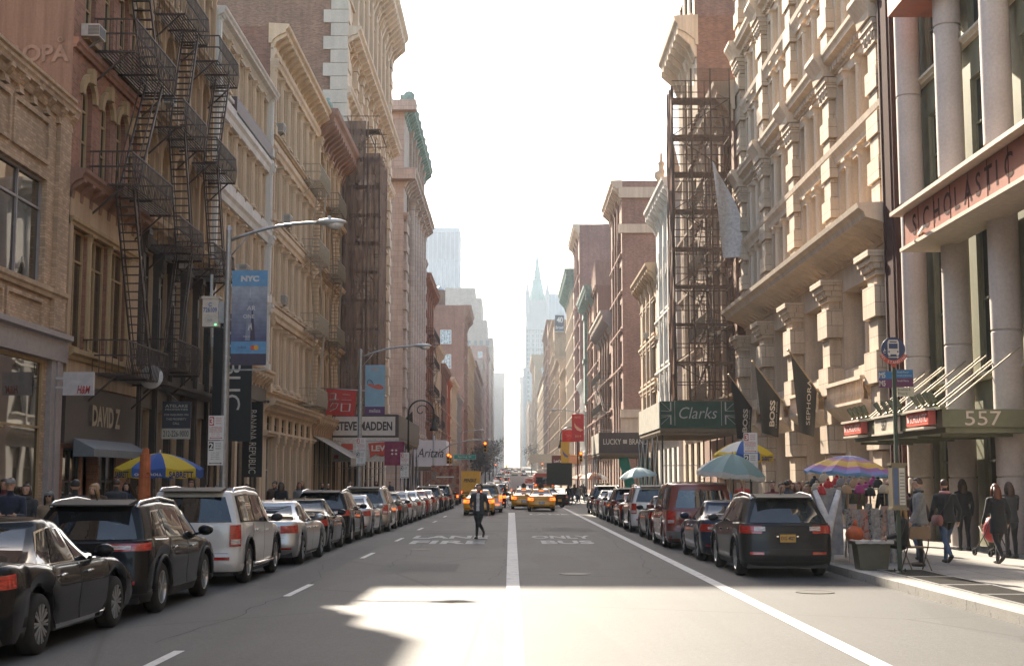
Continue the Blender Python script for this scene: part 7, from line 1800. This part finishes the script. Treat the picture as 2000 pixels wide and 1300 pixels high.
    for s,z,h_,f,mi in (('212-226-9000',3.375,.2,.85,0),('FOR INQUIRIES ON',4.0,.075,.8,1),('THIS PROPERTY',3.86,.075,.68,1),('CALL',3.72,.075,.22,1),('ATELAKE',4.3,.1,.75,1),('PROPERTIES',4.18,.06,.75,1)): b.text(s,h_,(.975,yy,z),fit=f,ext=.003,bold=.01,mi=mi)
    b.build('panel',[flat('sign_ink',(.03,.032,.04),.5),flat('sign_greyed',(.42,.38,.31),.5)],r)
flags()
def sheds():
    GR=flat('shed_green',(.035,.075,.05),.6,0,.2,2); TIM=flat('shed_timber',(.2,.15,.1),.8); LT=flat('shed_pale_side',(.5,.47,.4),.7,0,.2,2)
    def shed(label,x0,x1,y0,y1,z0,z1,face,sidem,extra,posts=5):
        r=thing('sidewalk_shed',label,'scaffold',(0,0,0)); b=MB(); b.box(x0,x1,y0,y1,z0-.25,z0); 
        for k in range(int((y1-y0)/.9)): b.box(x0,x1,y0+.1+k*.9,y0+.22+k*.9,z0-.42,z0-.25)
        b.build('deck',TIM,r)
        b=MB(); b.box(x0,x1,y0-.04,y0,z0-.05,z1); b.build('front_board',face,r)
        xs=x0 if abs(x0)<abs(x1) else x1
        b=MB(); b.box(xs-.05,xs+.05,y0+.0,y1,z0-.05,z1-.03); b.build('side_board',sidem,r)
        for y in [y0+.3+(y1-y0-.6)*k/(posts-1) for k in range(posts)]:
            for x in (x0+.15,x1-.15): 
                b=MB(); b.tube([(x,y,gz(y)+.1),(x,y,z0-.3)],.045,8); b.build('post',M_IRON,r)
        for k in range(posts-1):
            a=y0+.3+(y1-y0-.6)*k/(posts-1);c=y0+.3+(y1-y0-.6)*(k+1)/(posts-1)
            b=MB()
            b.bar((xs*.985,a,gz(a)+1.0),(xs*.985,c,z0-.5),.04); b.bar((xs*.985,c,gz(a)+1.0),(xs*.985,a,z0-.5),.04); b.build('brace',M_STEEL,r)
        b=MB(); b.bar((x0+.15,y0+.3,2.6),(x1-.15,y0+.3,2.6),.04); b.build('brace',M_STEEL,r)
        b=MB(); b.bar((x0+.15,y0+.3,.6),(x1-.15,y0+.3,2.9),.035); b.build('brace',M_STEEL,r)
        if extra: extra(r)
        return r
    def clarks(r):
        b=MB(); y=71.96; x0,x1,z0,z1=8.0,12.1,4.75,6.05
        W=MB()
        def S(x,z): return (x,y-.035,z)
        for sg,xa in ((1,x0+.05),(-1,x1-.05)):      # half crosses with diagonals at both ends of the board
            xm=xa+sg*.62
            for p,q,wd in (((xa,z0+.05),(xm-sg*.14,z0+.5),.09),((xa,z1-.05),(xm-sg*.14,z1-.5),.09),((xa,z0+.4),(xm-sg*.05,z0+.4+.14),.05),((xa,z0+.52),(xm-sg*.1,z0+.54),.07),((xa,z1-.52),(xm-sg*.1,z1-.54),.07),((xm-sg*.1,z0+.05),(xm-sg*.1,z0+.52),.07),((xm-sg*.1,z1-.05),(xm-sg*.1,z1-.52),.07),((xm+sg*.12,z0),(xm+sg*.12,z1),.025)): W.bar((p[0],y-.04,p[1]),(q[0],y-.04,q[1]),wd,.02)
        W.text('Clarks',.62,((x0+x1)/2,y-.05,5.42),fit=2.05,ext=.01,shear=.28,bold=-.005)
        W.build('lettering',flat('shed_paint_grey',(.46,.44,.4),.6),r)
    shed('dark green sidewalk shed with painted cross stripes and pale script lettering on the right',8.0,12.1,72,83.5,4.65,6.05,GR,LT,clarks)
    def lucky(r):
        pp=flat('shed_paint_pale',(.6,.54,.47),.6)
        for t_,x_ in (('LUCKY',8.85),('BRAND',11.15)): b=MB(); b.text(t_,.5,(x_,117.92,5.15),fit=1.58,ext=.01,bold=.01); b.build('lettering',pp,r)
        b=MB()
        for k in range(4): a=PI/4+k*PI/2; b.ell((9.98+.12*math.cos(a),117.92,5.15+.12*math.sin(a)),.1,.02,.1,8,6)
        b.build('clover',pp,r)
    shed('dark sidewalk shed with pale capital letters farther along the right',7.7,12.1,118,128.5,4.2,5.95,flat('shed_plum',(.07,.05,.05),.6),LT,lucky)
    def steve(r):
        y=91.93; b=MB(); b.box(-12.35,-8.05,y-.03,y+.02,4.85,6.15); b.build('sign_board',flat('board_white',(.62,.57,.52),.6,0,.1,2),r)
        b=MB(); b.text('STEVE MADDEN',.62,(-10.2,y-.04,5.5),fit=3.9,ext=.01,bold=.035); b.build('lettering',flat('letters_dark',(.05,.035,.03),.6),r)
    shed('dark sidewalk shed under the netted tower with a white lettered board',-12.4,-7.85,92,112,4.75,6.3,flat('shed_dark',(.06,.045,.035),.6),flat('shed_dark2',(.1,.085,.07),.6),steve,6)
    r=thing('hanging_banner','white jeans banner with a red batwing emblem below the shed board on the left','banner',(-12.3,91.6,gz(92)+4.95)); b=MB(); cloth_sheet(4.55,1.65,None,16,8,.04,b=b); y=-.08
    b.add([(2.45,y,-.4),(4.4,y,-.22),(4.2,y,-1.2),(3.85,y,-1.12),(3.4,y,-1.3),(2.95,y,-1.15),(2.6,y,-1.38)],[tuple(range(7))],1); b.text('LEVI\'S',.42,(3.4,y-.01,-.72),fit=1.45,ext=.004,bold=.04,mi=0)
    b.quad((.6,y,-.85),(1.4,y,-.85),(1.4,y,-.42),(.6,y,-.42),1); b.quad((.6,y,-1.05),(1.4,y,-1.05),(1.4,y,-.88),(.6,y,-.88),2); b.quad((.1,y,-1.45),(.4,y,-1.45),(.4,y,-1.2),(.1,y,-1.2),1)
    for k,s in enumerate(('Moved','Broadway')): b.text(s,.12,(.35,y,-.25-k*.5),fit=.45,ext=.002,mi=3)
    b.build('cloth',[cloth('banner_white',(.6,.55,.49)),flat('emblem_red',(.5,.07,.04),.6),flat('strip_blue',(.15,.25,.38),.6),M_BLACK],r,True)
    def arit(r):
        b=MB(); b.text('Aritzia',.85,(-7.75,126.9,4.35),fit=2.5,ext=.01,shear=.3); b.build('lettering',flat('letters_dark',(.05,.035,.03),.6),r)
    shed('white boarded sidewalk shed with dark script lettering at the left corner',-9.3,-6.3,127,132.3,3.1,5.55,flat('board_lilac',(.66,.62,.66),.6,0,.06,2),flat('board_lilac',(.66,.62,.66),.6),arit,3)
    # netting round the scaffold on the tall left building
    def net(name,c,al):
        m,nt,bs=newmat(name); v=objco(nt,6,6,.35); n=noise(nt,v,2,5,.7); g=noise(nt,objco(nt,1,1,1),.7,4)
        nt.links.new(ramp(nt,n,[(.35,sc3(c,.45)),(.65,sc3(c,1.5))]),bs.inputs['Base Color']); bs.inputs['Roughness'].default_value=.9
        nt.links.new(ramp(nt,g,[(.35,(al,)*3),(.7,(min(1,al+.22),)*3)]),bs.inputs['Alpha']); return m
    N=net('net_brown',(.15,.09,.065),.7)
    def scaffold(label,x0,x1,y0,y1,z0,zt,nm,stepx,tarp=None,fe=True,lev=2.1):
        r=thing('netted_scaffold',label,'scaffold',(0,0,0)); P=flat('rusty_scaffold',(.12,.075,.05),.7,.2,.3,3)
        nz=int((zt-z0)/lev); xs=[lerp(x0,x1,k/3) for k in range(4)]
        for x in xs:
            for y in (y0,y1): b=MB(); b.tube([(x,y,z0),(x,y,zt-(stepx if x==(x0 if abs(x0)<abs(x1) else x1) else 0))],.05,6); b.build('upright',P,r)
        for k in range(nz+1):
            z=z0+k*lev; b=MB()
            for y in (y0,y1): b.bar((x0,y,z),(x1,y,z),.06); b.bar((x0,y,z+1.0),(x1,y,z+1.0),.045)
            for x in xs: b.bar((x,y0,z),(x,y1,z),.06)
            b.box(x0+.1,x1-.1,y0+.2,y0+1.3,z-.02,z+.03); b.build('platform',P,r)
        for k in range(nz):
            z=z0+k*lev; b=MB(); a,c=(x0,x1) if k%2 else (x1,x0); b.bar((a,y0,z),(c,y0,z+lev),.045); 
            xa=lerp(x0,x1,.3); b.bar((xa,y0+.5,z),(xa+.9,y0+.5,z+lev),.05); b.bar((xa,y0+1.0,z),(xa+.9,y0+1.0,z+lev),.05)
            for q in range(8): t=q/8; b.box(xa+.9*t-.1,xa+.9*t+.1,y0+.5,y0+1.0,z+lev*t,z+lev*t+.03)
            b.build('stair',P,r)
        b=MB(); n=16; so=x0 if abs(x0)<abs(x1) else x1; si=x1 if so==x0 else x0
        def sheet(p,q,za,zb,amp,m=0):
            vs=[]
            for j in range(13):
                for i in range(n+1):
                    u=i/n; v=j/12; x=lerp(p[0],q[0],u); y=lerp(p[1],q[1],u); d=amp*math.sin(u*17+j*.9)+amp*.5*math.sin(u*41); nx,ny=(q[1]-p[1]),-(q[0]-p[0]); l=math.hypot(nx,ny); vs.append((x+nx/l*d,y+ny/l*d,lerp(za,zb,v)))
            b.add(vs,[(j*(n+1)+i,j*(n+1)+i+1,(j+1)*(n+1)+i+1,(j+1)*(n+1)+i) for j in range(12) for i in range(n)],m)
        xm=lerp(si,so,.62)
        sheet((si,y0-.12),(xm,y0-.12),z0,zt,.05); sheet((xm,y0-.12),(so,y0-.12),z0,zt-stepx,.05); sheet((so,y0-.1),(so,y1),z0,zt-stepx,.09,1)
        b.build('netting',[nm,tarp or nm],r,True); return r
    scaffold('tall scaffold in dark brown netting on the left against the pale tower',-12.35,-9.7,95.7,101,6.4,28.0,N,2.4)
    N2=net('net_thin',(.2,.13,.09),.42); T2=net('tarp_brown',(.2,.12,.085),.9)
    scaffold('tall scaffold with iron stairs behind torn netting above the green shed',8.9,12.1,72.2,74.4,6.1,24.6,N2,1.0,T2)
    b=MB(); vs=[]
    for j in range(15):
        v=j/14
        for i in range(9): u=i/8; vs.append((11.0+lerp(-.05,1.25,u)*(.25+.75*math.sin(v*2.3))+.5*v,71.6-.35*math.sin(u*5+v*4)*.4-.3*v,19.2-5.4*v-.6*u*(1-v)))
    b.add(vs,[(j*9+i,j*9+i+1,(j+1)*9+i+1,(j+1)*9+i) for j in range(14) for i in range(8)]); o=b.build('tarpaulin',cloth('tarp_white',(.55,.5,.47)),None,True); tag(o,'torn white tarpaulin hanging off the right scaffold','tarpaulin')
sheds()
def signals():
    Y_=flat('signal_yellow',(.45,.26,.03),.5)
    def head(r,x,y,z,lit,name='signal_head'):
        b=MB(); b.box(x-.17,x+.17,y-.12,y+.12,z-.5,z+.5,0)
        for k in range(3): b.lathe([(.13,-.16),(.13,0)],10,(x,y-.12,z+.33-k*.33),axis='y',mi=0); b.lathe([(.115,-.02),(0,-.03)],10,(x,y-.12,z+.33-k*.33),axis='y',mi=1 if k!=lit else 2)
        b.build(name,[Y_,M_BLACK,C_SIG],r)
    global C_SIG
    C_SIG=emis('signal_red_lit',(1,.12,.015),1.6)
    r=thing('traffic_signal','traffic signal with a long mast arm and green street sign at the left corner','traffic signal',(-7.45,127,gz(127)+.15)); b=MB(); b.tube([(0,0,0),(0,0,6.2)],[.13,.1],10); b.build('post',M_STEEL,r,True)
    b=MB(); b.tube([(0,0,4.2),(1.6,0,5.3),(3.4,0,5.75),(5.2,0,5.8)],[.07,.06,.05,.04],8); b.bar((0,0,6.0),(2.6,0,5.6),.02); b.build('mast_arm',M_STEEL,r,True)
    head(r,4.9,0,5.1,0); head(r,1.4,0,4.0,0)
    b=MB(); b.box(1.95,4.0,-.02,.02,3.95,4.35,0); b.box(1.93,4.02,-.015,.015,3.93,4.37,1); b.mi=1; b.text('Spring St',.24,(2.95,-.025,4.15),fit=1.3,ext=.003); b.build('street_sign',[flat('sign_green',(.03,.28,.22),.5),flat('sign_edge',(.6,.62,.58),.5)],r)
    b=MB(); b.box(-.2,.2,-.1,.1,2.5,2.95,0); b.lathe([(.12,0),(0,-.01)],8,(0,-.11,2.72),axis='y',mi=1); b.build('walk_signal',[Y_,C_AMB],r)
    r=thing('traffic_signal','yellow traffic signal on a pole at the right corner','traffic signal',(7.4,134,gz(134)+.15)); b=MB(); b.tube([(0,0,0),(0,0,5.2)],[.12,.09],10); b.build('post',M_STEEL,r,True); head(r,-.5,0,4.3,0); b=MB(); b.box(.2,.6,-.1,.1,2.1,2.6,0); b.lathe([(.13,0),(0,-.01)],8,(.4,-.11,2.35),axis='y',mi=1); b.build('walk_signal',[Y_,C_AMB],r)
    for i,(x,y,z,l) in enumerate(((-7,152,4.5,'small red lit signal beyond the cross street on the left'),(-4,330,5.6,'faint red signal at the second side street, left of centre'),(-1.5,340,5.4,'faint red signal at the second side street near the centre'),(7.5,332,5.8,'faint amber signal at the second side street on the right'))):
        r=thing('traffic_signal',l,'traffic signal',(x,y,gz(y)),0,'far traffic signals'); b=MB(); b.tube([(.3,0,0),(.3,0,z+.6)],.07,6); b.build('post',M_STEEL,r); head(r,0,-.1,z,0)
    # bishop's crook lamps
    for l,x,y,s_ in (("black crook shaped lamp post on the left by the white board",-7.3,94,1),("black crook shaped lamp post on the right by the red flag",6.9,140,-1)):
        r=thing('crook_lamp',l,'street lamp',(x,y,gz(y)+.15),0,'crook shaped lamps'); b=MB(); b.lathe([(.25,0),(.25,.3),(.16,.5),(.14,1.2),(.09,1.5)],12); pts=[(0,0,1.4),(0,0,6.6)]+[(s_*(.9-.9*math.cos(a)),0,6.6+.9*math.sin(a)) for a in [PI*k/12 for k in range(1,13)]]+[(s_*1.8,0,6.2)]; b.tube(pts,[.085]+[.06]*(len(pts)-1),8); b.tube([(s_*(.9+(.5-.035*k)*math.cos(k*.5)),0,6.75+(.5-.035*k)*math.sin(k*.5)) for k in range(13)],.035,6); b.build('post',M_BLACK,r,True)
        b=MB(); b.lathe([(.04,6.25),(.1,6.15),(.16,5.75),(.3,5.45),(.3,5.35),(0,5.35)],12,(s_*1.8,0,0)); b.build('lantern',M_BLACK,r,True)
signals()
def wall_bits():
    G='window air conditioners'
    A=flat('ac_cream',(.5,.45,.39),.5); D=flat('ac_grille',(.14,.13,.12),.6)
    W=[('boxy air conditioner high on the red brick corner at the far left',XL,37.75,14.62,1,.62),('white air conditioner between the arched windows of the beige front',XL,46.1,15.05,1,.55),('upper of the two air conditioners on the column building',XL,68.6,19.95,1,.8),('large air conditioner on the middle of the column building',XL,71.2,15.5,1,.95),('lower air conditioner on the column building beside the lamp',XL,70.2,11.05,1,.85),('air conditioner low on the cream building by the lamp arm',XL,59.8,11.0,1,.85),('upper air conditioner on the slim beige building on the right',XR,119,14.4,-1,.8),('lower air conditioner on the slim beige building on the right',XR,121,6.7,-1,.8)]
    for l,x,y,z,s_,w in W:
        r=thing('air_conditioner',l,'air conditioner',(x,y,z),0 if s_>0 else PI,G); h=w*.62
        b=MB(); b.box(-.2,.52,-w/2,w/2,.02,h,0); b.mi=1
        for k in range(7): b.box(.2,.525,-w/2-.006,-w/2,.06+k*(h-.1)/7,.09+k*(h-.1)/7); b.box(.52,.527,-w/2+.05,w/2-.05,.06+k*(h-.1)/7,.1+k*(h-.1)/7)
        b.build('case',[A,D],r); b=MB(); b.bar((0,0,-.35),(.45,0,0),.05); b.build('bracket',D,r)
    r=thing('satellite_dish','pale dish on the lowest fire escape of the red brick building','dish',(-11.5,42.2,5.1)); b=MB(); b.lathe([(0,0),(.2,.03),(.36,.12),(.38,.14)],18,axis='y'); b.build('dish',flat('dish_pale',(.6,.58,.55),.5),r,True); b=MB(); b.bar((0,.05,0),(0,.1,-.2),.04); b.build('mount',M_STEEL,r)
    # red and small flags on the right
    r=thing('shop_flag','red flag with white crossed mark on the right beyond the shed','flag',(4.9,131,gz(131)+7.0)); b=MB(); cloth_sheet(1.35,1.15,None,8,8,.05,b=b); b.mi=1
    for sg in (1,-1):
        for p,q in (((.68,-.55),(.68+sg*.12,-.45)),((.68,-.55),(.68+sg*.12,-.66)),((.68+sg*.12,-.55),(.68+sg*.34,-.38)),((.68+sg*.12,-.55),(.68+sg*.34,-.72))): b.bar((p[0],-.09,p[1]),(q[0],-.09,q[1]),.045,.01)
    b.build('cloth',[cloth('flag_red2',(.5,.06,.05)),M_WHITE],r,True); b=MB(); b.tube([(-.1,0,.03),(7.4,.0,.03)],.03,6); b.build('pole',M_STEEL,r)
    r=thing('blade_sign','small maroon sign beside the yellow banner on the right','sign',(5.0,150,gz(150)+4.3)); b=MB(); b.box(-.55,.75,-.05,.05,-.55,.6,0); b.mi=1; b.text('Levi\'s',.34,(.1,-.06,0),fit=.8,ext=.004,bold=.03); b.mi=0; b.bar((.7,0,.5),(7.3,0,.5),.05); b.build('panel',[flat('sign_maroon',(.16,.04,.03),.5),M_WHITE],r)
    r=thing('message_board','dark roadside message board on posts beyond the taxis on the right','sign',(4.3,118,gz(118))); b=MB(); b.box(-1.25,1.0,-.1,.1,1.65,3.6); b.build('panel',flat('board_dark',(.03,.035,.028),.5),r); 
    for x in (-.9,.7): b=MB(); b.bar((x,0,0),(x,0,1.65),.1); b.build('post',M_IRON,r)
    b=MB(); b.box(-1.3,1.1,-.7,.7,.25,.45); b.build('trailer',M_IRON,r)
    # fire escapes and green net behind the far shed, crocodile sign and parasol poles: small colour notes
    r=thing('debris_net','green construction netting under the far right shed','net',(9.4,118.5,gz(118)+1.2)); b=MB(); cloth_sheet(.9,2.9,None,6,8,.12,sx=.7,b=b); b.build('net',thincloth('net_green',(.05,.42,.3),.5),r,True,loc=(0,0,2.9)); b=MB(); cloth_sheet(1.0,2.6,None,6,8,.08,b=b); b.build('net',thincloth('net_green2',(.05,.4,.28),.5),r,True,loc=(1.9,.3,2.9))
wall_bits()
# ------------------------------------------------------------------ distant traffic, trucks, trees
def distant():
    def dcar(name,pm,tall=0):
        b=MB(); H=1.45+tall
        b.ext([(0,.3),(0,.9),(.15,1.0),(.5,1.0 if not tall else H-.12),(1.0,H),(2.7,H),(3.4,1.0),(4.3,.9),(4.6,.7),(4.6,.3)],-.9,.9,'yz',0)
        b.ext([(.02,1.02),(.98 if not tall else .5,H-.06),(.96 if not tall else .48,H-.04),(.0 if not tall else -.02,1.04)],-.7,.7,'yz',1)
        for s in (-.905,.905):
            b.ext([(.9,1.02),(1.2,H-.1),(2.6,H-.1),(3.15,1.02)],s-.006,s+.006,'yz',1)
        for sx in (-.78,.78):
            b.box(sx-.12,sx+.12,-.03,.02,.75,.92,2)
            for y in (.85,3.7): b.lathe([(0,-.1),(.31,-.1),(.31,.1),(0,.1)],12,(sx,y,.31),axis='x',mi=3)
        return b.mesh(name,[pm,C_GLASS,C_LIT if pm in (P_BLACK,) else C_RED,C_TYRE])
    ms=[(dcar('distant_car',P_SILVER),'silver'),(dcar('distant_car',P_BLACK,.25),'black'),(dcar('distant_car',P_WHITE,.25),'white'),(dcar('distant_car',P_YEL),'yellow'),(dcar('distant_car',P_NAVY),'dark blue')]
    lab={'silver':'small silver car far off in the hazy traffic','black':'small black car far off in the hazy traffic','white':'small white car far off in the hazy traffic','yellow':'small yellow cab far off in the hazy traffic','dark blue':'small dark blue car far off in the hazy traffic'}
    n=0
    for i in range(40):
        y=165+i*13.5+rnd(-3,3); lane=(-4.6,-1.7,1.6,4.9)[(i*3+i//4)%4]
        me,c=ms[(i*7+i//5)%5]; o=inst(me,'distant_car',None,(lane+rnd(-.3,.3),y,gz(y)),(math.atan((gz(y+4)-gz(y))/4),0,0)); tag(o,lab[c],'car','distant '+c+' cars in the traffic')
    for y,x,l in ((152,2.2,'white'),(158,-1.0,'black'),(170,-3.4,'yellow')):
        pass
    def truck(name,label,x,y,w,h,L,boxm,cat='truck',cab=True,extra=None):
        r=thing(name,label,cat,(x,y,gz(y)))
        b=MB(); b.box(-w/2,w/2,0,L,.75,h); b.build('cargo_box',boxm,r)
        b=MB(); b.box(-w/2+.05,w/2-.05,-.05,-.0,.9,h-.15); b.box(-w/2,w/2,-.1,.1,.45,.62); b.build('rear_door',boxm,r)
        b=MB(); b.box(-w/2+.1,w/2-.1,0,L+1.6,.5,.75); b.build('chassis',C_TRIM,r)
        if cab: b=MB(); b.ext([(L+.1,.6),(L+.1,2.4),(L+.9,2.35),(L+1.4,1.5),(L+2.2,1.3),(L+2.2,.6)],-w/2+.1,w/2-.1,'yz'); b.build('cab',P_WHITE,r)
        for yy in (1.0,L+1.2):
            for sx in (-w/2+.2,w/2-.2): b=MB(); b.lathe([(0,-.14),(.45,-.14),(.45,.14),(0,.14)],14,axis='x'); b.build('wheel',C_TYRE,r,loc=(sx,yy,.45))
        for sx in (-w/2+.12,w/2-.12): b=MB(); b.box(sx-.07,sx+.07,-.14,-.1,.65,.85); b.build('taillight',C_LIT,r)
        if extra: extra(r,w,h)
        return r
    def graff():
        m,nt,b=newmat('graffiti_panel'); v=objco(nt); n=noise(nt,v,1.6,5,.7); nt.links.new(ramp(nt,n,[(.3,(.06,.03,.025)),(.45,(.22,.06,.04)),(.55,(.4,.2,.12)),(.62,(.12,.2,.2)),(.75,(.3,.25,.2))]),b.inputs['Base Color']); return m
    def ex1(r,w,h): b=MB(); b.box(-.75,.75,-.12,-.06,h-1.0,h-.9); b.build('light_bar',flat('bar_pale',(.7,.68,.6),.4),r); b=MB(); b.text('TRUCKING',.3,(0,-.06,h-.45),fit=1.9,ext=.01,mi=0); b.build('lettering',flat('truck_letters',(.3,.05,.04),.6),r)
    truck('box_truck','graffiti covered box truck standing at the left kerb before the signal',-5.6,112,2.35,3.3,5,graff(),extra=ex1)
    def ex2(r,w,h): b=MB(); b.text('PENSKE',.42,(0,-.065,h-1.1),fit=1.55,ext=.01,shear=.3,bold=.03); b.build('lettering',M_BLACK,r)
    truck('box_truck','yellow rental box truck in the left lane beyond the cross street',-5.0,160,2.3,3.25,5.5,flat('truck_yellow',(.6,.34,.03),.5),extra=ex2)
    truck('delivery_van','white square delivery van far ahead in the middle lane',.9,205,2.2,2.9,4.5,P_WHITE)
    def bus(label,x,y,c,strip):
        r=thing('city_bus',label,'bus',(x,y,gz(y))); b=MB(); b.ext([(-1.27,.4),(1.27,.4),(1.27,2.9),(1.1,3.1),(-1.1,3.1),(-1.27,2.9)],0,11,'xz'); b.build('body',c,r)
        b=MB(); b.box(-1.05,1.05,-.03,0,1.7,2.6); b.build('rear_window',C_GLASS,r); b=MB(); b.box(-1.2,1.2,-.04,-.0,.8,1.4); b.build('advert',strip,r)
        for sg in (1,-1): b=MB(); b.box(sg*1.27,sg*1.285,.6,10.4,1.5,2.5); b.build('side_window',C_GLASS,r)
        for yy in (2.5,8.3):
            for sx in (-1.1,1.1): b=MB(); b.lathe([(0,-.14),(.48,-.14),(.48,.14),(0,.14)],14,axis='x'); b.build('wheel',C_TYRE,r,loc=(sx,yy,.48))
        for sx in (-1.1,1.1): b=MB(); b.box(sx-.1,sx+.1,-.05,-.0,1.5,1.65); b.build('taillight',C_LIT,r)
    bus('red and yellow sightseeing bus in the right lane beyond the cross street',4.2,175,flat('bus_red',(.4,.06,.04),.4),flat('bus_yellow',(.6,.42,.05),.5)); bus('pale city bus far off in the right lane',3.6,262,P_WHITE,flat('bus_blue',(.1,.2,.4),.5)); bus('grey city bus climbing the far rise',.8,420,P_SILVER,flat('bus_blue',(.1,.2,.4),.5))
    for i,(x0,x1,y,z,c,l) in enumerate(((3.2,10.5,240,6.4,(.5,.44,.35),'pale banner sign stretched over the right side far down the street'),(10.0,13.5,238,6.2,(.55,.2,.06),'orange banner over the right pavement far down the street'))):
        r=thing('overhead_sign',l,'sign',(0,y,gz(y))); b=MB(); b.box(x0,x1,-.05,.05,z-1.0,z+.6); b.build('panel',flat('oversign%d'%i,c,.6),r); b=MB(); b.bar((x1-.2,0,0),(x1-.2,0,z+.6),.15); b.build('post',M_IRON,r)
    # street trees at the bend far down on the left
    bark=flat('bark',(.06,.045,.035),.9); leaf=flat('bare_twigs',(.075,.062,.05),.9,0,.4,2)
    def tree(x,y,h,lab):
        r=thing('street_tree',lab,'tree',(x,y,gz(y)+.1),0,'trees far down the street'); b=MB(); b.tube([(0,0,0),(.1,0,h*.35),(0,.2,h*.7)],[.22,.16,.06],8)
        br=[]
        for k in range(9):
            a=k*2.4; z=h*(.3+.06*k); p=(0,0,z); q=(math.cos(a)*h*.22,math.sin(a)*h*.22,z+h*.25); b.tube([p,((p[0]+q[0])/2,(p[1]+q[1])/2,z+h*.17),q],[.08,.05,.02],5); br.append(q)
        b.build('trunk',bark,r); c=MB()
        for q in br+[(0,0,h*.85)]:
            for _ in range(70):
                d=Vector((random.gauss(0,1),random.gauss(0,1),random.gauss(0,.8)))*h*.075; p=Vector(q)+d; s=rnd(.12,.3); u=Vector((rnd(-1,1),rnd(-1,1),rnd(-1,1))).normalized(); v=u.cross(Vector((rnd(-1,1),rnd(-1,1),rnd(-1,1)))).normalized()
                c.quad(p-u*s-v*s*.5,p+u*s-v*s*.5,p+u*s*.6+v*s*.5,p-u*s*.6+v*s*.5)
        c.build('crown',leaf,r)
    for x,y,h,l in ((-8.2,338,8.5,'nearest bare brown tree past the second side street on the left'),(-8.4,352,9.5,'bare brown tree second past the second side street on the left'),(-8.0,400,10.5,'bare tree third past the second side street on the left'),(-7.6,450,12,'bare tree fourth past the second side street on the left'),(-7.4,520,13,'bare tree on the far rise at the left'),(-6.9,610,15,'hazy tree farthest up the rise on the left'),(8.2,560,12,'hazy tree on the far rise at the right')): tree(x,y,h,l)
distant()
def bicycle(name,label,loc,rz,m):
    r=thing(name,label,'bicycle',loc,rz)
    for y in (-.5,.52):
        e=inst(None,'wheel',r,(0,y,.34)); b=MB(); b.tube([(0,.33*math.cos(a),.33*math.sin(a)) for a in [2*PI*i/24 for i in range(25)]],.018,6,False); b.build('tyre',C_TYRE,e,True)
        b=MB(); 
        for k in range(10): a=2*PI*k/10; b.bar((0,0,0),(0,.32*math.cos(a),.32*math.sin(a)),.005)
        b.build('spokes',M_STEEL,e)
    b=MB(); B_=(0,-.05,.3); H_=(0,.4,.82); S_=(0,-.2,.8); A_=(0,-.5,.34)
    for p,q in ((B_,H_),(B_,S_),(S_,(0,.36,.76)),(B_,A_),(S_,A_),(H_,(0,.52,.34))): b.tube([p,q],.018,7)
    b.tube([(0,.4,.82),(0,.39,.95)],.015,6); b.build('frame',m,r,True)
    b=MB(); b.tube([(-.28,.35,.98),(0,.4,.95),(.28,.35,.98)],.014,6); b.build('handlebar',C_TRIM,r,True)
    b=MB(); b.ell((0,-.23,.86),.07,.13,.035,10,6); b.build('saddle',C_TRIM,r,True)
bicycle('bicycle','black bicycle ridden across before the taxis',(-.55,106,gz(106)),R(-80),M_BLACK)
bpy.data.scenes.remove(TMP)
